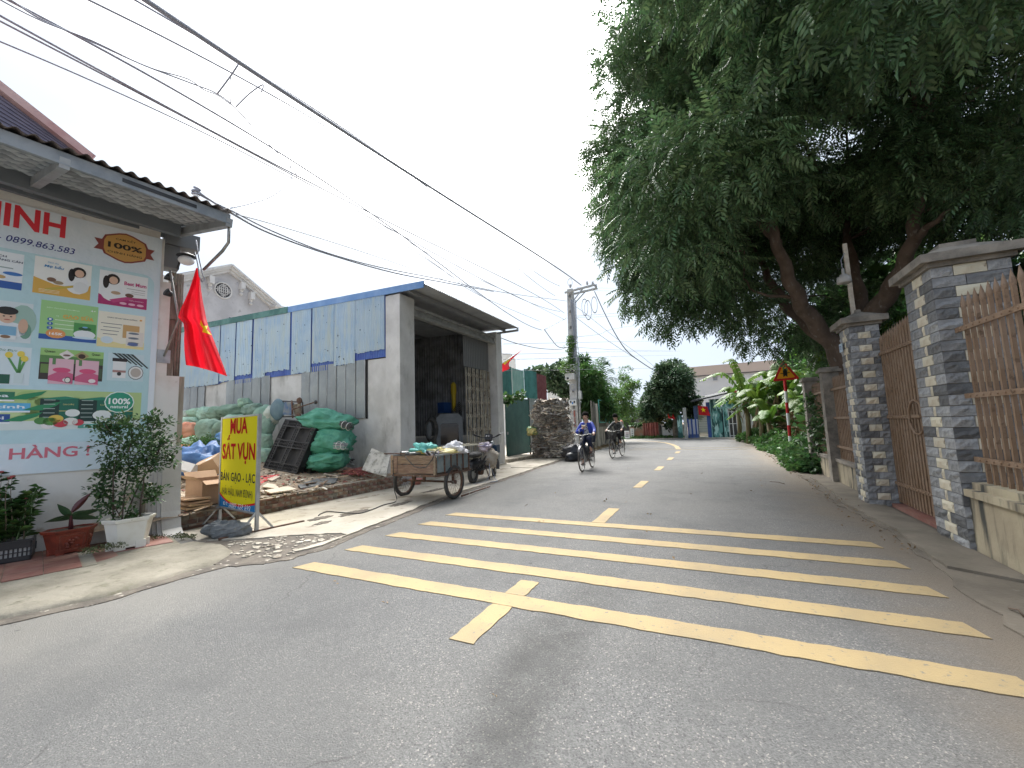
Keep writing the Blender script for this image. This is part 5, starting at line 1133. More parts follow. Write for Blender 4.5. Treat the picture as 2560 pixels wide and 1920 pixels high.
mb.box((X_-.5, vc.y-.3, -1), (X_-.4, vc.y, -.9)); 
# ================================================================ HANDCART

yb = 5.75; A_ = PY(983, 1184, yb); B_ = PY(1091, 1189, yb); TL_ = PY(981, 1141, yb)
xl, xr, z0c, z1c = A_.x, B_.x, (A_.z+B_.z)/2, (TL_.z+PY(1092, 1141, yb).z)/2
yf = PX(1170, 1130, xr).y
ct = thing('handcart', 'two-wheeled wooden handcart loaded with scrap on the apron', 'cart', ((xl+xr)/2, (yb+yf)/2, 0))
hh = (z1c-z0c)/2
for k in range(2):
    mb = MB(); mb.box((xl+.02, yb, z0c+.02+k*hh), (xr-.04, yb+.025, z0c+.01+(k+1)*hh)); mb.build('tail_board', M['wood'], ct)
mb = MB(); mb.box((xl-.03, yb-.03, z0c), (xl+.02, yb+.02, z1c+.02)); mb.build('corner_post', M['wood'], ct)
mb = MB(); mb.box((xl+.02, yb-.02, z0c+.03), (xl+.1, yb, z1c)); mb.build('batten', M['wood'], ct)
mb = MB(); mb.box((xr-.04, yb-.03, z0c-.02), (xr, yb+.0, z1c+.0)); mb.build('corner_post', M['wood_y'], ct)
gy = mat('cart_grey_blue', (.13, .175, .19), .6, (.2, .23, .23), 5, .4, .6, 6, (.2, .12, .08), 9, .62, .7, orand=.15)
npn = 5
for sx in (xl, xr):
    for k in range(npn):
        a, b = yb+.03+(yf-yb-.03)*k/npn, yb+.03+(yf-yb-.03)*(k+1)/npn
        mb = MB(); mb.box((sx-.008, a+.006, z0c+.03), (sx+.004, b-.006, z1c+.0)); mb.build('side_panel', gy, ct)
        mb = MB(); mb.box((sx+.004, b-.014, z0c), (sx+.024, b+.006, z1c+.01)); mb.build('side_post', M['rusty'], ct)
    mb = MB(); mb.box((sx-.012, yb-.02, z1c+.002), (sx+.026, yf+.05, z1c+.028)); mb.build('top_rail', M['galv_light'], ct)
    mb = MB(); mb.box((sx-.02, yb-.02, z0c-.035), (sx+.03, yf+.05, z0c+.0)); mb.build('bottom_rail', M['rusty'], ct)
mb = MB(); mb.box((xl, yb, z0c-.02), (xr, yf, z0c)); mb.build('deck', M['wood'], ct)
mb = MB(); mb.box((xl, yf-.02, z0c), (xr, yf, z1c)); mb.build('front_board', M['wood'], ct)
mb = MB(); mb.box((xl+.02, yb-.036, z0c-.03), (xr-.0, yb-.02, z0c+.0)); mb.box((xl-.18, yb-.04, z1c+.04), (xl+.3, yb-.02, z1c+.06)); mb.build('cross_rail', M['rusty'], ct)
def spoked(root, c, R, r, name='wheel', hub=.045, ns=18, tyre=None, axis=(1, 0, 0), rimmat=None):
    c = Vector(c)
    wl = MB(); wl.torus(c, R-r*1.9, r*.42, axis, 32, 6, sy=1.6); wo_ = wl.build('wheel', rimmat or M['rusty'], root)
    mb = MB(); mb.torus(c, R-r, r, axis, 36, 8); mb.build('tyre', tyre or M['rubber'], wo_)
    ax = Vector(axis).normalized(); u = Vector((0, 0, 1)); v2 = ax.cross(u); mb = MB()
    for i in range(ns):
        a = 2*pi*i/ns; b = a+(.5 if i % 2 else -.5); s_ = (1 if i % 4 < 2 else -1)*hub*.6
        mb.tube([c+ax*s_+(u*cos(b)+v2*sin(b))*hub*.6, c+(u*cos(a)+v2*sin(a))*(R-r*2)], R*.008, 3, cap=False)
    mb.build('spokes', rimmat or M['steel'], wo_)
    mb = MB(); mb.tube([c-ax*hub, c-ax*hub*.8, c+ax*hub*.8, c+ax*hub], [hub*.4, hub*.75, hub*.75, hub*.4], 10); mb.build('hub', M['rusty'], wo_)
    return wo_
wx0, wx1 = G(1010, 1240).x, G(1135, 1248).x; wy = 6.27
for wx in (wx0+.04, wx1): spoked(ct, (wx, wy, .3), .3, .033, rimmat=M['rusty'])
mb = MB(); mb.tube([(wx0+.04, wy, .3), (wx1, wy, .3)], .02, 6); mb.build('axle', M['rusty'], ct)
for x_ in (xl+.05, xr-.02): mb = MB(); mb.beam((x_, wy, .3), (x_, wy, z0c-.03), .04, .04); mb.build('axle_bracket', M['rusty'], ct)
mb = MB(); mb.box(((xl+xr)/2+.1, yb+.1, z0c-.14), ((xl+xr)/2+.14, yb+.14, z0c-.02)); mb.build('prop_peg', M['rusty'], ct)
mb = MB(); mb.tube([PY(1012, 1140, yb-.05), PY(1020, 1150, yb-.06), PY(1035, 1166, yb-.07), PY(1050, 1170, yb-.07), PY(1065, 1168, yb-.07), PY(1080, 1150, yb-.06), PY(1090, 1128, yb-.02), PY(1098, 1122, yb+.15)], .009, 5); mb.build('draping_hose', M['rubber'], label='dark hose hanging in a bow across the back of the cart', cat='hose')
mb = MB()
for sx in (xl+.2, xr-.2): mb.beam((sx, yf-.1, z0c-.02), ((xl+xr)/2+(sx-(xl+xr)/2)*.3, yf+.55, .48), .035, .035)
mb.build('shafts', M['rusty'], ct)
# load
tl = z1c
crumple('teal_cloth', ((xl+.42), yb+.35, tl+.07), (.3, .24, .14), mat('teal', (.11, .42, .38), .6, (.16, .5, .45), 4), 'teal plastic cloth bunched on the left of the cart load', 'cloth', 21, rot=(0, 5, 20), amp=.7)
crumple('yellow_sack', ((xl+xr)/2+.12, yb+.45, tl+.02), (.36, .3, .1), mat('yellow_sack', (.62, .50, .16), .7, (.7, .62, .35), 5), 'yellow plastic sack lying in the middle of the cart load', 'sack', 23, amp=.6)
crumple('white_bag', (xr-.12, yb+.75, tl+.06), (.2, .2, .13), flat((.66, .65, .67), .5), 'crumpled white plastic bag at the front right of the cart load', 'bag', 27, amp=.7)
for i, (dx, r_2) in enumerate(((.2, .045), (.38, .026))):
    mb = MB(); a = Vector((xl+dx, yb-.02, tl+.045)); b = a+Vector((.32, .75, .0)); n_ = 14
    mb.tube([a, b], r_2, n_, cap=False); mb.tube([b, a], r_2*.82, n_, cap=False); mb.build('steel_pipe', M['steel'], label=['thicker grey steel pipe on the cart, its open end to the street', 'thinner grey steel pipe on the cart beside the thick one'][i], cat='pipe', group='pipes on the cart')
lathn = ['uppermost pale wooden lath along the cart load', 'pale lath crossing the yellow sack on the cart', 'thin pale lath at the far side of the cart', 'pale lath running over the white bag on the cart']
for i in range(4):
    mb = MB(); mb.beam((xl+.35+.12*i, yb+.5+.1*i, tl+.1+.015*i), (xr+.15-.1*i, yf+.35-.1*i, tl+.13+.012*i), .03, .015); mb.build('wood_lath', flat((.55, .5, .38), .8), label=lathn[i], cat='lath', group='laths on the cart')
mb = MB(); r = random.Random(8)
for i in range(70):
    p = Vector((r.uniform(xl+.6, xr-.05), r.uniform(yb+.05, yf-.1), tl+r.uniform(-.03, .06))); mb.obox(p, (r.uniform(.05, .2), r.uniform(.02, .06), r.uniform(.008, .03)), rotm(r.uniform(-40, 40), r.uniform(-40, 40), r.uniform(0, 180)), r.randrange(5))
mb.build('load_scrap', [flat(hx(h), .7) for h in ('b7aea6', '8a8078', 'c9c2cc', '9a6a60', '5b6066')], label='mixed scrap pieces filling the cart', cat='scrap', kind='stuff')

# ================================================================ ELECTRIC MOTORBIKE BEFORE THE CART
ra, fa = G(1163, 1203), G(1238, 1190); ra = Vector((-4.98, 8.05, 0)); fa = Vector((-5.14, 9.32, 0))
ma = math.degrees(math.atan2(fa.x-ra.x, fa.y-ra.y)); MO = frame(ra, ma); Lm = (fa-ra).length
mo = thing('motorbike', 'small worn dark motorbike parked in front of the handcart', 'motorbike', (ra+fa)/2)
bk = M['black']; gp = mat('scooter_grey', (.10, .105, .115), .4, (.16, .16, .165), 4)
def wheel_T(root, T, y, R, r, turn=0):
    mb = MB(T); mb.torus((0, y, R), R-r, r, (1, turn, 0), 28, 8); w_ = mb.build('wheel', M['rubber'], root)
    mb = MB(T); mb.lathe([(.0, .03), (R*.3, .03), (R*.62, .012), (R*.66, 0), (R*.62, -.012), (R*.3, -.03), (0, -.03)], (0, y, R), 14, R=Matrix(((0, 0, 1), (0, 1, 0), (1, 0, 0)))); mb.build('rim', M['steel'], w_)
wheel_T(mo, MO, 0, .23, .05); wheel_T(mo, MO, Lm, .22, .045, .3)
mb = MB(MO); mb.tube([(0, Lm, .22), (0, Lm-.1, .45), (0, Lm-.22, .85), (0, Lm-.25, .98)], [.03, .035, .03, .02], 8); mb.build('fork', bk, mo)
mb = MB(MO); mb.grid(lambda u, v: ((u-.5)*.13*(1-.2*abs(v-.5)), Lm-.25*cos(v*pi*1.0+.2)*1.0, .22+.27*sin(v*pi*1.0+.2)), 4, 10); mb.build('front_fender', gp, mo)
mb = MB(MO); mb.grid(lambda u, v: ((u-.5)*.3*(1-.3*v), Lm-.30+.06*(1-abs(2*u-1))-.05*v, .36+.42*v), 8, 8); mb.grid(lambda u, v: ((u-.5)*.26, Lm-.36-.02*v, .36+.42*v), 6, 6); mb.build('leg_shield', gp, mo)
mb = MB(MO); mb.box((-.13, .28, .27), (.13, Lm-.33, .33)); mb.beam((-.08, .1, .3), (-.08, .9, .3), .03, .05); mb.beam((.08, .1, .3), (.08, .9, .3), .03, .05); mb.build('footboard', bk, mo)
mb = MB(MO); mb.sphere((0, .15, .42), (.12, .3, .14), 14, 10); mb.build('body_panel', bk, mo)
mb = MB(MO); mb.sphere((0, .12, .64), (.13, .34, .07), 14, 8); mb.build('seat', M['rubber'], mo)
mb = MB(MO); mb.tube([(-.33, Lm-.38, 1.05), (-.16, Lm-.3, 1.0), (0, Lm-.24, .97), (.16, Lm-.3, 1.0), (.33, Lm-.38, 1.07)], .013, 6); hb = mb.build('handlebar', bk, mo)
for s_ in (-1, 1): mb = MB(MO); mb.tube([(s_*.22, Lm-.33, 1.02), (s_*.36, Lm-.4, 1.08)], .02, 8); mb.build('grip', M['rubber'], hb)
mb = MB(MO); mb.tube([(.3, Lm-.35, 1.06), (.42, Lm-.36, 1.12)], .006, 5); mb.sphere((.36, Lm-.42, 1.09), (.02, .02, .02), 8, 6); mb.build('grip_cap', M['white_paint'], hb)
mb = MB(MO); mb.obox((0, Lm-.3, 1.0), (.17, .1, .15), rotm(-25)); dsh = mb.build('instrument_panel', bk, mo)
mb = MB(MO); mb.lathe([(0, .01), (.02, .01), (.02, 0)], (-.03, Lm-.36, 1.03), 8, R=rotm(65)); mb.lathe([(0, .01), (.02, .01), (.02, 0)], (.03, Lm-.36, 1.03), 8, R=rotm(65)); mb.build('dial', flat((.5, .5, .5), .3), dsh)
mb = MB(MO); mb.sphere((0, Lm-.12, .84), (.075, .06, .07), 12, 8); mb.build('headlight', M['galv_light'], mo)
mb = MB(MO); mb.box((-.14, Lm-.12, .60), (.14, Lm+.1, .80)); mb.build('front_box', mat('navy_box', (.02, .05, .09), .4), mo)
mb = MB(MO); mb.tube([(.12, .35, .45), (.14, .5, .22), (.16, .6, .02)], .012, 5); mb.build('kickstand', M['rusty'], mo)
r = random.Random(12); mb = MB(MO)
for i in range(26): mb.tube([(r.uniform(-.1, .16), r.uniform(-.1, .5), r.uniform(.2, .5)), (r.uniform(.05, .2), r.uniform(-.1, .5), r.uniform(.25, .6)), (r.uniform(-.1, .1), r.uniform(0, .5), r.uniform(.2, .5))], r.uniform(.006, .014), 4)
mb.build('exposed_wiring', M['rubber'], mo)
mb = MB(MO); mb.lathe([(0, -.07), (.11, -.07), (.11, .07), (0, .07)], (.02, .32, .27), 12, R=rotm(0, 90, 0)); mb.build('motor', M['rusty'], mo)
crumple('tan_bag', MO(.14, .72, .5), (.13, .22, .24), mat('tan_bag', (.36, .30, .235), .8, (.45, .40, .33), 5, bump=.004, bs=20), 'tan cloth bag hanging on the side of the motorbike', 'bag', 31, rot=(0, 0, -10), amp=.35, flatb=False)
crumple('plastic_bags', MO(.05, .62, .78), (.14, .2, .12), mat('pl_bags', (.6, .5, .52), .4, (.35, .3, .4), 8, .45, .55), 'white and pink plastic bags piled on the motorbike seat', 'bag', 33, amp=.6, flatb=False)
mb = MB(); 
for k in range(3): mb.beam(MO(.16, .5+.05*k, .5), MO(.16, .95+.03*k, .66-.2*k), .02, .02)
mb.build('wood_sticks', flat((.4, .24, .12), .8), label='short wooden sticks strapped to the motorbike', cat='sticks')
mb = MB(); mb.tube([MO(.2, .5, .4), MO(.22, .45, .15), MO(.2, .3, .02), MO(.05, -.1, .02), MO(.3, .1, .02), MO(.45, .35, .02), MO(.3, .6, .02), MO(.15, .8, .2), MO(.16, .9, .45)], .009, 5); mb.build('charging_cable', M['wire'], label='black cable looping on the ground under the motorbike', cat='cable')

# ================================================================ SMALL THINGS ON THE APRON
mb = MB(); P = [PY(982, 1150, 5.7), PY(983, 1180, 5.68), PY(985, 1220, 5.65)]+[G(*p, .03) for p in ((992, 1247), (985, 1256), (960, 1262), (935, 1272), (905, 1282), (880, 1283), (850, 1281), (820, 1279), (803, 1284), (796, 1289))]
def spl(P, n=6):
    P = [Vector(p) for p in P]; out = []
    for i in range(len(P)-1):
        p0, p1, p2, p3 = P[max(i-1, 0)], P[i], P[i+1], P[min(i+2, len(P)-1)]
        for k in range(n):
            t = k/n; out.append(.5*((2*p1)+(p2-p0)*t+(2*p0-5*p1+4*p2-p3)*t*t+(3*p1-p0-3*p2+p3)*t**3))
    return out+[P[-1]]
mb.tube(spl(P), .0085, 5); mb.build('ground_cable', M['rubber'], label='black cable trailing from the cart across the pale apron', cat='cable')
mb = MB(); a, b = G(1154, 1240, .04), G(1224, 1216, .04); mb.tube([a, b], .016, 6); mb.build('iron_bar', M['rusty'], label='rusty iron bar lying beside the cart wheel', cat='bar')
bw = thing('pink_bowl', 'pink plastic bowl on the ground under the cart', 'bowl', G(1040, 1213))
mb = MB(); mb.lathe([(0, .0), (.09, 0), (.14, .13), (.155, .135), (.15, .145), (.13, .13), (.08, .02), (0, .02)], G(1040, 1213), 20); mb.build('bowl', flat(hx('c9857c'), .45), bw)
# pots and plants before the shop
def hexpot(name, label, px0, px1, z0, h, mt, hex_=True, feet=True, soilz=.04, ps=1.0):
    c = (px0+px1)/2; R_ = (px1-px0).length/2; root = thing(name, label, 'plant pot', (c.x, c.y, z0)); ang = math.atan2((px1-px0).y, (px1-px0).x)
    def ring(R, z, sy=.62): return [(c.x+(R*a)*cos(ang)-(R*b*sy)*sin(ang), c.y+(R*a)*sin(ang)+(R*b*sy)*cos(ang), z0+z) for a, b in ((1, 0), (.62, -1), (-.62, -1), (-1, 0), (-.62, 1), (.62, 1))]
    prof = [(.74, .05*h), (.76, .09*h), (.73, .1*h), (.93, .86*h), (1.0, .88*h), (1.04, .96*h), (1.04, 1.0*h), (.95, 1.0*h), (.92, .9*h)]
    mb = MB(); rs = [ring(R_*a, b) for a, b in prof]
    for p, q in zip(rs, rs[1:]):
        for i in range(6): j = (i+1) % 6; mb.face([p[i], p[j], q[j], q[i]])
    mb.face(rs[0][::-1]); mb.build('body', mt, root)
    if feet:
        for i in (1, 2, 4, 5, 0, 3):
            p = Vector(ring(R_*.7, 0)[i]); q = Vector((c.x, c.y, z0)); mb = MB(); mb.obox(p+(q-p)*.12+Vector((0, 0, .035*h/.3)), (.09*ps, .05*ps, .07*h/.3), rotm(0, 0, math.degrees(ang))); mb.build('foot', mt, root)
    mb = MB(); mb.face(ring(R_*.93, h-soilz)); mb.build('soil', M['soil'], root)
    return root, c, R_, ang, ring
wp, wc, wR, wa, wring = hexpot('white_planter', 'white six-sided planter with feet holding a thin leafy shrub', Vector((-6.17, 2.19, 0)), Vector((-6.09, 2.64, 0)), .03, .34, M['whitepot'])
rp, rc, rR, rA, rring = hexpot('red_planter', 'dark red glazed six-sided planter with carved panels', Vector((-6.50, 1.82, 0)), Vector((-6.46, 2.25, 0)), .048, .26, M['redpot'], soilz=.015, ps=.7)
for i in (0, 1, 5):
    a, b = Vector(rring(rR*.78, .03)[i]), Vector(rring(rR*.78, .03)[(i+1) % 6]); a2, b2 = Vector(rring(rR*.91, .21)[i]), Vector(rring(rR*.91, .21)[(i+1) % 6])
    n_ = (b-a).cross(a2-a).normalized()*.004; 
    if n_.dot((a+b)/2-rc) < 0: n_ = -n_
    f = lambda u, v: (a*(1-u)+b*u)*(1-v)+(a2*(1-u)+b2*u)*v
    mb = MB()
    for (u0, u1, v0, v1) in ((.08, .92, .06, .12), (.08, .92, .9, .96), (.08, .13, .1, .92), (.87, .92, .1, .92)): mb.add([f(u0, v0)+n_, f(u1, v0)+n_, f(u1, v1)+n_, f(u0, v1)+n_, f(u0, v0), f(u1, v0), f(u1, v1), f(u0, v1)], [(0, 1, 2, 3), (0, 4, 5, 1), (1, 5, 6, 2), (2, 6, 7, 3), (3, 7, 4, 0)])
    rr = random.Random(i)
    for k in range(9): q = f(rr.uniform(.25, .75), rr.uniform(.25, .75)); mb.sphere(q, (.022, .022, .012), 6, 4)
    mb.build('carved_panel', mat('carving', (.14, .03, .018), .45, (.24, .07, .04), 20), rp)
# crate with holes
cr_ = thing('black_crate', 'black plastic crate full of slender leafy plants at the left edge', 'crate', (-6.8, 1.4, .05))
c0, c1 = Vector((-6.72, 1.12)), Vector((-6.49, 1.76)); ca = math.degrees(math.atan2(c1.x-c0.x, c1.y-c0.y)); CF = frame(c0, ca); CL = (c1-c0).length; z0 = .049
def T3(x, y, z): return CF(x, y, z0+z)
mb = MB(T3)
for x_ in (0, -.34):
    mb.box((x_-.012, 0, 0), (x_, CL, .05)); mb.box((x_-.012, 0, .13), (x_+.0, CL, .21)); mb.box((x_-.02, -.01, .2), (x_+.012, CL+.01, .215)); mb.box((x_-.012, 0, .086), (x_, CL, .094))
    n_ = 22
    for k in range(n_+1): y = CL*k/n_; mb.box((x_-.011, y-.006, .05), (x_-.001, y+.006, .13))
for y_ in (0, CL-.012): mb.box((-.34, y_, 0), (0, y_+.012, .21))
mb.box((-.34, 0, 0), (0, CL, .01)); mb.build('crate_body', M['black'], cr_)
mb = MB(T3); mb.box((-.33, .01, .01), (-.015, CL-.01, .2)); mb.build('white_liner', flat((.45, .45, .44), .6), cr_)
# plants: slender cockscomb in the crate
def blades(name, root, base_fn, n, h, mt, seed, lw=.018, ll=.13, stemmat=None, lean=.15, heads=0, per=26):
    r = random.Random(seed); V = []; F = []; st = MB(); hd = MB()
    for i in range(n):
        b = Vector(base_fn(r)); d = Vector((r.gauss(0, lean), r.gauss(0, lean), 1)); H = h*r.uniform(.6, 1.05)
        P = [b+d*H*t+Vector((r.gauss(0, .008), r.gauss(0, .008), 0)) for t in (0, .3, .6, .85, 1)]
        st.tube(P, [.006, .005, .004, .003, .002], 4)
        for k in range(per):
            t = r.uniform(.08, 1); q = b+d*H*t; a = r.uniform(0, 2*pi); l = ll*r.uniform(.6, 1.1)*(1.15-.4*t); up_ = r.uniform(.2, 1.0); o = Vector((cos(a), sin(a), up_)).normalized(); s_ = Vector((-sin(a), cos(a), 0))*lw*.5; k0 = len(V)
            mid = q+o*l*.5+Vector((0, 0, .015)); tip = q+Vector((cos(a), sin(a), up_*.35)).normalized()*l
            V += [q, mid+s_, tip, mid-s_]; F += [(k0, k0+1, k0+2), (k0, k0+2, k0+3)]
        if i < heads:
            q = P[-1]; hd.sphere(q+Vector((0, 0, .01)), (.022, .022, .012), 8, 5)
    if stemmat: st.build('stems', stemmat, root)
    raw('leaves', np.array([list(v) for v in V]), np.array(F), mt, root)
    if heads: hd.build('flower_heads', mat('cockscomb', (.33, .06, .06), .8), root)
pl = thing('crate_plant', 'bushy slender-leaved flowering plant with dull red heads growing from the black crate', 'plant', (-6.6, 1.4, .3))
blades('crate_plant', pl, lambda r: T3(r.uniform(-.32, -.02), r.uniform(.02, CL-.0), .18), 34, .55, M['leaf_mid'], 4, stemmat=mat('green_stem', (.12, .2, .08), .7), heads=0, per=24)
blades('crate_plant', pl, lambda r: T3(r.uniform(-.25, -.05), r.uniform(.25, CL+.02), .2), 8, .68, M['leaf_shrub'], 6, stemmat=mat('red_stem', (.18, .14, .1), .7), heads=8, per=26, lw=.012, ll=.1)
# rubber plant in the red pot
bp_ = thing('broadleaf_plant', 'small dark broad-leaved plant with a maroon new leaf in the red pot', 'plant', (rc.x, rc.y, .33))
mb = MB(); bz = Vector((rc.x, rc.y, .29)); al = Vector((cos(rA), sin(rA), 0)); mb.tube([bz, bz+Vector((0, 0, .12)), bz+Vector((.0, 0, .2))], [.016, .014, .01], 6); mb.tube([bz+Vector((0, .02, 0)), bz+al*-.02+Vector((0, .02, .16))], .012, 6); mb.build('stem', mat('maroon_stem', (.1, .025, .03), .5), bp_)
def bleaf(p, d, L, Wd, mt, nm, cup=.2, tw=0):
    d = Vector(d).normalized(); s_ = d.cross(Vector((-.75, .3, .55))).normalized(); n_ = s_.cross(d)
    n_ = n_ if n_.z > 0 else -n_
    def f(u, v):
        w_ = Wd*sin(pi*min(1, v**.8))*.5*(1-.15*v); x = (u-.5)*2; return p+d*L*v+s_*x*w_+n_*(abs(x)*w_*cup-.35*L*v*v*(1 if d.z < .8 else .1))
    mb = MB(); mb.grid(f, 6, 9); return mb.build(nm, mt, bp_)
dgl = mat('rubber_leaf', (.035, .075, .035), .3, (.06, .11, .05), 6, orand=.2); mrl = mat('maroon_leaf', (.10, .022, .028), .35)
tp_ = bz+Vector((0, 0, .15))
for a_, e_, L_, W_ in ((-1, .35, .24, .09), (-.6, 1.0, .22, .08), (1, .5, .26, .085), (.9, .05, .25, .085), (.4, .3, .16, .06), (-.3, .15, .15, .07)):
    bleaf(tp_+Vector((0, 0, -.04*abs(a_))), al*a_+Vector((.25, -.1, e_)), L_, W_, dgl, 'leaf')
bleaf(tp_+Vector((0, 0, .02)), al*.62+Vector((0, 0, .85)), .27, .075, mrl, 'new_leaf', .6)
# shrub in the white planter
sp_ = thing('potted_shrub', 'tall thin bushy shrub rooted in the white planter', 'shrub', (wc.x, wc.y, .35))
r = random.Random(21); mb = MB(); tips = []
ps_ = W  # limbs are laid out in the wall frame
def SP(px, py, dx=0): return PP(px, py, (wc.x+dx, wc.y, 0), 15)
limbs = [[(283, 1300), (283, 1240), (284, 1180), (292, 1140), (300, 1100)], [(305, 1300), (312, 1230), (322, 1170), (320, 1130), (318, 1090)], [(312, 1300), (335, 1240), (362, 1190), (385, 1160), (410, 1145), (430, 1130)], [(350, 1300), (352, 1250), (358, 1215), (362, 1180), (365, 1150)], [(300, 1290), (275, 1250), (250, 1235)], [(322, 1170), (350, 1120), (375, 1080), (395, 1045)], [(300, 1100), (280, 1085), (262, 1060)], [(322, 1130), (330, 1080), (300, 1060)], [(284, 1180), (270, 1170), (262, 1190)], [(385, 1160), (400, 1120), (420, 1105), (440, 1100)]]
for i, lb in enumerate(limbs):
    P = [SP(x, y+0, .12*sin(i*2.1+k*.9)) for k, (x, y) in enumerate(lb)]; P = spl(P, 4); n = len(P); mb.tube(P, [.0085*(1-.6*k/n) if len(lb) > 3 else .005 for k in range(n)], 5)
    for k in range(n):
        if k > n*.25 or i in (4, 8): tips.append(P[k])
mb.build('stems', mat('shrub_stem', (.07, .05, .04), .8), sp_)
cl_ = [(300, 1115, 60), (340, 1085, 55), (375, 1095, 60), (400, 1060, 35), (320, 1140, 60), (365, 1150, 55), (410, 1120, 35), (275, 1085, 32), (290, 1165, 30), (395, 1145, 40), (345, 1180, 40), (270, 1195, 28), (255, 1225, 30), (300, 1235, 45), (275, 1270, 34), (380, 1225, 28), (385, 1245, 22), (320, 1290, 22), (370, 1050, 22), (255, 1065, 20), (425, 1150, 25), (310, 1060, 25)]
Ps = []; Ds = []
for (x, y, rd) in cl_:
    c = SP(x, y); s_ = rd/FPX*6.4*.75; p, d = shell(int(6+rd*.72), c, (s_, s_, s_*.85), x, .15); Ps.append(p); Ds.append(d)
Ps = np.vstack(Ps); Ds = np.vstack(Ds); scatter('leaves', clump_template(5, .03, .052, .027, 5), Ps, Ds, rng.uniform(.7, 1.3, len(Ps)), M['leaf_shrub'], sp_, seed=5)
mb = MB(); a, b = Vector(W(.1, -.55, .3)), Vector(W(.16, -.42, .62)); mb.beam(W(.3, -.62, .3), W(.33, -.5, .62), .04, .012); mb.build('wood_stick', flat((.4, .32, .22), .9), label='short wooden stick standing in the white planter', cat='stick')
# moss tufts near wall foot
P = np.array([[*W(random.uniform(.15, .5), random.uniform(-.55, -.0), .03)] for _ in range(150)]+[[-6.0+random.uniform(-.12, .12), 2.15+random.uniform(-.15, .15), .11] for _ in range(80)]+[[-5.9+random.uniform(-.15, .1), 2.9+random.uniform(-.05, .05), .05] for _ in range(60)])
scatter('moss', clump_template(6, .02, .03, .012, 2), P, np.tile([0, 0, 1.], (len(P), 1)), rng.uniform(.4, 1, len(P)), mat('moss', (.10, .12, .05), .9, irand=.3), seed=3, label='small weeds and moss at the shop wall foot', cat='weeds', kind='stuff')

# ================================================================ GREEN TIN FENCE, GATE LEAF, WASTE PAPER
gf = thing('tin_fence', 'tall green and maroon corrugated tin fence beyond the shed', 'fence', (-7.2, 15, 0)); XF = -7.2
for i, (a, b, yt, yb2, mt) in enumerate(((1249, 1281, 914, 992, 'green_tin'), (1281, 1311, 924, 994, 'palegreen_tin'), (1311, 1343, 927, 1000, 'green_tin'), (1343, 1367, 938, 1018, 'maroon_tin'))):
    p0, p1 = PX(a, yb2-6, XF), PX(b, yb2, XF); pt_ = PX((a+b)/2, yt, XF)
    corr('fence_sheet', M[mt], (XF+.01*i, p0.y, p0.z), (0, p1.y-p0.y, 0), (0, 0, pt_.z-p0.z), (1, 0, 0), .15, .02, parent=gf)
p0, p1 = PX(1326, 1130, XF), PX(1354, 1130, XF); corr('fence_sheet', M['galv_light'], (XF-.05, p0.y, .1), (0, p1.y-p0.y, 0), (0, 0, PX(1340, 995, XF).z-.1), (1, 0, 0), .15, .02, parent=gf)
mb = MB()
for px in (1262, 1328, 1354): q = PX(px, 1100, XF); mb.box((XF-.08, q.y-.03, 0), (XF-.03, q.y+.03, 3.0))
mb.build('post', M['rusty'], gf)
gd = thing('green_gate_leaf', 'plain dark green sheet steel gate leaf below the tin fence', 'gate', (-7.1, 14, 0))
a, b = PX(1266, 1100, XF+.12), PX(1325, 1100, XF+.12); zt_ = PX(1290, 997, XF+.12).z
mb = MB(); mb.box((XF+.1, a.y, .16), (XF+.125, b.y, zt_)); mb.build('leaf_sheet', M['green_door'], gd)
mb = MB()
for y_ in (a.y, b.y): mb.box((XF+.125, y_-.025, .16), (XF+.14, y_+.025, zt_))
for z_ in (.16, zt_): mb.box((XF+.125, a.y+.025, z_-.025), (XF+.138, b.y-.025, z_+.025))
mb.build('gate_frame', mat('gate_frame', (.02, .07, .06), .5), gd)
mb = MB(); mb.box((XF+.125, a.y+.02, .95), (XF+.15, a.y+.14, 1.05)); mb.build('lock_plate', M['galv_light'], gd)
slab('doorstep', [(-7.6, 12.7), (-6.45, 12.75), (-6.2, 15.0), (-7.6, 15.2)], 0, .13, M['mortar'])
# bundles of waste cardboard
def bundle_mesh(seed, n=6, s=(.5, .36, .1)):
    r = random.Random(seed); mb = MB()
    for k in range(n):
        o_ = Vector((seed*3.3, k*2.1, 0)); z = s[2]*(k/(n-1)-.5)*.8; sx, sy = s[0]*r.uniform(.75, 1.1)/2, s[1]*r.uniform(.8, 1.1)/2; ox, oy = r.uniform(-.04, .04), r.uniform(-.04, .04)
        def f(u, v):
            x, y = (u*2-1)*sx+ox, (v*2-1)*sy+oy; e = max(abs(u*2-1), abs(v*2-1))
            return (x, y, z+.022*noise.noise(Vector((x*5, y*5, 0))+o_)*2-(.05*e**4*(1 if r is None else .7))*noise.noise(o_+Vector((u*3, v*3, 0)))*2+.006*sin(x*40+k))
        mb.grid(f, 7, 5, r.choice([0, 0, 1, 2, 3]))
    return mb.mesh('bundle', [M['card_dark'], M['paper'], mat('bundle_a%d' % seed, (.60, .51, .43), .9, (.46, .36, .27), 6), mat('bundle_b%d' % seed, (.42, .41, .39), .9, (.6, .58, .55), 7)])
bms = [bundle_mesh(k) for k in range(7)]
r = random.Random(77); xa_, xb_ = PY(1335, 1140, 14.7).x, PY(1432, 1140, 14.7).x; H_ = PY(1370, 1005, 15).z; lay = 22
nb_ = 0
ORD = 'lowest second third fourth fifth sixth seventh eighth ninth tenth eleventh twelfth thirteenth fourteenth fifteenth sixteenth seventeenth eighteenth nineteenth twentieth twenty-first topmost'.split()
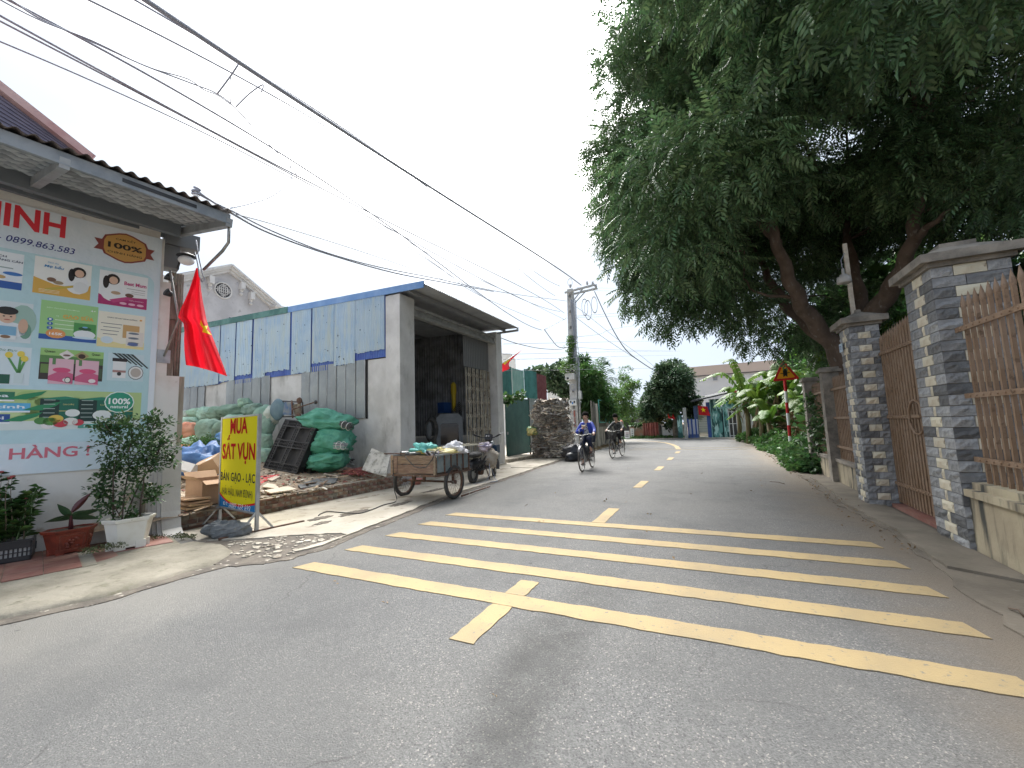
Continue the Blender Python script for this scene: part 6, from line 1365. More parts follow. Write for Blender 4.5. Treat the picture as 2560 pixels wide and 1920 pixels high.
for k in range(lay):
    t = k/(lay-1); w0, w1 = xa_+.12*t+.06*sin(k), xb_-.35*t**1.5-.05*cos(k*1.3); nx_ = 4 if t < .75 else 3
    for j in range(nx_):
        for d_ in range(2):
            if d_ == 1 and r.random() < .4: continue
            x = w0+(w1-w0)*(j+.5)/nx_+r.uniform(-.05, .05); y = 14.75+.38*d_+r.uniform(-.06, .08); z = .06+H_*t*.97
            o = bpy.data.objects.new('cardboard_bundle', r.choice(bms)); link(o, None); o.location = (x, y, z); o.rotation_euler = (r.uniform(-.14, .14), r.uniform(-.16, .16), r.uniform(-.5, .5)); o.scale = (1, 1, r.uniform(1.2, 1.9))
            sd3 = ['left', 'middle left', 'middle right', 'right'][j] if nx_ == 4 else ['left', 'middle', 'right'][j]
            setp(o, 'flattened waste cardboard bundle, %s layer of the tall stack, %s%s' % (ORD[k], sd3, ', behind' if d_ else ''), 'cardboard bundle', 'cardboard bundles in the tall stack'); nb_ += 1
crumple('green_yellow_bag', (xa_+.05, 14.5, 1.05), (.2, .18, .16), mat('gy_bag', (.05, .3, .12), .4, (.6, .5, .2), 3, .45, .55), 'green and yellow plastic bag stuck on the left of the cardboard stack', 'bag', 41, flatb=False)
crumple('black_sack', G(1430, 1152)+Vector((.1, .1, .17)), (.52, .35, .34), mat('bin_bag', (.012, .013, .016), .3, (.03, .03, .035), 5, bump=.01, bs=12), 'heap of black plastic sheeting at the foot of the utility pole', 'sack', 43, rot=(0, 0, 10))
mb = MB(); mb.box((-5.6, 11.2, .022), (-4.9, 12.6, .034)); o = mb.build('drain_cover', M['apron'], kind=None, label='flat concrete cover slab set in the apron near the cyclists', cat='cover slab')
# dark clutter inside the gateway seen beside the gate leaf
r = random.Random(4)
for k in range(9):
    o = bpy.data.objects.new('cardboard_bundle', bms[k % 7]); link(o, None); o.location = (-7.75, 13.15+.1*(k % 2), .25+k*.22); o.rotation_euler = (r.uniform(-.1, .1), r.uniform(-.1, .1), r.uniform(-.4, .4)); o.scale = (1.2, 1, 1.8)
    setp(o, 'waste paper bundle in the gateway behind the green gate leaf, %s from the ground' % (ORD[k] if k else 'first'), 'cardboard bundle', 'paper bundles inside the gateway')
f2 = thing('national_flag', 'small red flag drooping over the top of the green tin fence', 'flag', (-7.4, 14, 3.6))
fa_, fb_ = PX(1303, 876, -6.9), PX(1250, 912, -6.9)
mb = MB(); mb.tube([fa_, fb_+Vector((0, -.2, -.1))], .015, 5); mb.build('flag_pole', M['steel'], f2)
mb = MB(); 
def fl2(u, v): 
    p = fa_*(1-u)+fb_*u; q = PX(1272-2*u, 899+17*u, -6.9+.05*sin(u*9)); return p*(1-v)+(p+(q-p)*(.95*sin(pi*u**.7) if u < 1 else .0)+Vector((.06*sin(7*u+3*v), 0, -.3*v*u**.6)))*v
mb.grid(fl2, 16, 8); mb.build('flag_cloth', M['red_flag'], f2)
mb = MB(); q = PX(1258, 908, -6.84); mb.add([q, PX(1268, 900, -6.84), PX(1278, 897, -6.84), PX(1266, 908, -6.84), PX(1262, 912, -6.84)], [(0, 1, 2, 3, 4)]); mb.build('star', M['yellow'], f2)
# white gable behind the fence
gb_ = thing('white_outbuilding', 'plain white gable wall showing above the green tin fence', 'building', (-14, 27, 0))
mb = MB(); T = lambda px, py: PY(px, py, 26.)
a_, b_, c__ = T(1200, 880), T(1278, 884), T(1289, 900); mb.prism([(T(1200, 900).x, 0), (c__.x, 0), (c__.x, c__.z), (b_.x, b_.z), (T(1200, 900).x, a_.z)], lambda x, z: (x, 26, z), lambda x, z: (x-4, 29, z)); mb.build('wall', M['white_wall'], gb_)
mb = MB(); mb.box((T(1355, 975).x, 27, 0), (T(1420, 975).x, 27.2, T(1360, 965).z)); mb.build('far_wall', M['white_wall'], label='low white wall glimpsed between the fence and the utility pole', cat='wall')
# ================================================================ UTILITY POLE
YPo = 20.85; pb = G(1444, 1121); pb = Vector((PY(1441, 1121, YPo).x, YPo, 0)); Q = lambda px, py, dy=0: PY(px, py, YPo+dy)
pt = Q(1426, 724); zt2 = pt.z
up_ = thing('utility_pole', 'tall concrete utility pole with meter boxes and tangled cables at the left kerb', 'pole', tuple(pb))
mb = MB(); lean = (pt.x-pb.x)
N_ = 12
def col_(t, w): x = pb.x+lean*t; return [(x-w/2, YPo-w/2*.9), (x+w/2, YPo-w/2*.9), (x+w/2, YPo+w/2*.9), (x-w/2, YPo+w/2*.9)]
rings = [[Vector((x, y, zt2*t)) for x, y in col_(t, .44-.14*t)] for t in [i/N_ for i in range(N_+1)]]
for a, b in zip(rings, rings[1:]):
    for i in range(4): j = (i+1) % 4; mb.face([a[i], a[j], b[j], b[i]])
mb.face(rings[-1]); mb.build('shaft', M['pole'], up_)
mb = MB()
for k in range(9): z = 1.2+k*.85; t = z/zt2; x = pb.x+lean*t; mb.box((x-.05, YPo-.24+.06*t, z), (x+.05, YPo-.2+.06*t, z+.14))
mb.build('lift_hole', flat((.16, .16, .155), .9), up_)
def arm_(a, b, w=.09): mb = MB(); mb.beam(a, b, w, w); mb.build('crossarm', M['pole'], up_)
arm_(Q(1412, 732, -.25), Q(1486, 712, -.25)); arm_(Q(1434, 735, .2), Q(1492, 721, .2)); arm_(Q(1484, 710, -.25), Q(1493, 723, .2), .06)
for a, b in (((1434, 751, -.2), (1458, 720, -.2)), ((1438, 757, -.1), (1466, 726, .1))): mb = MB(); mb.beam(Q(*a), Q(*b), .05, .05); mb.build('brace', M['galv_light'], up_)
for x, y in ((1468, 709), (1482, 709), (1426, 716), (1490, 716)): mb = MB(); mb.lathe([(0, 0), (.05, 0), (.07, .06), (.04, .12), (.06, .16), (0, .2)], Q(x, y+3, -.2), 8); mb.build('insulator', flat((.4, .4, .42), .4), up_)
for px, py, r_2 in ((1425, 706, .2), (1470, 775, .3), (1462, 768, .26), (1486, 762, .25)):
    mb = MB(); c = Q(px, py, -.35); mb.torus(c, r_2, .018, (.3, -1, 0), 22, 5)
    for v in range(len(mb.v)): x_, y_, z_ = mb.v[v]; mb.v[v] = (c.x+(x_-c.x)*.55, y_, c.z+(z_-c.z)*(1.0 if r_2 < .22 else 1.7))
    mb.build('cable_coil', M['wire_light'], up_)
mb = MB()
for k in range(7):
    x = 1432+k*2.3; P = [Q(x-6, 750, -.25), Q(x-3, 800+8*k, -.28), Q(x-1+3*sin(k), 860, -.28), Q(x+2*cos(k), 905, -.3)]; mb.tube(spl(P, 4), .022 if k % 2 else .014, 5, m=k % 2)
mb.build('riser_cables', [M['wire_light'], M['wire']], up_)
mb = MB(); mb.tube([Q(1446, 895, -.15), Q(1449, 1000, -.15), Q(1452, 1068, -.15)], .05, 8); mb.build('conduit', M['galv_light'], up_)
wb = mat('meter_box', (.58, .59, .58), .5, (.48, .48, .47), 4)
def mbox(x0, y0, x1, y1, d=.2, nm='meter_box', m_=None):
    a, b = Q(x0, y1, -.26), Q(x1, y0, -.26); mb = MB(); mb.box((a.x, YPo-.26-d, a.z), (b.x, YPo-.2, b.z)); return mb.build(nm, m_ or wb, up_), a, b
o, a, b = mbox(1417, 911, 1438, 931); o2_, a2_, b2_ = mbox(1416, 933, 1438, 951)
for (x, y) in ((1431, 915), (1420, 926), (1430, 926), (1419, 946)):
    mb = MB(); p = Q(x, y, -.47); mb.box((p.x-.05, p.y-.005, p.z-.05), (p.x+.06, p.y+.02, p.z+.05)); mb.build('meter_window', M['black'], o)
mbox(1448, 977, 1454, 998, .15); o3, a3, b3 = mbox(1423, 999, 1441, 1014, .04, 'number_plate', M['white_paint'])
mb = MB(); 
for k in range(3): p = Q(1427+k*4.5, 1005+(k % 2)*3, -.31); mb.box((p.x-.04, p.y-.005, p.z-.05), (p.x+.03, p.y+.03, p.z+.06), k % 2)
mb.build('plate_mark', [M['black'], flat(hx('4f86c2'), .5)], o3)
mb = MB(); mb.torus(Q(1433, 968, -.3), .16, .016, (0, -1, 0), 16, 5); mb.build('cable_loop', M['wire'], up_)
mb = MB(); p = Q(1437, 1050, -.21); mb.box((p.x-.05, p.y-.01, p.z-.4), (p.x+.05, p.y-.004, p.z+.5)); mb.build('red_stencil', mat('red_stencil', (.30, .10, .08), .9, (.3, .29, .28), 9, .45, .6), up_)
# vine climbing the pole
P = []; 
for k in range(420): t = random.random(); q = Q(random.gauss(1428, 3), 840+t*90, -.25); P.append([q.x+random.gauss(0, .1), q.y+random.gauss(0, .12), q.z])
for k in range(320): q = Q(random.gauss(1422, 9), random.gauss(915, 9), -.3); P.append([q.x, q.y+random.gauss(0, .2), q.z])
P = np.array(P); scatter('climbing_vine', clump_template(5, .04, .11, .07, 6), P, np.tile([.2, -.5, .6], (len(P), 1)), rng.uniform(.4, 1, len(P)), M['leaf_light'], seed=8, label='green vine climbing the utility pole above the meter boxes', cat='vine')

# ================================================================ OVERHEAD CABLES
zs = .678
def wire(label, pts, x0, x1, r, m='wire', scale=1.0, group='overhead cables'):
    n = len(pts); P = []
    cum = [0]
    for a, b in zip(pts, pts[1:]): cum.append(cum[-1]+math.hypot(a[0]-b[0], a[1]-b[1]))
    for (x, y), c in zip(pts, cum):
        t = c/cum[-1]; P.append(PX(x*scale, y*scale, x0+(x1-x0)*t))
    if n > 7 and r > .008 and zs == scale and abs(x0) < 6.25 and 'sagging' not in label:      # a real cable hangs in one smooth curve
        A_ = np.array([list(p) for p in P]); w_ = 1/(np.linalg.norm(A_, axis=1)+1); cz, cx_ = np.polyfit(A_[:, 1], A_[:, 2], 3, w=w_), np.polyfit(A_[:, 1], A_[:, 0], 1, w=w_)
        P = [Vector((np.polyval(cx_, y), y, np.polyval(cz, y))) for y in np.linspace(A_[0, 1], A_[-1, 1], 24)]
    mb = MB(); mb.tube(spl(P, 5), r*1.0, 5); return mb.build('overhead_cable', M[m], label=label, cat='cable', group=group)
wire('thickest dark blue-grey cable bundle running from the top centre-left down to the pole arm', [(500, -70), (570, 0), (880, 235), (985, 300), (1200, 455), (1360, 555), (1530, 685), (1750, 810), (1950, 910), (2172, 1047)], -5.2, -6.2, .034, 'wire', zs)
wire('thin cable just left of the thickest bundle, joining it near the ties', [(440, -70), (535, 0), (700, 110), (870, 225), (985, 300), (1200, 458), (1530, 690), (1800, 870), (2095, 1050)], -5.3, -6.5, .012, 'wire', zs)
wire('long single cable left of the thick bundle, meeting it at the hanging tie', [(260, -70), (370, 0), (620, 125), (850, 280), (1075, 415), (1200, 490), (1400, 615), (1530, 697), (1740, 850), (2080, 1085)], -5.5, -6.6, .012, 'wire', zs)
wire('cable starting second from the left corner and ending below the pole crossarm', [(-20, -60), (70, 0), (330, 155), (640, 330), (875, 480), (1080, 625), (1400, 822), (1700, 1040), (1990, 1205), (2012, 1218)], -5.8, -6.6, .014, 'wire', zs)
wire('upper of the close pair of cables leaving the left edge', [(-70, 0), (0, 40), (270, 195), (550, 365), (850, 540), (1100, 650), (1400, 820), (1700, 950), (2100, 1152)], -6.0, -6.6, .013, 'wire', zs)
wire('lower of the close pair of cables leaving the left edge', [(-70, 18), (0, 55), (280, 215), (600, 405), (880, 565), (1090, 655), (1400, 825), (1680, 985), (2085, 1145)], -6.02, -6.62, .011, 'wire', zs)
wire('lowest thin cable crossing from the left edge over the shop roof', [(-70, 108), (0, 140), (240, 250), (500, 390), (870, 560), (1090, 675), (1240, 745), (1400, 835), (1620, 1000), (1830, 1115)], -6.2, -6.6, .009, 'wire', zs)
wire('sagging cable from the left corner to the knot below the thick bundle', [(-60, -60), (40, 0), (150, 70), (330, 150), (530, 240), (700, 305), (800, 345), (870, 400), (960, 500), (1075, 618), (1095, 652)], -5.6, -6.1, .009, 'wire', zs)
wire('second sagging cable twisted beside the first below the thick bundle', [(-60, -40), (20, 10), (160, 80), (340, 150), (540, 245), (690, 290), (750, 330), (800, 350), (850, 385)], -5.6, -5.9, .007, 'wire', zs)
wire('short tie wire from the bundle down to the left knot', [(878, 238), (850, 280), (800, 347)], -5.5, -5.75, .011, 'wire', zs, 'tie wires')
wire('thin vertical tie wire between the single cable and the knot', [(850, 278), (852, 330), (850, 386)], -5.6, -5.8, .006, 'wire', zs, 'tie wires')
wire('bent tie wire from the bundle down to the right knot', [(964, 340), (970, 312), (920, 345), (870, 394)], -5.5, -5.85, .009, 'wire', zs, 'tie wires')
wire('drooping thin cable curling back to the shop awning', [(1070, 615), (1072, 668), (1000, 725), (920, 752), (850, 768)], -6.1, -5.4, .007, 'wire', zs)
wire('short upright tie on the thick bundle halfway to the pole', [(1530, 645), (1532, 690), (1530, 720), (1520, 738)], -5.8, -5.8, .01, 'wire', zs, 'tie wires')
wire('cable from the awning post sagging over the shed roof to the pole', [(725, 712), (800, 752), (870, 785), (1000, 850), (1200, 930), (1400, 985), (1600, 1025), (1760, 1060), (1900, 1085), (2090, 1110)], -5.2, -6.6, .011, 'wire', zs)
wire('second lower cable from the awning tip sagging over the shed', [(735, 712), (860, 790), (1000, 862), (1220, 940), (1450, 1005), (1640, 1042), (1820, 1075)], -5.2, -6.5, .014, 'wire', zs)
wire('thin grey cable fanning out between the pair and the shed roof', [(870, 790), (1000, 825), (1200, 885), (1400, 950), (1660, 1040)], -5.3, -6.4, .006, 'wire_light', zs)
wire('thin cable branching from the knot over the shed towards the pole foot', [(1400, 820), (1520, 900), (1700, 1000), (1900, 1090), (2085, 1180)], -6.4, -6.7, .008, 'wire_light', zs)
wire('second thin cable branching from the knot over the shed', [(1400, 820), (1480, 885), (1620, 985), (1760, 1085), (1990, 1185)], -6.4, -6.7, .008, 'wire_light', zs)
# around the pole
wire('cable dropping from the split above the gate to the pole side', [(1361, 824), (1380, 850), (1398, 868), (1425, 867)], -6.6, -6.6, .02, 'wire_light')
wire('short cable from the split up to the pole band', [(1361, 824), (1395, 806), (1420, 793)], -6.6, -6.7, .012, 'wire_light')
wire('cable from the shed corner sagging to the pole', [(1248, 843), (1290, 858), (1350, 871), (1400, 873), (1418, 868)], -6.5, -6.7, .016, 'wire_light')
wire('heavy cable from the pole arm swooping down to the far tree', [(1486, 728), (1510, 780), (1540, 838), (1570, 880), (1610, 910), (1632, 924)], -5.5, -3.6, .03, 'wire_light')
wire('white slack loop of cable in front of the far tree', [(1632, 924), (1650, 937), (1670, 940), (1688, 932), (1702, 918), (1712, 925), (1712, 945)], -3.6, -1.9, .03, 'wire_light')
wire('cable from the pole band slanting right to the loop', [(1442, 795), (1500, 838), (1560, 878), (1630, 922)], -6.6, -3.7, .014, 'wire_light')
wire('upper thin cable slanting right from the pole to the loop', [(1438, 766), (1465, 785), (1540, 845), (1600, 888), (1640, 920)], -6.6, -3.7, .012, 'wire_light')
for i, (y0, y1, y2) in enumerate(((790, 786, 778), (793, 792, 786), (719, 720, 721), (725, 727, 728), (842, 835, 800), (868, 872, 878), (858, 855, 852), (884, 880, 878), (897, 893, 888), (925, 923, 920))):
    wire(['upper of two parallel wires leaving the pole band to the right', 'lower of two parallel wires leaving the pole band to the right', 'top wire from the crossarm into the big tree', 'second wire from the crossarm into the big tree', 'thin wire rising right of the pole towards the big tree', 'thin wire falling slightly right of the pole', 'faint level wire behind the pole, highest', 'faint level wire behind the pole, second', 'faint level wire behind the pole, third', 'faint level wire behind the pole, lowest'][i],
         [((1442 if i < 6 else 1258), y0+(0 if i < 6 else 2)), (1500, y1), (1560, (y1+y2)/2), (1700 if i > 3 else 1640, y2)], -6.4, -3.2 if i > 3 else -5, .009 if i < 6 else .007, 'wire_light', group='wires to the right of the pole')

# ================================================================ LEFT SIDE BEYOND THE POLE
XG = -5.45
lf = thing('rendered_wall', 'low stained rendered wall with a bamboo and wire screen on top, behind the cyclists', 'wall', (XG, 22, 0))
ya, yz = PX(1486, 1100, XG).y, 26.2; wz = PX(1515, 1066, XG).z
mb = MB(); mb.box((XG-.2, ya, 0), (XG, yz, wz)); mb.build('wall_body', mat('stained_render', (.42, .37, .29), .95, (.10, .095, .085), 1.6, .5, .62, 8, (.06, .06, .055), 3, .5, .62, st3=(3, 3, .35), bump=.008, bs=18), lf)
scr = mat('bamboo', (.15, .14, .12), .95, (.27, .25, .21), 3, .4, .6, 6, stretch=(8, 8, .6))
r = random.Random(2); tz_ = PX(1515, 1012, XG).z
y = ya+.1
while y < yz: 
    mb = MB(); mb.box((XG-.13, y, wz), (XG-.1, y+.1, tz_+r.uniform(-.25, .15))); mb.build('screen_slat', scr, lf); y += .125
for px in (1496, 1521, 1543):
    q = PX(px, 1100, XG+.05); mb = MB(); mb.box((q.x-.04, q.y-.05, .0), (q.x+.04, q.y+.05, PX(px, 1010+(px-1496)*.2, XG+.05).z)); mb.build('post', flat((.52, .49, .42), .8), lf)
tgm = flat(hx('5fae9c'), .5)
for (a, b, z_) in ((1496, 1512, 1000), (1518, 1534, 1006)):
    p, q = PX(a, z_, XG+.08), PX(b, z_+5, XG+.08); low = PX(a, 1056, XG+.08).z
    mb = MB(); mb.tube([Vector((p.x, p.y, low)), Vector((p.x, p.y, p.z)), Vector((q.x, q.y, p.z)), Vector((q.x, q.y, low)), Vector((p.x, p.y, low))], .03, 6); mb.build('green_frame', tgm, lf)
mb = MB(); 
for k in range(3): q = PX(1465+8*k, 1120, -5.9); mb.box((q.x-.2, q.y-.1, 0), (q.x+.2, q.y+.1, .12))
mb.build('kerb_rubble', M['mud'], label='loose rubble along the foot of the stained wall', cat='rubble', kind='stuff')
P = np.array([[random.uniform(-5.5, -5.05), random.uniform(18.5, 25.5), .05] for _ in range(260)])
scatter('leaf_litter', clump_template(4, .05, .1, .05, 9), P, np.tile([0, 0, 1.], (len(P), 1)), rng.uniform(.5, 1.2, len(P)), M['dryleaf'], seed=12, label='dry leaves gathered along the left kerb', cat='leaves', kind='stuff')
def blob_tree(name, label, blobs, Y, tm, mt, trunk=None, n=60, seed=1, cat='tree', sc=(.7, 1.3), group=None, depth=.9, tilt=.5, trunkmat=None, inner=.35, droop=-.15):
    """crown clumps given as (px, py, pixel radius); each becomes a leafy volume at distance Y"""
    c0 = PY(blobs[0][0], blobs[0][1], Y); root = thing(name, label, cat, (c0.x, Y, 0), group=group); Ps = []; Ds = []
    for i, (x, y, rd) in enumerate(blobs):
        c = PY(x, y, Y+(((i*37) % 11)/11-.5)*depth*2); dep = -c.x*.438+c.y*.899; s_ = rd/FPX*dep
        p, d = shell(int(n*(rd/20)**1.6), c, (s_, s_*1.1, s_*.9), seed*100+i, inner); d[:, 2] += droop; Ps.append(p); Ds.append(d)
    Ps = np.vstack(Ps); Ds = np.vstack(Ds); scatter('crown', tm, Ps, Ds, rng.uniform(sc[0], sc[1], len(Ps)), mt, root, seed=seed, tilt=tilt)
    if trunk:
        for t_ in trunk:
            mb = MB(); P = [PY(x, y, Y) for x, y, _ in t_]; P[0].z = min(P[0].z, 0) if t_ is trunk[0] else P[0].z
            mb.tube(spl(P, 4), sum([[w_]*4 for *_, w_ in t_[:-1]], [])+[t_[-1][2]], 8); mb.build('trunk' if t_ is trunk[0] else 'branch', trunkmat or M['bark_grey'], root)
    return root
big = clump_template(5, .12, .30, .26, 11)
blob_tree('vine_bush', 'dark big-leaved climbing bush over the fence left of the utility pole', [(1380, 935, 24), (1350, 935, 20), (1403, 930, 22), (1395, 960, 24), (1370, 965, 18), (1412, 965, 20), (1325, 940, 14), (1415, 985, 18), (1400, 915, 14)], 22.5, big, M['leaf_far'], n=42, seed=3, cat='bush', sc=(.6, 1.1))
blob_tree('gateway_bush', 'pale big-leaved creeper hanging in the gateway left of the green gate leaf', [(1262, 1000, 12), (1280, 996, 9), (1300, 990, 8)], 13.6, clump_template(5, .08, .14, .12, 4), M['leaf_mid'], n=60, seed=4, cat='creeper', depth=.3)
long_ = clump_template(7, .1, .34, .06, 12)
blob_tree('light_tree', 'light green narrow-leaved tree right behind the utility pole', [(1475, 950, 30), (1462, 930, 22), (1490, 975, 30), (1470, 990, 28), (1500, 1010, 26), (1455, 905, 14), (1480, 1020, 26), (1520, 1030, 22), (1458, 965, 22), (1465, 1030, 22)], 22.5, long_, M['leaf_mid'], n=70, seed=5)
blob_tree('feathery_tree', 'feathery light tree thinning out against the sky right of the palm', [(1550, 990, 24), (1570, 975, 20), (1565, 1005, 24), (1545, 1020, 24), (1585, 960, 14), (1560, 950, 14), (1530, 985, 22), (1575, 1030, 20), (1548, 1048, 20)], 27, long_, M['leaf_light'], n=44, seed=6, sc=(.6, 1.1))
blob_tree('feathery_tree', 'sparse wispy treetop sticking up above the feathery tree', [(1555, 930, 12), (1572, 925, 10), (1560, 945, 12)], 29, long_, M['leaf_light'], n=22, seed=66, sc=(.4, .8))
# palm
pr_ = thing('palm_tree', 'small palm with upright fronds beyond the utility pole', 'palm', PY(1502, 1040, 24)); Yp = 24.
mb = MB(); mb.tube([PY(1502, 1120, Yp), PY(1502, 1000, Yp), PY(1504, 965, Yp)], [.2, .17, .14], 8); mb.build('trunk', M['bark_grey'], pr_)
def frond(P, w_, parent, nm='frond', mt=None, n=26, seed=0, droop=.5):
    """feather frond along the curve P"""
    P = spl(P, 8); k = len(P); V = []; F = []; r = random.Random(seed)
    for i in range(k-1):
        d = (P[i+1]-P[i]).normalized(); s_ = d.cross(Vector((.2, -1, .3))).normalized()
        for sg_ in (-1, 1):
            t = i/k; l = w_*sin(pi*min(1, .15+t*.85))**.7; o = (s_*sg_*.8+d*.9+Vector((r.gauss(0, .12), r.gauss(0, .12), -droop*.3+r.gauss(0, .1)))).normalized(); b = len(V); q = P[i]; ww = d*.025
            V += [q-ww, q+ww, q+o*l+Vector((0, 0, -droop*l*.4))]; F.append((b, b+1, b+2))
    mb = MB(); mb.tube(P, [.02*(1-.8*i/k) for i in range(k)], 4); mb.add(V, F); return mb.build(nm, mt or M['leaf_mid'], parent)
cp = PY(1504, 968, Yp)
for i, (x, y) in enumerate(((1492, 897), (1506, 893), (1520, 905), (1482, 910), (1534, 925), (1475, 945), (1548, 950), (1512, 900), (1500, 905), (1545, 975), (1470, 975))):
    e_ = PY(x, y, Yp+((i*5) % 7-3)*.25); m_ = (cp+e_)/2+Vector((0, 0, .35+.1*(i % 3))); frond([cp, m_, e_], .55, pr_, seed=i, n=30)
# broad yellowish fronds under it
for i, (x0, y0, x1, y1) in enumerate(((1510, 1040, 1560, 985), (1508, 1045, 1480, 1000), (1512, 1040, 1550, 1020), (1505, 1050, 1525, 990), (1500, 1040, 1470, 1030))):
    a, b = PY(x0, y0, 23), PY(x1, y1, 23); o = frond([a, (a+b)/2+Vector((0, 0, .4)), b], .5, None, 'low_palm_frond', M['leaf_light'], seed=20+i); setp(o, ['low yellow-green palm frond reaching up right over the stained wall', 'low palm frond arching left behind the wall', 'low palm frond leaning right above the wall', 'steep palm frond behind the bamboo screen', 'short palm frond left of the screen'][i], 'palm frond', 'fronds behind the wall')

# ================================================================ BICYCLES AND RIDERS
def bicycle(label, basket, col, loc, rz, wb=1.08, R=.33):
    b = thing('bicycle', label, 'bicycle', loc, rz, local=True, group='bicycles on the road'); fr = mat('bike_frame', col, .4, metal=.2); ch_ = M['steel']
    for y in (-wb/2, wb/2): spoked(b, (0, y, R), R, .019, ns=20, hub=.035, rimmat=M['steel'], tyre=mat('tan_tyre', (.10, .09, .08), .8, (.2, .17, .14), 9))
    fh = (0, wb/2-.12, .78); bb_ = (0, -.08, .28); seat = (0, -.27, .80); T_ = lambda nm, segs, m_: [mb := MB()] and ([mb.tube([p, q], r_2, 7) for p, q, r_2 in segs], mb.build(nm, m_, b))[1]
    T_('frame', [(bb_, (0, wb/2-.14, .64), .016), ((0, -.2, .62), (0, wb/2-.13, .72), .014), (bb_, seat, .015), (bb_, (.05, -wb/2, R), .01), (bb_, (-.05, -wb/2, R), .01), ((0, -.22, .66), (.05, -wb/2, R), .009), ((0, -.22, .66), (-.05, -wb/2, R), .009)], fr)
    T_('fork', [(fh, (0, wb/2-.17, .60), .017), ((0.0, wb/2-.16, .66), (.05, wb/2, R), .012), ((0, wb/2-.16, .66), (-.05, wb/2, R), .012), (fh, (0, wb/2-.11, .93), .012)], fr)
    mb = MB(); mb.tube([(-.29, wb/2-.30, .97), (-.2, wb/2-.2, .98), (0, wb/2-.10, .94), (.2, wb/2-.2, .98), (.29, wb/2-.30, .97)], .011, 6); hb_ = mb.build('handlebar', ch_, b)
    for s_ in (-1, 1): mb = MB(); mb.tube([(s_*.25, wb/2-.25, .975), (s_*.3, wb/2-.34, .97)], .017, 7); mb.build('grip', M['rubber'], hb_); mb = MB(); mb.tube([(s_*.2, wb/2-.17, .96), (s_*.28, wb/2-.22, .94)], .006, 4); mb.build('brake_lever', ch_, hb_)
    mb = MB(); mb.sphere((0, -.30, .83), (.09, .14, .035), 12, 8); mb.build('saddle', M['black'], b)
    for y in (-wb/2, wb/2):
        mb = MB(); a0, a1 = (10, 170) if y < 0 else (35, 160)
        mb.grid(lambda u, v: ((u-.5)*.05, y+(R+.025)*cos(radians(a0+(a1-a0)*v)), R+(R+.025)*sin(radians(a0+(a1-a0)*v))), 2, 14); mb.build('mudguard', fr, b)
    mb = MB(); mb.box((-.06, -wb/2-.14, .70), (.06, -wb/2+.25, .715)); mb.tube([(.05, -wb/2, R), (.05, -wb/2-.05, .7)], .005, 4); mb.tube([(-.05, -wb/2, R), (-.05, -wb/2-.05, .7)], .005, 4); mb.build('carrier', M['black'], b)
    mb = MB(); mb.lathe([(.0, .004), (.09, .004), (.09, -.004), (0, -.004)], (.04, -.08, .28), 14, R=rotm(0, 90, 0)); mb.tube([(.06, -.08, .28), (.07, -.02, .13)], .008, 5); mb.tube([(-.06, -.08, .28), (-.07, -.14, .43)], .008, 5); cs_ = mb.build('crankset', ch_, b)
    mb = MB(); mb.box((.07, -.07, .115), (.16, .03, .135)); mb.box((-.16, -.19, .42), (-.07, -.09, .44)); mb.build('pedals', M['black'], b)
    mb = MB(); mb.tube([(.045, -.08, .37), (.045, -wb/2, R+.035)], .004, 4); mb.tube([(.045, -.08, .19), (.045, -wb/2, R-.035)], .004, 4); mb.build('chain', M['rusty'], b)
    mb = MB(); mb.sphere((0, wb/2-.06, .84), (.04, .035, .04), 10, 6); mb.build('headlamp', ch_, b)
    if basket:
        mb = MB(); x0, x1, y0, y1 = -.17, .17, wb/2-.05, wb/2+.2
        for z in np.arange(.68, .95, .028):
            s_ = .8+.2*(z-.68)/.26
            for p, q in (((x0*s_, y0), (x1*s_, y0)), ((x1*s_, y0), (x1*s_, y1)), ((x1*s_, y1), (x0*s_, y1)), ((x0*s_, y1), (x0*s_, y0))): mb.beam((*p, z), (*q, z), .006, .006)
        for k in range(13):
            u = k/12; xx = x0+(x1-x0)*u
            for y in (y0, y1): mb.beam((xx*.8, y, .68), (xx, y, .945), .006, .006)
            yy = y0+(y1-y0)*u
            for x in (x0, x1): mb.beam((x*.8, yy, .68), (x, yy, .945), .006, .006)
        mb.box((x0*.8, y0, .675), (x1*.8, y1, .68)); mb.build('basket', M['black'], b)
    return b
p1f, p1r = G(1455, 1180), G(1483, 1168); p2f, p2r = G(1535, 1147), G(1558, 1138)
B1 = Vector((-3.25, 11.2, 0)); B2 = Vector((-3.30, 15.35, 0))
rz1, rz2 = radians(182), radians(180-6)
bicycle('dark bicycle without a basket ridden by the person in the blue jacket', False, (.05, .05, .055), B1, rz1, wb=1.12)
bicycle('dark bicycle with a black wire basket ridden by the person in camouflage', True, (.03, .03, .035), B2, rz2, wb=1.12, R=.33)
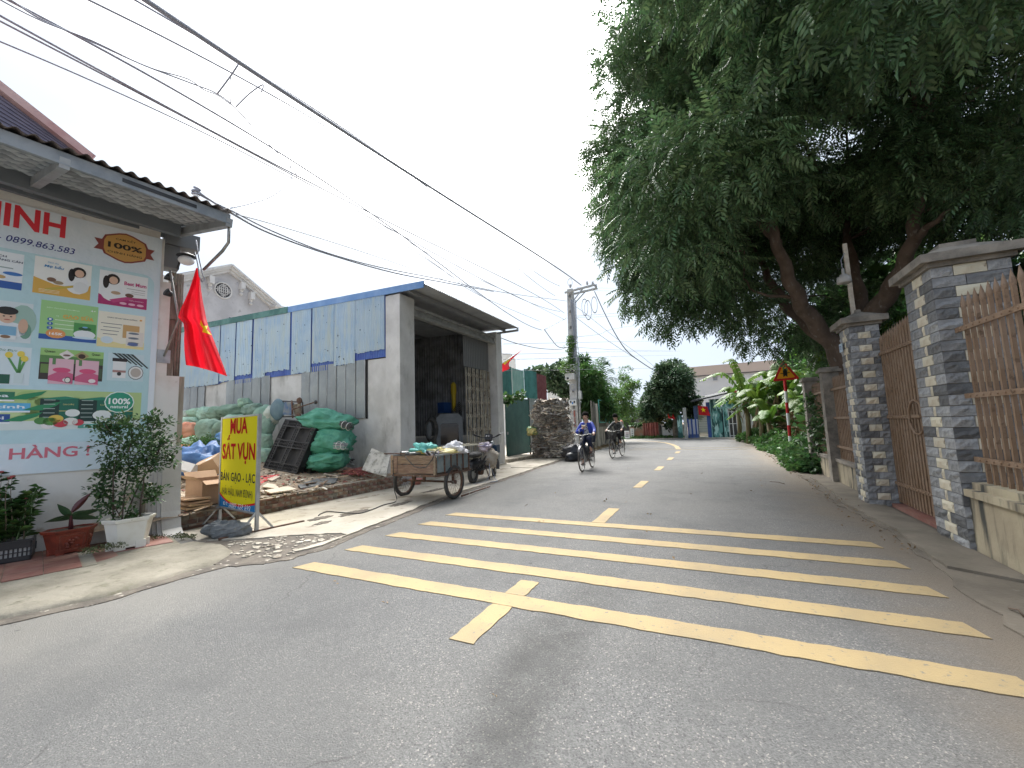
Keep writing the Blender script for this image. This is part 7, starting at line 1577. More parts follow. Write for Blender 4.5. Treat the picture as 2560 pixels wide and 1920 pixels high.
def rider(label, loc, rz, arms, jacket, shirt, trousers, shoes, headtilt, tall=1.0, jacketcol2=None, stripe=None, bag=True, shorts=False):
    root = thing('person', label, 'person', loc, rz, local=True, group='cyclists on the road'); V = Vector
    hip = V((0, -.27, .88)); ch2 = V((0, -.17, 1.17)); nk = V((0, -.12, 1.30)); hd = V((0, -.10+headtilt*.04, 1.37)); ht_ = V((0, -.085+headtilt*.08, 1.46))
    la, ra_ = arms      # each: elbow, wrist
    def sh_(s): return V((s*.145, -.16, 1.235))
    # body: one continuous skinned figure
    kneeL = V((.10, .06, .66)); ankL = V((.11, -.02, .20)); toeL = V((.115, .11, .155)); kneeR = V((-.11, .12, .86)); ankR = V((-.11, -.10, .50)); toeR = V((-.115, .03, .46))
    pts = [(hip, (.12, .10)), (V((0, -.23, 1.0)), (.115, .09)), (ch2, (.13, .095)), (nk, .045), (hd, .062), (ht_, .075),
           (sh_(1), .055), (la[0], .038), (la[1], .026), (sh_(-1), .055), (ra_[0], .038), (ra_[1], .026),
           (V((.085, -.22, .85)), .078), (kneeL, .055), (ankL, .034), (toeL, .028), (V((-.085, -.22, .85)), .078), (kneeR, .055), (ankR, .034), (toeR, .028)]
    E_ = [(0, 1), (1, 2), (2, 3), (3, 4), (4, 5), (2, 6), (6, 7), (7, 8), (2, 9), (9, 10), (10, 11), (0, 12), (12, 13), (13, 14), (14, 15), (0, 16), (16, 17), (17, 18), (18, 19)]
    hp_ = []
    for s_, ar in ((1, la), (-1, ra_)):
        i0 = 8 if s_ == 1 else 11; w_ = ar[1]; d = (ar[1]-ar[0]).normalized() if len(ar) < 3 else ar[2]; side = d.cross(V((0, 0, 1))).normalized(); pal = w_+d*.045; k0 = len(pts); pts.append((pal, (.032, .02))); E_.append((i0, k0))
        for f_ in range(4):
            o_ = side*(.024-.016*f_); a = pal+d*.025+o_; k1 = len(pts); b2 = a+d*(.03+.006*(f_ in (1, 2)))+V((0, 0, -.008)); c2 = b2+d*.006+V((0, 0, -.028)); pts += [(a, .0095), (b2, .009), (c2, .008)]; E_ += [(k0, k1), (k1, k1+1), (k1+1, k1+2)]
        k1 = len(pts); a = w_+d*.02+side*.03*s_; pts += [(a, .011), (a+d*.03+side*.012*s_+V((0, 0, -.015)), .009)]; E_ += [(k0, k1), (k1, k1+1)]
    skin('body', pts, E_, M['skin'], root, 2)
    # clothes
    jk = [(hip+V((0, 0, .02)), (.155, .12)), (V((0, -.23, 1.02)), (.145, .112)), (ch2, (.155, .118)), (V((0, -.13, 1.275)), (.07, .06)), (sh_(1), .075), (la[0], .056), (la[1]-(la[1]-la[0])*.08, .042), (sh_(-1), .075), (ra_[0], .056), (ra_[1]-(ra_[1]-ra_[0])*.08, .042)]
    skin('jacket', jk, [(0, 1), (1, 2), (2, 3), (2, 4), (4, 5), (5, 6), (2, 7), (7, 8), (8, 9)], jacket, root, 2)
    tr_ = [(V((0, -.26, .88)), (.15, .125)), (V((.09, -.19, .86)), .10), (kneeL, .078), (ankL+V((0, 0, .06)), .058), (V((-.09, -.19, .86)), .10), (kneeR, .078), (ankR+V((0, 0, .06)), .058)]
    skin('trousers', tr_, [(0, 1), (1, 2), (2, 3), (0, 4), (4, 5), (5, 6)], trousers, root, 2)
    for a, t_ in ((ankL, toeL), (ankR, toeR)):
        mb = MB(); c = a*.5+t_*.5+V((0, .01, -.012)); mb.sphere(c, (.045, .12, .042), 12, 8, fn=lambda p: V((p.x, p.y, max(p.z, -.026) if p.y < 0 else max(p.z*.75, -.026)))); mb.build('shoe', shoes, root)
    # shirt panel between the open jacket fronts
    if shirt:
        mb = MB(); mb.grid(lambda u, v: ((u-.5)*(.07+.09*(1-v)), (-.23+.128)+.06*v+.012*cos((u-.5)*3)+.0, .93+.33*v), 6, 8); mb.build('shirt_front', shirt, root)
    if stripe:
        for s_, ar in ((1, la), (-1, ra_)):
            a, b2 = sh_(s_), ar[0]; o_ = V((s_*.06, .04, .0)); mb = MB(); q = ar[0]+(ar[1]-ar[0])*.55; mb.obox(q+V((s_*.02, .04, .0)), (.02, .02, .08), rotm(30, 0, s_*20)); mb.build('sleeve_stripe', stripe, root)
        mb = MB(); mb.tube([kneeL+V((.078, 0, 0)), ankL+V((.055, 0, .08))], .012, 5); mb.build('leg_stripe', stripe, root)
    # head details
    fz = ht_+V((0, 0, -.035)); dn = headtilt
    R_ = rotm(-22*dn, 0, 0); hc = ht_+V((0, 0, -.01))
    def hpnt(x, y, z): return hc+R_ @ V((x, y, z))
    mb = MB(); mb.sphere(hc, (.078, .092, .105), 18, 12, R=R_, fn=lambda p: V((p.x*(1-.25*max(0, -p.z/.105)), p.y, p.z))); hdm = mb.build('head', M['skin'], root)
    mb = MB(); mb.sphere(hpnt(0, .09, -.015), (.013, .018, .022), 8, 6); mb.build('nose', M['skin'], hdm)
    for s_ in (-1, 1):
        mb = MB(); mb.sphere(hpnt(s_*.03, .08, .008), (.014, .008, .007), 8, 6); mb.build('eye', flat((.05, .04, .035), .3), hdm)
        mb = MB(); mb.sphere(hpnt(s_*.078, .0, -.005), (.01, .018, .028), 8, 6); mb.build('ear', M['skin'], hdm)
        mb = MB(); mb.beam(hpnt(s_*.045, .083, .028), hpnt(s_*.016, .088, .03), .008, .006); mb.build('eyebrow', M['hair'], hdm)
    mb = MB(); mb.sphere(hpnt(0, .078, -.055), (.024, .012, .008), 8, 6); mb.build('mouth', flat((.25, .08, .07), .5), hdm)
    def hf(p):
        k = 1+.07*noise.noise(p*40)+.05*noise.noise(p*90)
        q = p*k*(1+.10*abs(noise.noise(Vector((p.x*60, p.y*60, 3)))))
        if q.y > .02 and q.z < .012: q = V((q.x*.85, min(q.y, .05), q.z))
        if q.z < -.07: q.z = -.07
        return q
    mb = MB(); mb.sphere(hpnt(0, -.008, .03), (.098, .112, .115), 28, 20, R=R_, fn=hf); mb.build('hair', M['hair'], root)
    if bag:
        mb = MB(); mb.sphere((.17, -.42, .95), (.11, .13, .22), 14, 10); mb.build('backpack', flat((.015, .015, .018), .6), root)
    return root
Vv = Vector
blue = mat('blue_jacket', (.018, .045, .34), .6, (.02, .055, .42), 6); navyp = mat('navy_trousers', (.008, .012, .035), .7, (.012, .02, .06), 8)
# rider frame: +y is forward (towards the camera in the picture), +x is the rider's own right mirrored by the turn
r1 = rider('cyclist in a blue open jacket holding something up to the chest with one hand', B1, rz1,
      ((Vv((-.0, 0, 0)), Vv((0, 0, 0))), None) and ((Vv((.26, -.02, 1.0)), Vv((.04, .10, 1.14))), (Vv((-.25, .0, 1.06)), Vv((-.27, .20, 1.0)))), blue,
      mat('grey_shirt', (.42, .44, .50), .8, (.1, .11, .16), 16, .5, .56), navyp, flat((.12, .055, .04), .6), .15, stripe=flat((.6, .62, .68), .6))
mb = MB(); q = B1+Matrix.Rotation(rz1, 3, 'Z') @ Vv((.02, .15, 1.19)); mb.obox(q, (.09, .03, .05), rotm(20, 10, 15)); mb.build('snack', flat((.6, .5, .35), .7), label='pale snack held at the chest by the cyclist in blue', cat='snack')
camo = mat('camouflage', (.02, .022, .02), .7, (.16, .17, .16), 18, .54, .58, 3, (.06, .06, .055), 12, .52, .56)
r2 = rider('cyclist in a black camouflage jacket looking down with both hands on the bars', B2, rz2,
      ((Vv((.27, .0, 1.07)), Vv((.27, .20, 1.01))), (Vv((-.27, .0, 1.07)), Vv((-.27, .20, 1.01)))), camo, None, mat('black_trousers', (.008, .008, .009), .8), flat((.5, .47, .45), .6), 1.3, bag=False)
mb = MB(); q = B2+Matrix.Rotation(rz2, 3, 'Z') @ Vv((-.12, -.32, 1.25)); mb.sphere(q, (.07, .06, .1), 10, 8); mb.build('orange_bag', mat('orange_bag', (.6, .15, .03), .6, (.6, .55, .5), 9), label='small orange and white bag on the back of the second cyclist', cat='bag')
# ================================================================ FAR SIDE OF THE BEND
Yf = 33.
def FB(px, py, Y=Yf): return PY(px, py, Y)
def fbox(name, mt, x0, y0, x1, y1, Y, d, parent=None, z0=None, **k):
    a, b = PY(x0, y1, Y), PY(x1, y0, Y); mb = MB(); mb.box((a.x, Y, a.z if z0 is None else z0), (b.x, Y+d, b.z)); return mb.build(name, mt, parent, **k)
bw_ = mat('old_brick_far', (.36, .20, .13), .95, (.30, .27, .22), 3, .45, .6, 7, (.16, .13, .11), 1.6, .55, .65)
fbox('brick_garden_wall', bw_, 1575, 1066, 1612, 1100, 33.0, .25, z0=0, label='short weathered brick wall left of the red tin gate across the bend', cat='wall')
fw_ = thing('red_tin_gate', 'dull red corrugated tin gate across the bend', 'gate', (FB(1628, 1090).x, 32.9, 0))
xs_ = [1609, 1620, 1632, 1645]
for i in range(3): a, b = FB(xs_[i], 1096, 32.9), FB(xs_[i+1], 1058-i, 32.9); corr('tin_sheet', mat('red_tin', (.27, .055, .05), .6, (.33, .1, .09), 2, orand=.2), (a.x, 32.9, .02), (b.x-a.x, 0, 0), (0, 0, b.z-.02), (0, -1, 0), .18, .025, parent=fw_)
wl = thing('white_garden_wall', 'whitewashed garden wall behind the far tree', 'wall', (FB(1680, 1090).x, 33.1, 0))
fbox('wall_panel', mat('rough_white', (.5, .47, .42), .9, (.35, .32, .28), 2), 1645, 1062, 1653, 1100, 33.1, .3, wl, z0=0); fbox('wall_panel', flat((.78, .78, .80), .8), 1653, 1061, 1710, 1100, 33.1, .25, wl, z0=0)
fbox('wall_coping', flat((.2, .2, .19), .9), 1645, 1058, 1688, 1062, 33.05, .35, wl)
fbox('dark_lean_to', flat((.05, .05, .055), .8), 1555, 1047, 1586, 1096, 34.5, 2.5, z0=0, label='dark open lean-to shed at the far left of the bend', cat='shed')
mb = MB(); a, b = PY(1556, 1050, 34.2), PY(1589, 1043, 34.2); mb.beam(a, b, .9, .06); mb.build('lean_to_roof', M['galv'], label='grey sheet roof of the dark lean-to across the bend', cat='roof')
wsn = thing('white_street_sign', 'small white standing board with dark lettering at the foot of the lean-to', 'sign', (FB(1566, 1090, 31.5).x, 31.5, 0))
fbox('board', M['white_paint'], 1562, 1077, 1573, 1096, 31.5, .03, wsn)
for k, (h_, c_) in enumerate(((4, '8a3a4a'), (8.5, '444050'), (12, '444050'))): fbox('lettering', flat(hx(c_), .6), 1563.5, 1077.5+h_, 1571.5, 1079.5+h_, 31.48, .005, wsn)
ws2 = thing('white_banner_sign', 'narrow upright white banner on the brick wall across the bend', 'sign', (FB(1580, 1090, 32.8).x, 32.8, 0))
fbox('board', M['white_paint'], 1577, 1071, 1584, 1093, 32.8, .03, ws2)
for k in range(4): fbox('lettering', flat(hx('555a66'), .6), 1579, 1074+k*4.6, 1582.3, 1076+k*4.6, 32.78, .005, ws2)
# far tree
blob_tree('far_tree', 'dense round evergreen tree beside the white wall across the bend', [(1690, 950, 40), (1665, 945, 30), (1700, 985, 34), (1660, 985, 34), (1640, 1000, 30), (1625, 1012, 24), (1672, 1012, 26), (1705, 1012, 20), (1648, 1020, 18), (1618, 1035, 15), (1680, 925, 26), (1660, 925, 18), (1697, 935, 24), (1713, 960, 18), (1640, 968, 22), (1608, 1028, 14)], 32.2,
          clump_template(6, .22, .27, .13, 14), M['leaf_far'], [[(1690, 1096, .2), (1688, 1060, .16), (1690, 1020, .12), (1690, 985, .07)], [(1689, 1045, .08), (1670, 1010, .06), (1655, 985, .04)]], n=150, seed=9, depth=1.3, sc=(.6, 1.25))
blob_tree('olive_bush', 'olive green bushy tree above the red tin gate', [(1630, 1045, 16), (1645, 1040, 16), (1618, 1048, 13), (1660, 1048, 14), (1635, 1030, 12)], 34.5, clump_template(6, .2, .35, .12, 15), mat('olive_leaf', (.11, .13, .05), .5, (.16, .17, .06), 2, trans=.2, irand=.3), n=70, seed=10, cat='bush')
blob_tree('hedge', 'low creeper along the top of the far brick wall', [(1590, 1064, 7), (1600, 1063, 6), (1580, 1063, 6)], 33.2, clump_template(6, .1, .16, .1, 16), M['leaf_mid'], n=120, seed=11, cat='creeper', depth=.2)
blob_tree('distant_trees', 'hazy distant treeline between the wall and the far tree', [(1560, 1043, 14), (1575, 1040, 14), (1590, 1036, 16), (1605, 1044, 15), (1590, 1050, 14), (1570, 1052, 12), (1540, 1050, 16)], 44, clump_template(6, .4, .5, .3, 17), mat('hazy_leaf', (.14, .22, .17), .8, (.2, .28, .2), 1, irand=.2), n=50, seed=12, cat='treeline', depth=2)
blob_tree('kiosk_bush', 'dark bush growing beside the kiosk wall behind the far trunk', [(1722, 1040, 14), (1735, 1030, 14), (1745, 1000, 10), (1750, 1040, 10), (1730, 1055, 12), (1672, 1066, 9), (1678, 1058, 8), (1735, 1010, 12)], 32.7, clump_template(6, .12, .26, .16, 18), M['leaf_far'], n=80, seed=13, cat='bush', depth=.5)
P = np.array([[random.uniform(-10, -1.5), 32.4+random.gauss(0, .25), .06] for _ in range(900)])
scatter('verge_grass', clump_template(6, .08, .2, .05, 19), P, np.tile([0, 0, 1.], (len(P), 1)), rng.uniform(.5, 1.3, len(P)), M['leaf_mid'], seed=19, label='ragged grass verge along the far walls', cat='grass', kind='stuff')
for k, (px, py, s_, lab, Y) in enumerate(((1676, 1038, 1.0, 'small red flag on the trunk side of the far tree', 31.9), (1757, 1025, 1.5, 'red flag with a yellow star hanging over the roller shutter of the kiosk', 31.2))):
    f_ = thing('national_flag', lab, 'flag', tuple(PY(px, py, Y)), group='small flags across the bend')
    w_ = .28*s_*1.4; h_ = .28*s_*1.5; c = PY(px, py, Y); fn = lambda u, v: Vector((c.x+(u-.5)*w_*(1+.2*v)+.08*v, Y+.05*sin(u*8+v*3), c.z-(v-.5)*h_-.1*u))
    mb = MB(); mb.grid(fn, 8, 8); mb.build('flag_cloth', M['red_flag'], f_)
    mb = MB(); P = []
    for i in range(10): a = pi/2+i*pi/5; rr = (.30 if i % 2 == 0 else .13); q = fn(.5+rr*cos(a)*.9, .42-rr*sin(a)); P.append(q+Vector((0, -.03, 0)))
    mb.add([fn(.5, .42)+Vector((0, -.03, 0))]+P, [(0, i+1, (i+1) % 10+1) for i in range(10)]); mb.build('star', M['yellow'], f_)
    mb = MB(); mb.tube([c+Vector((-w_*.5, 0, h_*.6)), c+Vector((-w_*.3, .5, h_*.1))], .02, 5); mb.build('flag_pole', M['steel'], f_)
# kiosk
K = thing('roadside_kiosk', 'low green marbled kiosk with a roller shutter and steel door under a sloping roof', 'kiosk', (FB(1790, 1090).x, 33, 0))
marb = mat('green_marble', (.02, .10, .095), .4, (.12, .34, .32), 1.3, .48, .54, 3, (.50, .75, .72), 2.2, .53, .58, stretch=(1.6, 1, .8), st3=(2.2, 1, .55))
teal = mat('teal_trim', (.2, .42, .42), .5, (.35, .6, .6), 4)
YK = 31.6
def kb(name, mt, x0, x1, zt_, Y=YK, d=.2, z0=0., sl=0):
    a, b = PY(x0, 1080, Y), PY(x1, 1080, Y); mb = MB(); mb.box((a.x, Y, z0), (b.x, Y+d, zt_)); return mb.build(name, mt, K)
zk = PY(1800, 995, YK).z
kb('side_pier', mat('kiosk_blue', (.06, .10, .22), .6, (.1, .16, .3), 4), 1738, 1748, zk-.45); kb('shutter_frame', M['blue_deep'], 1770, 1779, zk-.25)
a, b = PY(1748, 1080, YK), PY(1770, 1080, YK); mb = MB(); nsl = 26; hsl = (zk-.55)/nsl
for k in range(nsl): mb.box((a.x, YK+.03, .02+k*hsl), (b.x, YK+.05, .02+k*hsl+hsl*.8), k % 2)
mb.build('roller_shutter', [mat('shutter', (.36, .40, .30), .6), mat('shutter2', (.27, .31, .24), .6)], K)
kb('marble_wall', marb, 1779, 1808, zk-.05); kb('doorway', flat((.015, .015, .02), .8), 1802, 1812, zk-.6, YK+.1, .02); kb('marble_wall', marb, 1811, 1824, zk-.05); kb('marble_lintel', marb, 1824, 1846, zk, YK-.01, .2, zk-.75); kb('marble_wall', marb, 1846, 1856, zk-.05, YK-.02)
for px in (1780.5, 1812, 1847): kb('pilaster', teal, px-1, px+1.4, zk-.1, YK-.07, .08)
kb('cornice_band', teal, 1800, 1852, zk-.62, YK-.09, .1, zk-.72)
dr = kb('steel_door', flat((.05, .05, .05), .5), 1824, 1846, zk-.78, YK+.02, .03)
for px in (1824.5, 1834, 1844.5): a = PY(px, 1080, YK); mb = MB(); mb.box((a.x-.025, YK-.03, .02), (a.x+.025, YK+.0, zk-.8)); mb.build('door_bar', M['white_paint'], dr)
for z_ in (.1, .9, 1.7, 2.2):
    a, b = PY(1824, 1080, YK), PY(1846, 1080, YK)
    if z_ < zk-.8: mb = MB(); mb.box((a.x, YK-.035, z_), (b.x, YK-.032, z_+.04)); mb.build('door_bar', M['white_paint'], dr)
kb('end_wall', M['concrete'], 1856, 1884, zk-.1, YK+.3)
a, b = PY(1727, 1006, YK-.7), PY(1856, 976, YK-.7); mb = MB(); mb.add([(a.x, YK-.7, a.z), (b.x, YK-.7, b.z), (b.x, YK+4, b.z+.4), (a.x, YK+4, a.z+.4), (a.x, YK-.7, a.z+.1), (b.x, YK-.7, b.z+.1), (b.x, YK+4, b.z+.5), (a.x, YK+4, a.z+.5)], [(0, 3, 2, 1), (4, 5, 6, 7), (0, 1, 5, 4), (1, 2, 6, 5), (2, 3, 7, 6), (3, 0, 4, 7)]); mb.build('roof', flat((.07, .072, .075), .8), K)
a, b = PY(1820, 986, YK-.72), PY(1888, 972, YK-.72); mb = MB(); mb.beam(a+Vector((0, 0, .05)), b+Vector((0, 0, .05)), .08, .16); mb.build('red_flashing', flat(hx('a8383c'), .6), K)
kb('marble_post', marb, 1695, 1707, PY(1700, 1038, YK).z, YK-.2, .3); kb('post', M['pole'], 1711, 1719, PY(1715, 1020, YK).z, YK-.9, .25)
mb = MB()
for px in (1722, 1731, 1741): a = PY(px, 1080, YK-.5); mb.box((a.x-.05, YK-.5, 0), (a.x+.05, YK-.4, 1.35))
mb.build('blue_posts', M['blue_deep'], K); kb('blue_panel', mat('fence_blue', (.1, .15, .3), .6), 1722, 1746, .28, YK-.45, .03); kb('white_panel', flat((.74, .74, .76), .8), 1722, 1746, 1.3, YK-.42, .03, .28)
# white building
wbld = thing('white_building', 'tall plain white building with a beige parapet behind the kiosk', 'building', (4, 48, 0)); YB = 46.
a, b = PY(1711, 944, YB), PY(1840, 937, YB)
lw_ = mat('pale_wall', (.56, .57, .58), .9, (.62, .62, .62), .4)
mb = MB(); mb.box((a.x, YB, 0), (b.x+7, YB+8, a.z)); mb.build('wall', lw_, wbld)
t_ = PY(1711, 920, YB).z; mb = MB(); mb.box((a.x-.1, YB-.25, a.z+.06), (b.x+7, YB+8, t_)); mb.build('parapet', mat('beige_parapet', (.50, .41, .35), .9), wbld)
mb = MB(); mb.box((a.x-.1, YB-.28, a.z), (b.x+7, YB+8, a.z+.06)); mb.build('band', flat((.06, .06, .07), .7), wbld)
fbox('window', flat((.25, .26, .28), .4), 1783, 941, 1793, 951, YB-.05, .06, wbld); fbox('window_frame', flat((.6, .6, .6), .6), 1781.5, 939.5, 1794.5, 941, YB-.08, .08, wbld); fbox('window_frame', flat((.6, .6, .6), .6), 1781.5, 951, 1794.5, 953, YB-.08, .08, wbld)

# ================================================================ BANANA GROVE
def banana(label, base, H, leaves, seed, lean=(0, 0)):
    r = random.Random(seed); root = thing('banana_plant', label, 'banana plant', tuple(base), group='banana plants on the right verge'); base = Vector(base)
    topc = base+Vector((lean[0], lean[1], H*.6)); mb = MB(); mb.tube([base, (base+topc)/2+Vector((.05, 0, 0)), topc], [.13, .11, .08], 10); mb.build('stem', mat('banana_stem', (.22, .22, .10), .7, (.15, .10, .05), 4, .4, .6, 5, stretch=(4, 4, .5)), root)
    for i, (dx, dy, up_, L_, W_) in enumerate(leaves):
        d0 = Vector((dx, dy, 0)); a = topc; d0n = d0.normalized() if d0.length > 0 else Vector((1, 0, 0)); e = a+Vector((dx*L_, dy*L_, up_*L_)); m_ = a+Vector((dx*L_*.42, dy*L_*.42, up_*L_*.75+.28*L_))
        P = spl([a, m_, e], 9); k = len(P); s0 = d0n.cross(Vector((0, 0, 1)))
        V = []; F = []; sd_ = r.random()*9
        for sg_ in (-1, 1):
            for j in range(2, k-1):
                t = (j-2)/(k-3); w0 = W_*.5*sin(pi*(.12+.86*t))**.55; t2 = (j+1-2)/(k-3); w1 = W_*.5*sin(pi*min(.99, .12+.86*t2))**.55
                gap = .015 if r.random() < .55 else .0; dr_ = .18+.22*noise.noise(Vector((sd_, j*.9, sg_)))+(r.uniform(0, .5) if gap else 0)
                p, q = P[j], P[j+1]; dd_ = (q-p); up3 = Vector((0, 0, 1)); b = len(V)
                V += [p+dd_*gap*3, q-dd_*gap*3, q-dd_*gap*6+s0*sg_*w1*.55+up3*(.10*w1), p+dd_*gap*6+s0*sg_*w0*.55+up3*(.10*w0), q-dd_*gap*12+s0*sg_*w1+up3*(-dr_*w1), p+dd_*gap*12+s0*sg_*w0+up3*(-dr_*w0)]
                F += [(b, b+1, b+2, b+3), (b+3, b+2, b+4, b+5)]
        mb = MB(); mb.add(V, F, 0, True); mb.tube(P, [.022*(1-.8*j/k) for j in range(k)], 5, m=0); mb.build('leaf', M['banana'], root)
    for i in range(3):
        a_ = r.uniform(0, 6.28); V0 = topc+Vector((0, 0, -.1)); mb = MB()
        mb.grid(lambda u, v: V0+Vector((cos(a_)*(.1+.2*v)+(u-.5)*.14*sin(a_)*(1-v*.9)+.03*sin(v*9+i), sin(a_)*(.1+.2*v)+(u-.5)*.14*cos(a_)*(1-v*.9), -.9*v+.03*sin(v*20+u*5))), 4, 10); mb.build('dry_leaf', M['dryleaf'], root)
    return root
def rl(seed, n, L=(1.2, 2.0), W=(.4, .55)):
    r = random.Random(seed); return [(cos(a)*.8, sin(a)*.8, r.uniform(-.15, .75), r.uniform(*L), r.uniform(*W)) for a in [2*pi*i/n+r.uniform(-.3, .3) for i in range(n)]]
bl = ['banana plant nearest the kiosk with a torn leaf reaching left against the sky', 'banana plant with bright leaves left of the warning sign', 'tall banana plant right behind the warning sign', 'banana plant between the sign and the fence', 'banana plant behind the wall under the big tree', 'short banana plant low beside the warning sign', 'banana plant at the back of the grove with yellowing leaves']
def base_at(px, Y): q = PY(px, 1100, Y); return (q.x, Y, 0)
banana(bl[0], base_at(1872, 23.5), 3.7, [(-1, -.2, .5, 2.0, .6), (-.5, -.4, 1.0, 1.8, .55), (.4, -.8, .2, 1.7, .5), (-.8, .3, -.2, 1.6, .5), (.9, .2, .5, 1.8, .5), (-.2, .9, .6, 1.8, .5), (-.9, -.3, -.1, 1.5, .5)], 1)
banana(bl[1], base_at(1905, 22), 3.0, rl(3, 9, (1.1, 1.7)), 2); banana(bl[2], base_at(1955, 22), 3.9, rl(4, 9, (1.2, 1.8)), 3); banana(bl[3], base_at(2012, 17.5), 2.6, rl(5, 8, (.8, 1.3)), 4)
banana(bl[4], base_at(2115, 14), 4.0, rl(6, 8, (1.4, 2.1)), 5); banana(bl[5], base_at(1925, 20.5), 1.7, rl(7, 8, (.9, 1.5)), 6); banana(bl[6], base_at(1890, 25), 3.6, rl(8, 9, (1.5, 2.2)), 7)
for i_, (px_, Y_, h_2, lab_) in enumerate(((1850, 27, 3.3, 'banana plant farthest back beside the kiosk end wall'), (1932, 25.5, 3.6, 'banana plant at the back, left of the warning sign post'), (1992, 21, 3.0, 'banana plant just right of the warning sign, behind the verge'), (2038, 19, 3.6, 'banana plant behind the farthest fence post'), (1895, 24, 2.2, 'low banana clump half buried in the dry leaves'))):
    banana(lab_, base_at(px_, Y_), h_2, rl(40+i_, 9, (1.2, 1.9)), 30+i_)
banana('banana plant far behind the gate, its leaves showing over the wall', (5.2, 12.5, 0), 4.2, rl(9, 8, (1.4, 2.1)), 8)
banana('low banana plant inside the garden seen through the near fence bars', (4.6, 7.6, 0), 2.6, rl(12, 8, (1.1, 1.7)), 9)
r = random.Random(17)
# dry hanging debris and undergrowth
def undergrowth(name, label, n, fx, fy, fh, tm, mt, seed, sc=(.6, 1.3), cat='undergrowth'):
    g = np.random.default_rng(seed); u, v, h_ = g.random(n), g.random(n), g.random(n)**.7
    X, Y = fx(u, v), fy(u, v); Z = .04+h_*fh(X, Y)*(0.75+.25*np.sin(X*3.1+Y*1.7)); P = np.stack([X, Y, Z], 1); D = np.stack([g.normal(-.25, .6, n), g.normal(-.3, .6, n), g.random(n)*.8+.1], 1)
    return scatter(name, tm, P, D, g.uniform(sc[0], sc[1], n), mt, seed=seed, label=label, cat=cat, kind='stuff')
edge_x = lambda Y: 1.62+.12*np.sin(Y*.9)-np.clip((Y-20)*.09, 0, 1)
undergrowth('ground_cover', 'dark green leafy creeper covering the verge below the warning sign', 9500, lambda u, v: edge_x(11.1+v*15)+u**1.2*3.2, lambda u, v: 11.1+v*15, lambda X, Y: np.clip((X-edge_x(Y))*1.0, .04, .55)+np.clip((Y-18)*.1, 0, .3), clump_template(6, .06, .13, .09, 22), M['leaf_mid'], 31)
undergrowth('ground_cover', 'deeper shaded creeper close to the fence post', 3200, lambda u, v: 1.75+u*2.2, lambda u, v: 10.9+v*4, lambda X, Y: np.clip((X-1.6)*1.1, .1, .95), clump_template(6, .06, .14, .1, 23), M['leaf_shrub'], 32)
undergrowth('dry_undergrowth', 'brown dry leaves and stalks under the banana plants', 2400, lambda u, v: 2.6+u*3.2, lambda u, v: 13+v*11, lambda X, Y: np.full_like(X, 1.5), clump_template(5, .1, .34, .09, 24), M['dryleaf'], 33, cat='dry leaves')
undergrowth('back_thicket', 'dark green thicket closing off the view behind the banana plants', 9000, lambda u, v: 2.9+u*6.5, lambda u, v: 15+v*14, lambda X, Y: np.clip((X-1.9)*2.6, .5, 6.2), clump_template(6, .25, .42, .22, 25), M['leaf_mid'], 34, sc=(.7, 1.4), cat='thicket')
undergrowth('garden_thicket', 'dark green shrubbery inside the garden behind the fence', 5200, lambda u, v: 3.6+u*5.0, lambda u, v: 1.5+v*11.5, lambda X, Y: np.clip((X-2.4)*1.6, .6, 4.2), clump_template(6, .22, .34, .22, 26), M['leaf_far'], 35, sc=(.7, 1.3), cat='thicket')
P = np.array([[1.5+random.gauss(0, .06), random.uniform(4.5, 16), .02] for _ in range(150)]+[[random.uniform(-3, 1.4), random.uniform(1.6, 12), .004] for _ in range(26)])
scatter('fallen_leaves', clump_template(2, .03, .05, .025, 29), P, np.tile([.8, .3, .05], (len(P), 1)), rng.uniform(.4, 1.1, len(P)), M['dryleaf'], seed=40, tilt=.6, label='small dry leaves scattered on the road and its right edge', cat='leaves', kind='stuff')
for i, (a, b, lab) in enumerate((((2060, 1202), (2116, 1206), 'longer dry twig on the right shoulder'), ((1925, 1204), (1962, 1210), 'short dry twig on the asphalt near the creeper'), ((2522, 1520), (2560, 1542), 'dry twig at the right edge of the road'))):
    mb = MB(); mb.tube([G(*a, .02), (G(*a, .03)+G(*b, .03))/2+Vector((.02, .02, .01)), G(*b, .02)], .006, 4); mb.build('twig', M['bark'], label=lab, cat='twig', group='twigs on the right shoulder')
# warning sign
ts = thing('warning_sign', 'triangular red and yellow warning sign on a red and white banded post', 'sign', (0, 0, 0)); YS = 16.2
bs_ = PY(1976, 1110, YS); bs_.z = 0; tp2 = PY(1958, 905, YS); 
OFF[ts] = Vector(bs_); ts.location = bs_
PPt = lambda t: bs_*(1-t)+tp2*t
zfun = lambda py: None
bands = [1150, 1105, 1091, 1063, 1036, 1006, 980, 955]
zb2 = [0]+[PY(1970, y, YS).z for y in (1107, 1090, 1063, 1033, 1006, 978, 955)]
mbw, mbr = MB(), MB(); t0 = 0
seq = [0]+[max(.02, (z)/tp2.z) for z in zb2[1:]]; seq = sorted(seq)+[1.0]
cols = ['w', 'w', 'r', 'w', 'r', 'w', 'r', 'r']
for i in range(len(seq)-1):
    mb = MB(); mb.tube([PPt(seq[i]), PPt(seq[i+1])], .045, 14, cap=False); mb.build('post_band', flat((.72, .72, .74), .5) if cols[i % 8] == 'w' else flat(hx('b8121f'), .5), ts, label=None)
c = PY(1963, 934, YS-.06); sz = PY(2000, 950, YS-.06).x-PY(1932, 952, YS-.06).x
A_, B_, C_ = PY(1932, 954, YS-.06), PY(2000, 947, YS-.06), PY(1957, 899, YS-.06)
cen = (A_+B_+C_)/3
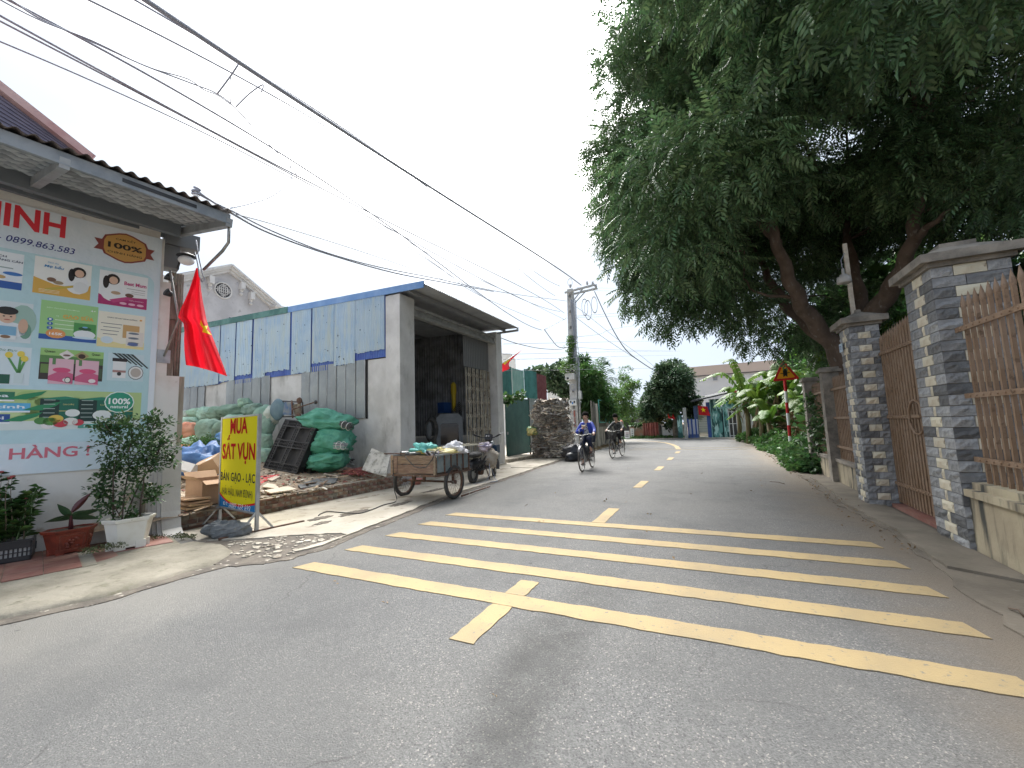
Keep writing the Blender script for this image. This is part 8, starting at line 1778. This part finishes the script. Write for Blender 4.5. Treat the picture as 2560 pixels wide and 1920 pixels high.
def tri(k, dy, rnd=.1):
    P = [cen+(p-cen)*k for p in (A_, B_, C_)]; out = []
    for i in range(3):
        p, a, b = P[i], P[i-1], P[(i+1) % 3]
        for q in range(5): t = q/4; out.append(((p+(a-p)*rnd)*(1-t)**2+p*2*t*(1-t)+(p+(b-p)*rnd)*t*t)+Vector((0, dy, 0)))
    return out
def tplate(P, name, mt, th=.004):
    mb = MB(); n = len(P); b = [tuple(p) for p in P]+[tuple(p+Vector((0, th, 0))) for p in P]; mb.add(b, [tuple(range(n)), tuple(range(n, 2*n))[::-1]]+[(i, (i+1) % n, n+(i+1) % n, n+i) for i in range(n)]); return mb.build(name, mt, ts, fix=True)
tplate(tri(1.0, 0), 'red_plate', flat(hx('d4202a'), .45), .012); tplate(tri(.70, -.005), 'yellow_field', flat(hx('f2a51c'), .45))
ux = (B_-A_)/(B_-A_).length; uz = Vector((0, 0, 1)); s3 = (B_-A_).length
def sy(pts, nm): tplate([cen+ux*(x*s3)+uz*(z*s3)+Vector((0, -.010, 0)) for x, z in pts], nm, flat((.015, .015, .015), .5))
sy([(-.075, -.17), (0, -.10), (.075, -.17), (.075, .13), (.045, .19), (0, .21), (-.045, .19), (-.075, .13)], 'symbol'); sy([(-.17, -.01), (.17, -.01), (.17, .025), (-.17, .025)], 'symbol_bar')

# ================================================================ GATE PILLARS WITH STONE CLADDING
def stone_tile(seed, w, h, rough=.012):
    r = random.Random(seed); mb = MB(); o_ = Vector((seed*5.1, seed*2.2, 0)); nx, nz = 5, 3
    def f(u, v):
        e = 1 if 0 < u < 1 and 0 < v < 1 else 0
        return ((u-.5)*w, -.018-(rough*(.6+noise.noise(Vector((u*3, v*2, 0))+o_)*1.6) if e else 0), (v-.5)*h)
    mb.grid(f, nx, nz, 0, False)
    V = [f(0, 0), f(1, 0), f(1, 1), f(0, 1)]; B_ = [(p[0], 0, p[2]) for p in V]
    mb.add(V+B_, [(0, 4, 5, 1), (1, 5, 6, 2), (2, 6, 7, 3), (3, 7, 4, 0)]); return mb
def pillar(name, label, x0, x1, y0, y1, H, courses, seed):
    root = thing(name, label, 'gate pillar', ((x0+x1)/2, (y0+y1)/2, 0), group='stone-clad gate pillars'); r = random.Random(seed)
    mb = MB(); mb.box((x0+.02, y0+.02, 0), (x1-.02, y1-.02, H)); mb.build('core', M['mortar'], root)
    ch_ = H/courses; cache = {}
    def tile(c, w, face, m_, proud=0):
        key = (round(w, 2), m_, r.randrange(5))
        if key not in cache: cache[key] = stone_tile(hash(key) % 97, w-.006, ch_-.006, .014 if m_ == 'stone' else .010).mesh('stone_tile', M[m_])
        o = bpy.data.objects.new('stone_tile' if m_ == 'stone' else 'cream_tile', cache[key]); link(o, root); o.location = Vector(c)-OFF[root]; o.rotation_euler = (0, 0, {'f': 0, 'l': -pi/2, 'r': pi/2, 'b': pi}[face])
    W1, W2 = x1-x0, y1-y0
    for k in range(courses):
        z = ch_*(k+.5); odd = k % 2
        # front face (towards the camera, -y)
        if odd: wc_ = W1*.42; ws_ = (W1-wc_)/2; tile((x0+ws_/2, y0+.02, z), ws_, 'f', 'stone'); tile(((x0+x1)/2, y0+.02, z), wc_, 'f', 'cream'); tile((x1-ws_/2, y0+.02, z), ws_, 'f', 'stone')
        else: a = r.uniform(.4, .6)*W1; tile((x0+a/2, y0+.02, z), a, 'f', 'stone'); tile((x0+a+(W1-a)/2, y0+.02, z), W1-a, 'f', 'stone')
        # road face (-x)
        if odd: wc_ = .23; ws_ = (W2-wc_)/2; tile((x0+.02, y0+ws_/2, z), ws_, 'l', 'stone'); tile((x0+.02, (y0+y1)/2, z), wc_, 'l', 'cream'); tile((x0+.02, y1-ws_/2, z), ws_, 'l', 'stone')
        else: wc_ = .05; ws_ = (W2-wc_)/2; tile((x0+.02, y0+ws_/2, z), ws_, 'l', 'stone'); tile((x0+.02, (y0+y1)/2, z), wc_, 'l', 'cream'); tile((x0+.02, y1-ws_/2, z), ws_, 'l', 'stone')
        tile((x1-.02, (y0+y1)/2, z), W2, 'r', 'stone')
    o_ = .06; mb = MB(); z = H
    mb.box((x0-.03, y0-.03, z), (x1+.03, y1+.03, z+.04)); mb.box((x0-o_-.03, y0-o_-.03, z+.04), (x1+o_+.03, y1+o_+.03, z+.12))
    b = [(x0-o_, y0-o_, z+.12), (x1+o_, y0-o_, z+.12), (x1+o_, y1+o_, z+.12), (x0-o_, y1+o_, z+.12)]; q = .16; t = [(x0+q, y0+q, z+.23), (x1-q, y0+q, z+.23), (x1-q, y1-q, z+.23), (x0+q, y1-q, z+.23)]
    mb.add(b+t, [(0, 1, 5, 4), (1, 2, 6, 5), (2, 3, 7, 6), (3, 0, 4, 7), (4, 5, 6, 7)]); mb.box((x0+q-.02, y0+q-.02, z+.2), (x1-q+.02, y1-q+.02, z+.26)); mb.build('capstone', M['concrete_cap'], root)
    return root
Hn = 2.60
pillar('gate_pillar', 'nearer and taller stone-clad gate pillar, beside the near railings', 1.93, 2.47, 5.15, 5.76, Hn, 26, 3)
pf = pillar('gate_pillar', 'farther stone-clad gate pillar with a small blue number plate', 1.79, 2.13, 7.28, 7.75, 2.49, 27, 5)
q = PX(2105, 870, 1.765); mb = MB(); mb.box((1.745, q.y-.07, q.z-.06), (1.757, q.y+.06, q.z+.06)); mb.build('number_plate', flat(hx('b9c9d6'), .4), pf)
mb = MB(lambda x, y, z: (1.742, q.y-.07+y, q.z-.06+z)); 
V, F = text_mesh('72', .02); xs0 = min(v.x for v in V); xs1 = max(v.x for v in V); ys0 = min(v.y for v in V); ys1 = max(v.y for v in V)
mb.add([(0, .115-(v.x-xs0)/(xs1-xs0)*.1, .03+(v.y-ys0)/(ys1-ys0)*.06) for v in V], F); mb.build('number', flat(hx('3f5f8f'), .5), pf)
# gate of steel tubes
gt = thing('iron_gate', 'closed brown iron bar gate with a round ring handle between the stone pillars', 'gate', (2.1, 6.5, 0)); gy0, gy1 = 5.84, 7.27
ng = 17
for i in range(ng):
    y = gy0+(gy1-gy0)*(i+.5)/ng; big_ = i in (0, ng-1); zt_ = 2.16+.0*i+(.12*abs((i+.5)/ng-.5)*0); zt_ = 2.30+.13*((i+.5)/ng-.5)*-1
    mb = MB(); h_ = .022 if not big_ else .03; mb.box((2.12-h_*.6, y-h_, .08), (2.12+h_*.6, y+h_, zt_)); mb.lathe([(h_*1.0, 0), (h_*.8, .03), (0, .09)], (2.12, y, zt_), 4, R=rotm(0, 0, 45)); mb.build('gate_bar', M['rustbar'], gt)
for z_ in (.33, 1.2, 2.06):
    mb = MB(); mb.box((2.085, gy0, z_-.02), (2.103, gy1, z_+.02)); mb.build('cross_rail', M['rustbar'], gt)
    mb = MB()
    for i in range(ng): y = gy0+(gy1-gy0)*(i+.5)/ng; mb.sphere((2.084, y, z_), (.008, .01, .01), 6, 4)
    setp(mb.build('rivets', M['rustbar'], gt), kind='stuff')
mb = MB(); c = PX(2291, 1043, 2.06); mb.torus((2.06, c.y, c.z), .195, .014, (1, 0, 0), 26, 7)
mb.box((2.05, c.y-.11, c.z-.0), (2.075, c.y+.12, c.z+.03)); mb.build('ring_handle', M['rustbar'], gt)
# near railings with spear heads on a stained plinth
nr = thing('iron_railing', 'brown spear-topped iron railing at the right edge on a stained plinth', 'railing', (2.0, 4.2, 0))
pz = .62
plw = mat('stained_plinth', (.52, .45, .31), .95, (.42, .35, .24), 2, .4, .6, 8, (.07, .07, .06), 1.9, .48, .66, st3=(3.4, 3.4, .45), bump=.004, bs=25)
mb = MB(); mb.box((1.97, 1.0, 0), (2.2, 5.15, pz-.12)); mb.build('plinth', plw, nr); mb = MB(); mb.box((1.93, 1.0, pz-.12), (2.24, 5.12, pz-.06)); mb.box((1.99, 1.0, pz-.06), (2.18, 5.12, pz+.0)); mb.build('plinth_cap', plw, nr)
y = 5.03; i = 0
while y > 1.2:
    h_ = .013; zt_ = 2.20+.0; mb = MB(); mb.box((2.07-h_, y-h_, pz), (2.07+h_, y+h_, zt_)); mb.lathe([(h_*1.5, -.035), (h_*1.7, 0), (h_*1.2, .03), (0, .10)], (2.07, y, zt_), 4, R=rotm(0, 0, 45)); mb.build('railing_bar', M['rustbar'], nr); y -= .098
for z_ in (.82, 1.38, 1.98):
    mb = MB(); mb.box((2.03, 1.0, z_-.022), (2.048, 5.13, z_+.022)); mb.build('railing_rail', M['rustbar'], nr); mb = MB(); y = 5.03
    while y > 1.2: mb.sphere((2.029, y, z_), (.009, .012, .012), 6, 4); y -= .098
    setp(mb.build('rivets', M['rustbar'], nr), kind='stuff')
# far railings between concrete posts
fr_ = thing('iron_railing', 'farther brown iron railing between plain concrete posts beyond the gate', 'railing', (2.0, 9.6, 0))
mb = MB(); mb.box((1.95, 7.86, 0), (2.1, 11.3, .40)); mb.build('plinth', M['concrete_old'], fr_); mb = MB(); mb.box((1.92, 7.86, .40), (2.13, 11.3, .46)); mb.build('plinth_cap', M['concrete_cap'], fr_)
for y0_, y1_, h_ in ((9.52, 9.74, 2.06), (11.28, 11.52, 2.03)):
    mb = MB(); mb.box((1.86, y0_, 0), (2.12, y1_, h_)); mb.build('concrete_post', M['concrete_cap'], fr_); mb = MB(); mb.box((1.82, y0_-.05, h_), (2.16, y1_+.05, h_+.05)); mb.box((1.85, y0_-.02, h_+.05), (2.13, y1_+.02, h_+.09)); mb.build('post_cap', M['concrete_cap'], fr_)
y = 7.95
while y < 11.25:
    if not 9.47 < y < 9.78:
        mb = MB(); mb.box((2.0, y-.014, .46), (2.028, y+.014, 1.9)); mb.lathe([(.02, 0), (.016, .02), (0, .07)], (2.014, y, 1.9), 4, R=rotm(0, 0, 45)); mb.build('railing_bar', M['rustbar'], fr_)
    y += .1
for z_ in (.68, 1.2, 1.72):
    for a_, b_ in ((7.86, 9.52), (9.74, 11.28)): mb = MB(); mb.box((1.97, a_, z_-.02), (1.985, b_, z_+.02)); mb.build('railing_rail', M['rustbar'], fr_)
P = np.array([[2.0+random.gauss(0, .08), 11.2+random.gauss(0, .25), random.uniform(.3, 1.7)] for _ in range(200)]+[[2.0+random.gauss(0, .06), random.uniform(10, 11.3), random.gauss(1.0, .3)] for _ in range(120)])
scatter('fence_creeper', clump_template(5, .05, .11, .08, 33), P, np.tile([-.5, -.4, .2], (len(P), 1)), rng.uniform(.5, 1.1, len(P)), M['leaf_shrub'], seed=44, label='creeper climbing the farthest concrete fence post', cat='creeper')
# lamp on the far pillar
lp = thing('pillar_lamp', 'upright white post with a small hanging lamp on the far gate pillar', 'lamp', (2.2, 7.55, 2.65))
a = PX(2134, 790, 2.15); a = Vector((2.15, 7.5, 2.6)); b = PY(2111, 610, 7.5); a.x = PY(2134, 785, 7.5).x
mb = MB(); mb.beam(a, b, .045, .05); mb.build('lamp_post', mat('whitewashed_post', (.55, .50, .42), .8, (.4, .34, .27), 8), lp)
mb = MB(); mb.box((a.x-.06, a.y-.05, a.z-.0), (a.x+.06, a.y+.05, a.z+.06)); mb.build('base_bracket', M['galv_light'], lp)
c = PY(2110, 700, 7.42); mb = MB(); mb.lathe([(0, .17), (.018, .17), (.02, .09), (.045, .08), (.05, .05), (.085, .045), (.09, -.04), (.08, -.05), (0, -.05)], c, 14); mb.build('lamp_shade', flat((.42, .40, .37), .5), lp)
mb = MB(); mb.tube([c+Vector((0, 0, .16)), c+Vector((-.01, 0, .3)), b+Vector((-.02, -.03, -.15))], .006, 4); mb.build('lamp_wire', M['wire'], lp)

# ================================================================ BIG TREE
bt = thing('big_tree', 'huge dark green pinnate-leaved tree spreading over the road from behind the gate wall', 'tree', (2.9, 11.0, 0))
YT = 11.0
def TB(px, py, Y=YT): return PY(px, py, Y)
limbs = [([(2150, 1100, 11), (2125, 960, 11), (2100, 860, 11)], .30, .26), ([(2110, 890, 11), (2085, 862, 10.9), (2030, 800, 10.6), (1990, 735, 10.2), (1960, 660, 9.8), (1925, 560, 9.4), (1890, 460, 9.2), (1880, 400, 9.2)], .21, .04),
         ([(2100, 880, 11), (2060, 845, 11.2), (1990, 790, 11.6), (1935, 720, 12), (1900, 650, 12.2), (1850, 560, 12.3)], .17, .05), ([(2115, 870, 11), (2070, 850, 11.2), (2040, 800, 11.6), (2020, 770, 12.3), (1960, 740, 12.8)], .16, .06),
         ([(2120, 860, 11), (2150, 790, 11.3), (2140, 700, 11.6), (2120, 600, 12), (2110, 480, 12.2), (2120, 300, 12)], .19, .015), ([(2140, 850, 11), (2195, 770, 10.6), (2240, 700, 10.2), (2275, 620, 9.9), (2290, 540, 9.6), (2300, 430, 9.3), (2290, 300, 9)], .22, .02),
         ([(2285, 600, 9.8), (2330, 560, 9.3), (2372, 528, 8.9)], .08, .02), ([(1945, 610, 9.7), (1900, 560, 9.6), (1850, 530, 9.6), (1780, 500, 9.6)], .08, .03), ([(2000, 745, 10.4), (1950, 740, 10.2), (1900, 735, 10), (1860, 700, 9.8)], .05, .01), ([(2105, 560, 12), (2060, 450, 12), (2000, 350, 11.8)], .09, .03)]
for i, (P, r0, r1) in enumerate(limbs):
    Q_ = spl([TB(*p) for p in P], 5); k = len(Q_)
    if i == 0: Q_[0].z = -.1
    mb = MB(); mb.tube([q+Vector((.03*sin(j*1.3+i), .03*cos(j), 0)) for j, q in enumerate(Q_)], [r0+(r1-r0)*j/(k-1) for j in range(k)], 10); mb.build('trunk' if i == 0 else 'branch', M['bark'], bt)
sil = [(1590, -80), (1520, -20), (1503, 40), (1512, 90), (1490, 140), (1492, 210), (1530, 230), (1488, 300), (1466, 370), (1478, 430), (1508, 480), (1500, 540), (1520, 640), (1560, 700), (1600, 780), (1640, 810), (1680, 835), (1720, 815), (1780, 800), (1830, 830), (1870, 870), (1930, 880), (2000, 860), (2080, 900), (2150, 860), (2200, 800), (2260, 640), (2330, 620), (2420, 600), (2500, 640), (2700, 700), (2900, 500), (2900, -500), (1700, -500)]
def inside(x, y):
    c = False; n = len(sil)
    for i in range(n):
        x1_, y1_ = sil[i]; x2_, y2_ = sil[i-1]
        if (y1_ > y) != (y2_ > y) and x < (x2_-x1_)*(y-y1_)/(y2_-y1_)+x1_: c = not c
    return c
def proj(p):
    d = MC.T @ (np.array(p)-np.array([0, 0, CAMH])); return (1280+FPX*d[0]/-d[2], 960-FPX*d[1]/-d[2])
holes = [(2185, 150, 30), (2205, 200, 24), (2100, 400, 22), (2165, 335, 24), (2080, 300, 14), (1590, 260, 14), (1960, 380, 10), (2420, 280, 40), (2540, 80, 34), (2480, 150, 20), (1840, 90, 16), (1590, 260, 16), (1650, 310, 14), (2190, 640, 16)]
r = random.Random(99); clumps = []
cx_, cy_, cz_, RX, RY, RZ = 2.9, 10.3, 8.0, 6.1, 6.0, 6.3
tries = 0; limbpx = []
for P, _, _ in limbs[1:7]:
    for (xa2, ya2, Ya2), (xb2, yb3, Yb2) in zip(P, P[1:]):
        for k in range(3):
            f_ = k/3; xx, yy, YY = xa2+(xb2-xa2)*f_, ya2+(yb3-ya2)*f_, Ya2+(Yb2-Ya2)*f_; q = TB(xx, yy, YY)
            if yy > 535: limbpx.append((xx, yy, YY, -q.x*.438+q.y*.899))
while len(clumps) < 430 and tries < 60000:
    tries += 1; d = Vector((r.gauss(0, 1), r.gauss(0, 1), r.gauss(0, 1))).normalized(); k = r.uniform(.35, 1)
    p = Vector((cx_+d.x*RX*k, cy_+d.y*RY*k, cz_+d.z*RZ*k))
    if p.z < 3.0 or p.y < 3.0: continue
    # the crown hangs lowest over the road, higher over the gate
    if p.x > 1.2 and p.z < 3.9 and p.y < 9.5: continue
    rad = r.uniform(.55, 1.0); px, py = proj(p); dep = -p.x*.438+p.y*.899
    rp_ = rad/dep*FPX
    if not all(inside(px+rp_*.78*cos(a), py+rp_*.78*sin(a)) for a in [j*pi/4 for j in range(8)]): continue
    if any(math.hypot(px-hx_, py-hy_) < hr+rp_*.62 for hx_, hy_, hr in holes): continue
    if py > 640 and px > 1950 and p.y < 10.5: continue
    if any(Y_ > 0 and dep < dz_+.7 and math.hypot(px-lx_, py-ly_) < rp_*.95+14 for lx_, ly_, Y_, dz_ in limbpx): continue
    if any((p-q).length < .38*(rad+s_) for q, s_ in clumps): continue
    clumps.append((p, rad))
# follow the measured outline so that the crown's edge is scalloped where the photo's is
for (x, y, Y, s_) in ((1545, 40, 9.5, .5), (1530, 130, 9.4, .45), (1540, 200, 9.3, .5), (1515, 320, 9.2, .4), (1498, 375, 9.2, .32), (1520, 430, 9.2, .4), (1545, 510, 9.2, .5), (1540, 590, 9.4, .45), (1565, 660, 9.6, .45), (1600, 730, 9.8, .5), (1650, 780, 10, .42), (1690, 805, 10, .32), (1740, 780, 10.3, .4), (1800, 780, 10.6, .45), (1870, 830, 11, .45), (1940, 850, 11.5, .42), (2010, 830, 12, .4), (1600, 400, 9.3, .6), (1620, 560, 9.4, .6), (1640, 690, 9.6, .6), (1600, 120, 9.5, .6), (1600, 240, 9.4, .5), (1700, 640, 9.6, .6), (1720, 720, 9.9, .55), (1790, 700, 10, .55), (1860, 770, 10.6, .5), (1680, 480, 9.4, .6), (1690, 180, 9.4, .6), (2060, 870, 12.5, .4)):
    clumps.append((TB(x, y, Y), s_))
Ps = []; Ds = []
for i, (p, rad) in enumerate(clumps):
    n = int(250*rad**2+30); P_, D_2 = shell(n, p, (rad, rad, rad*.85), 500+i, .45); D_2[:, 2] = D_2[:, 2]*.5-.25; Ps.append(P_); Ds.append(D_2)
Ps = np.vstack(Ps); Ds = np.vstack(Ds)
print('crown sprays', len(Ps), 'clumps', len(clumps))
scatter('crown', spray_template(6, .34, .115, .036, .42), Ps, Ds, rng.uniform(.6, 1.2, len(Ps)), M['leaf_big'], bt, seed=77, tilt=.45)
mb = MB(); r = random.Random(5)
for i, (p, rad) in enumerate(clumps[:200]):
    q = min((TB(*l) for P, *_ in limbs[1:] for l in P[2:]), key=lambda v: (v-p).length); 
    if (q-p).length < 2.6: m_ = (p+q)/2+Vector((r.gauss(0, .2), r.gauss(0, .2), r.uniform(0, .4))); mb.tube([q, m_, p], [.022, .014, .006], 5)
mb.build('twigs', M['bark'], bt)
for o in SC.objects:
    if o.type == 'EMPTY': o.hide_render = False
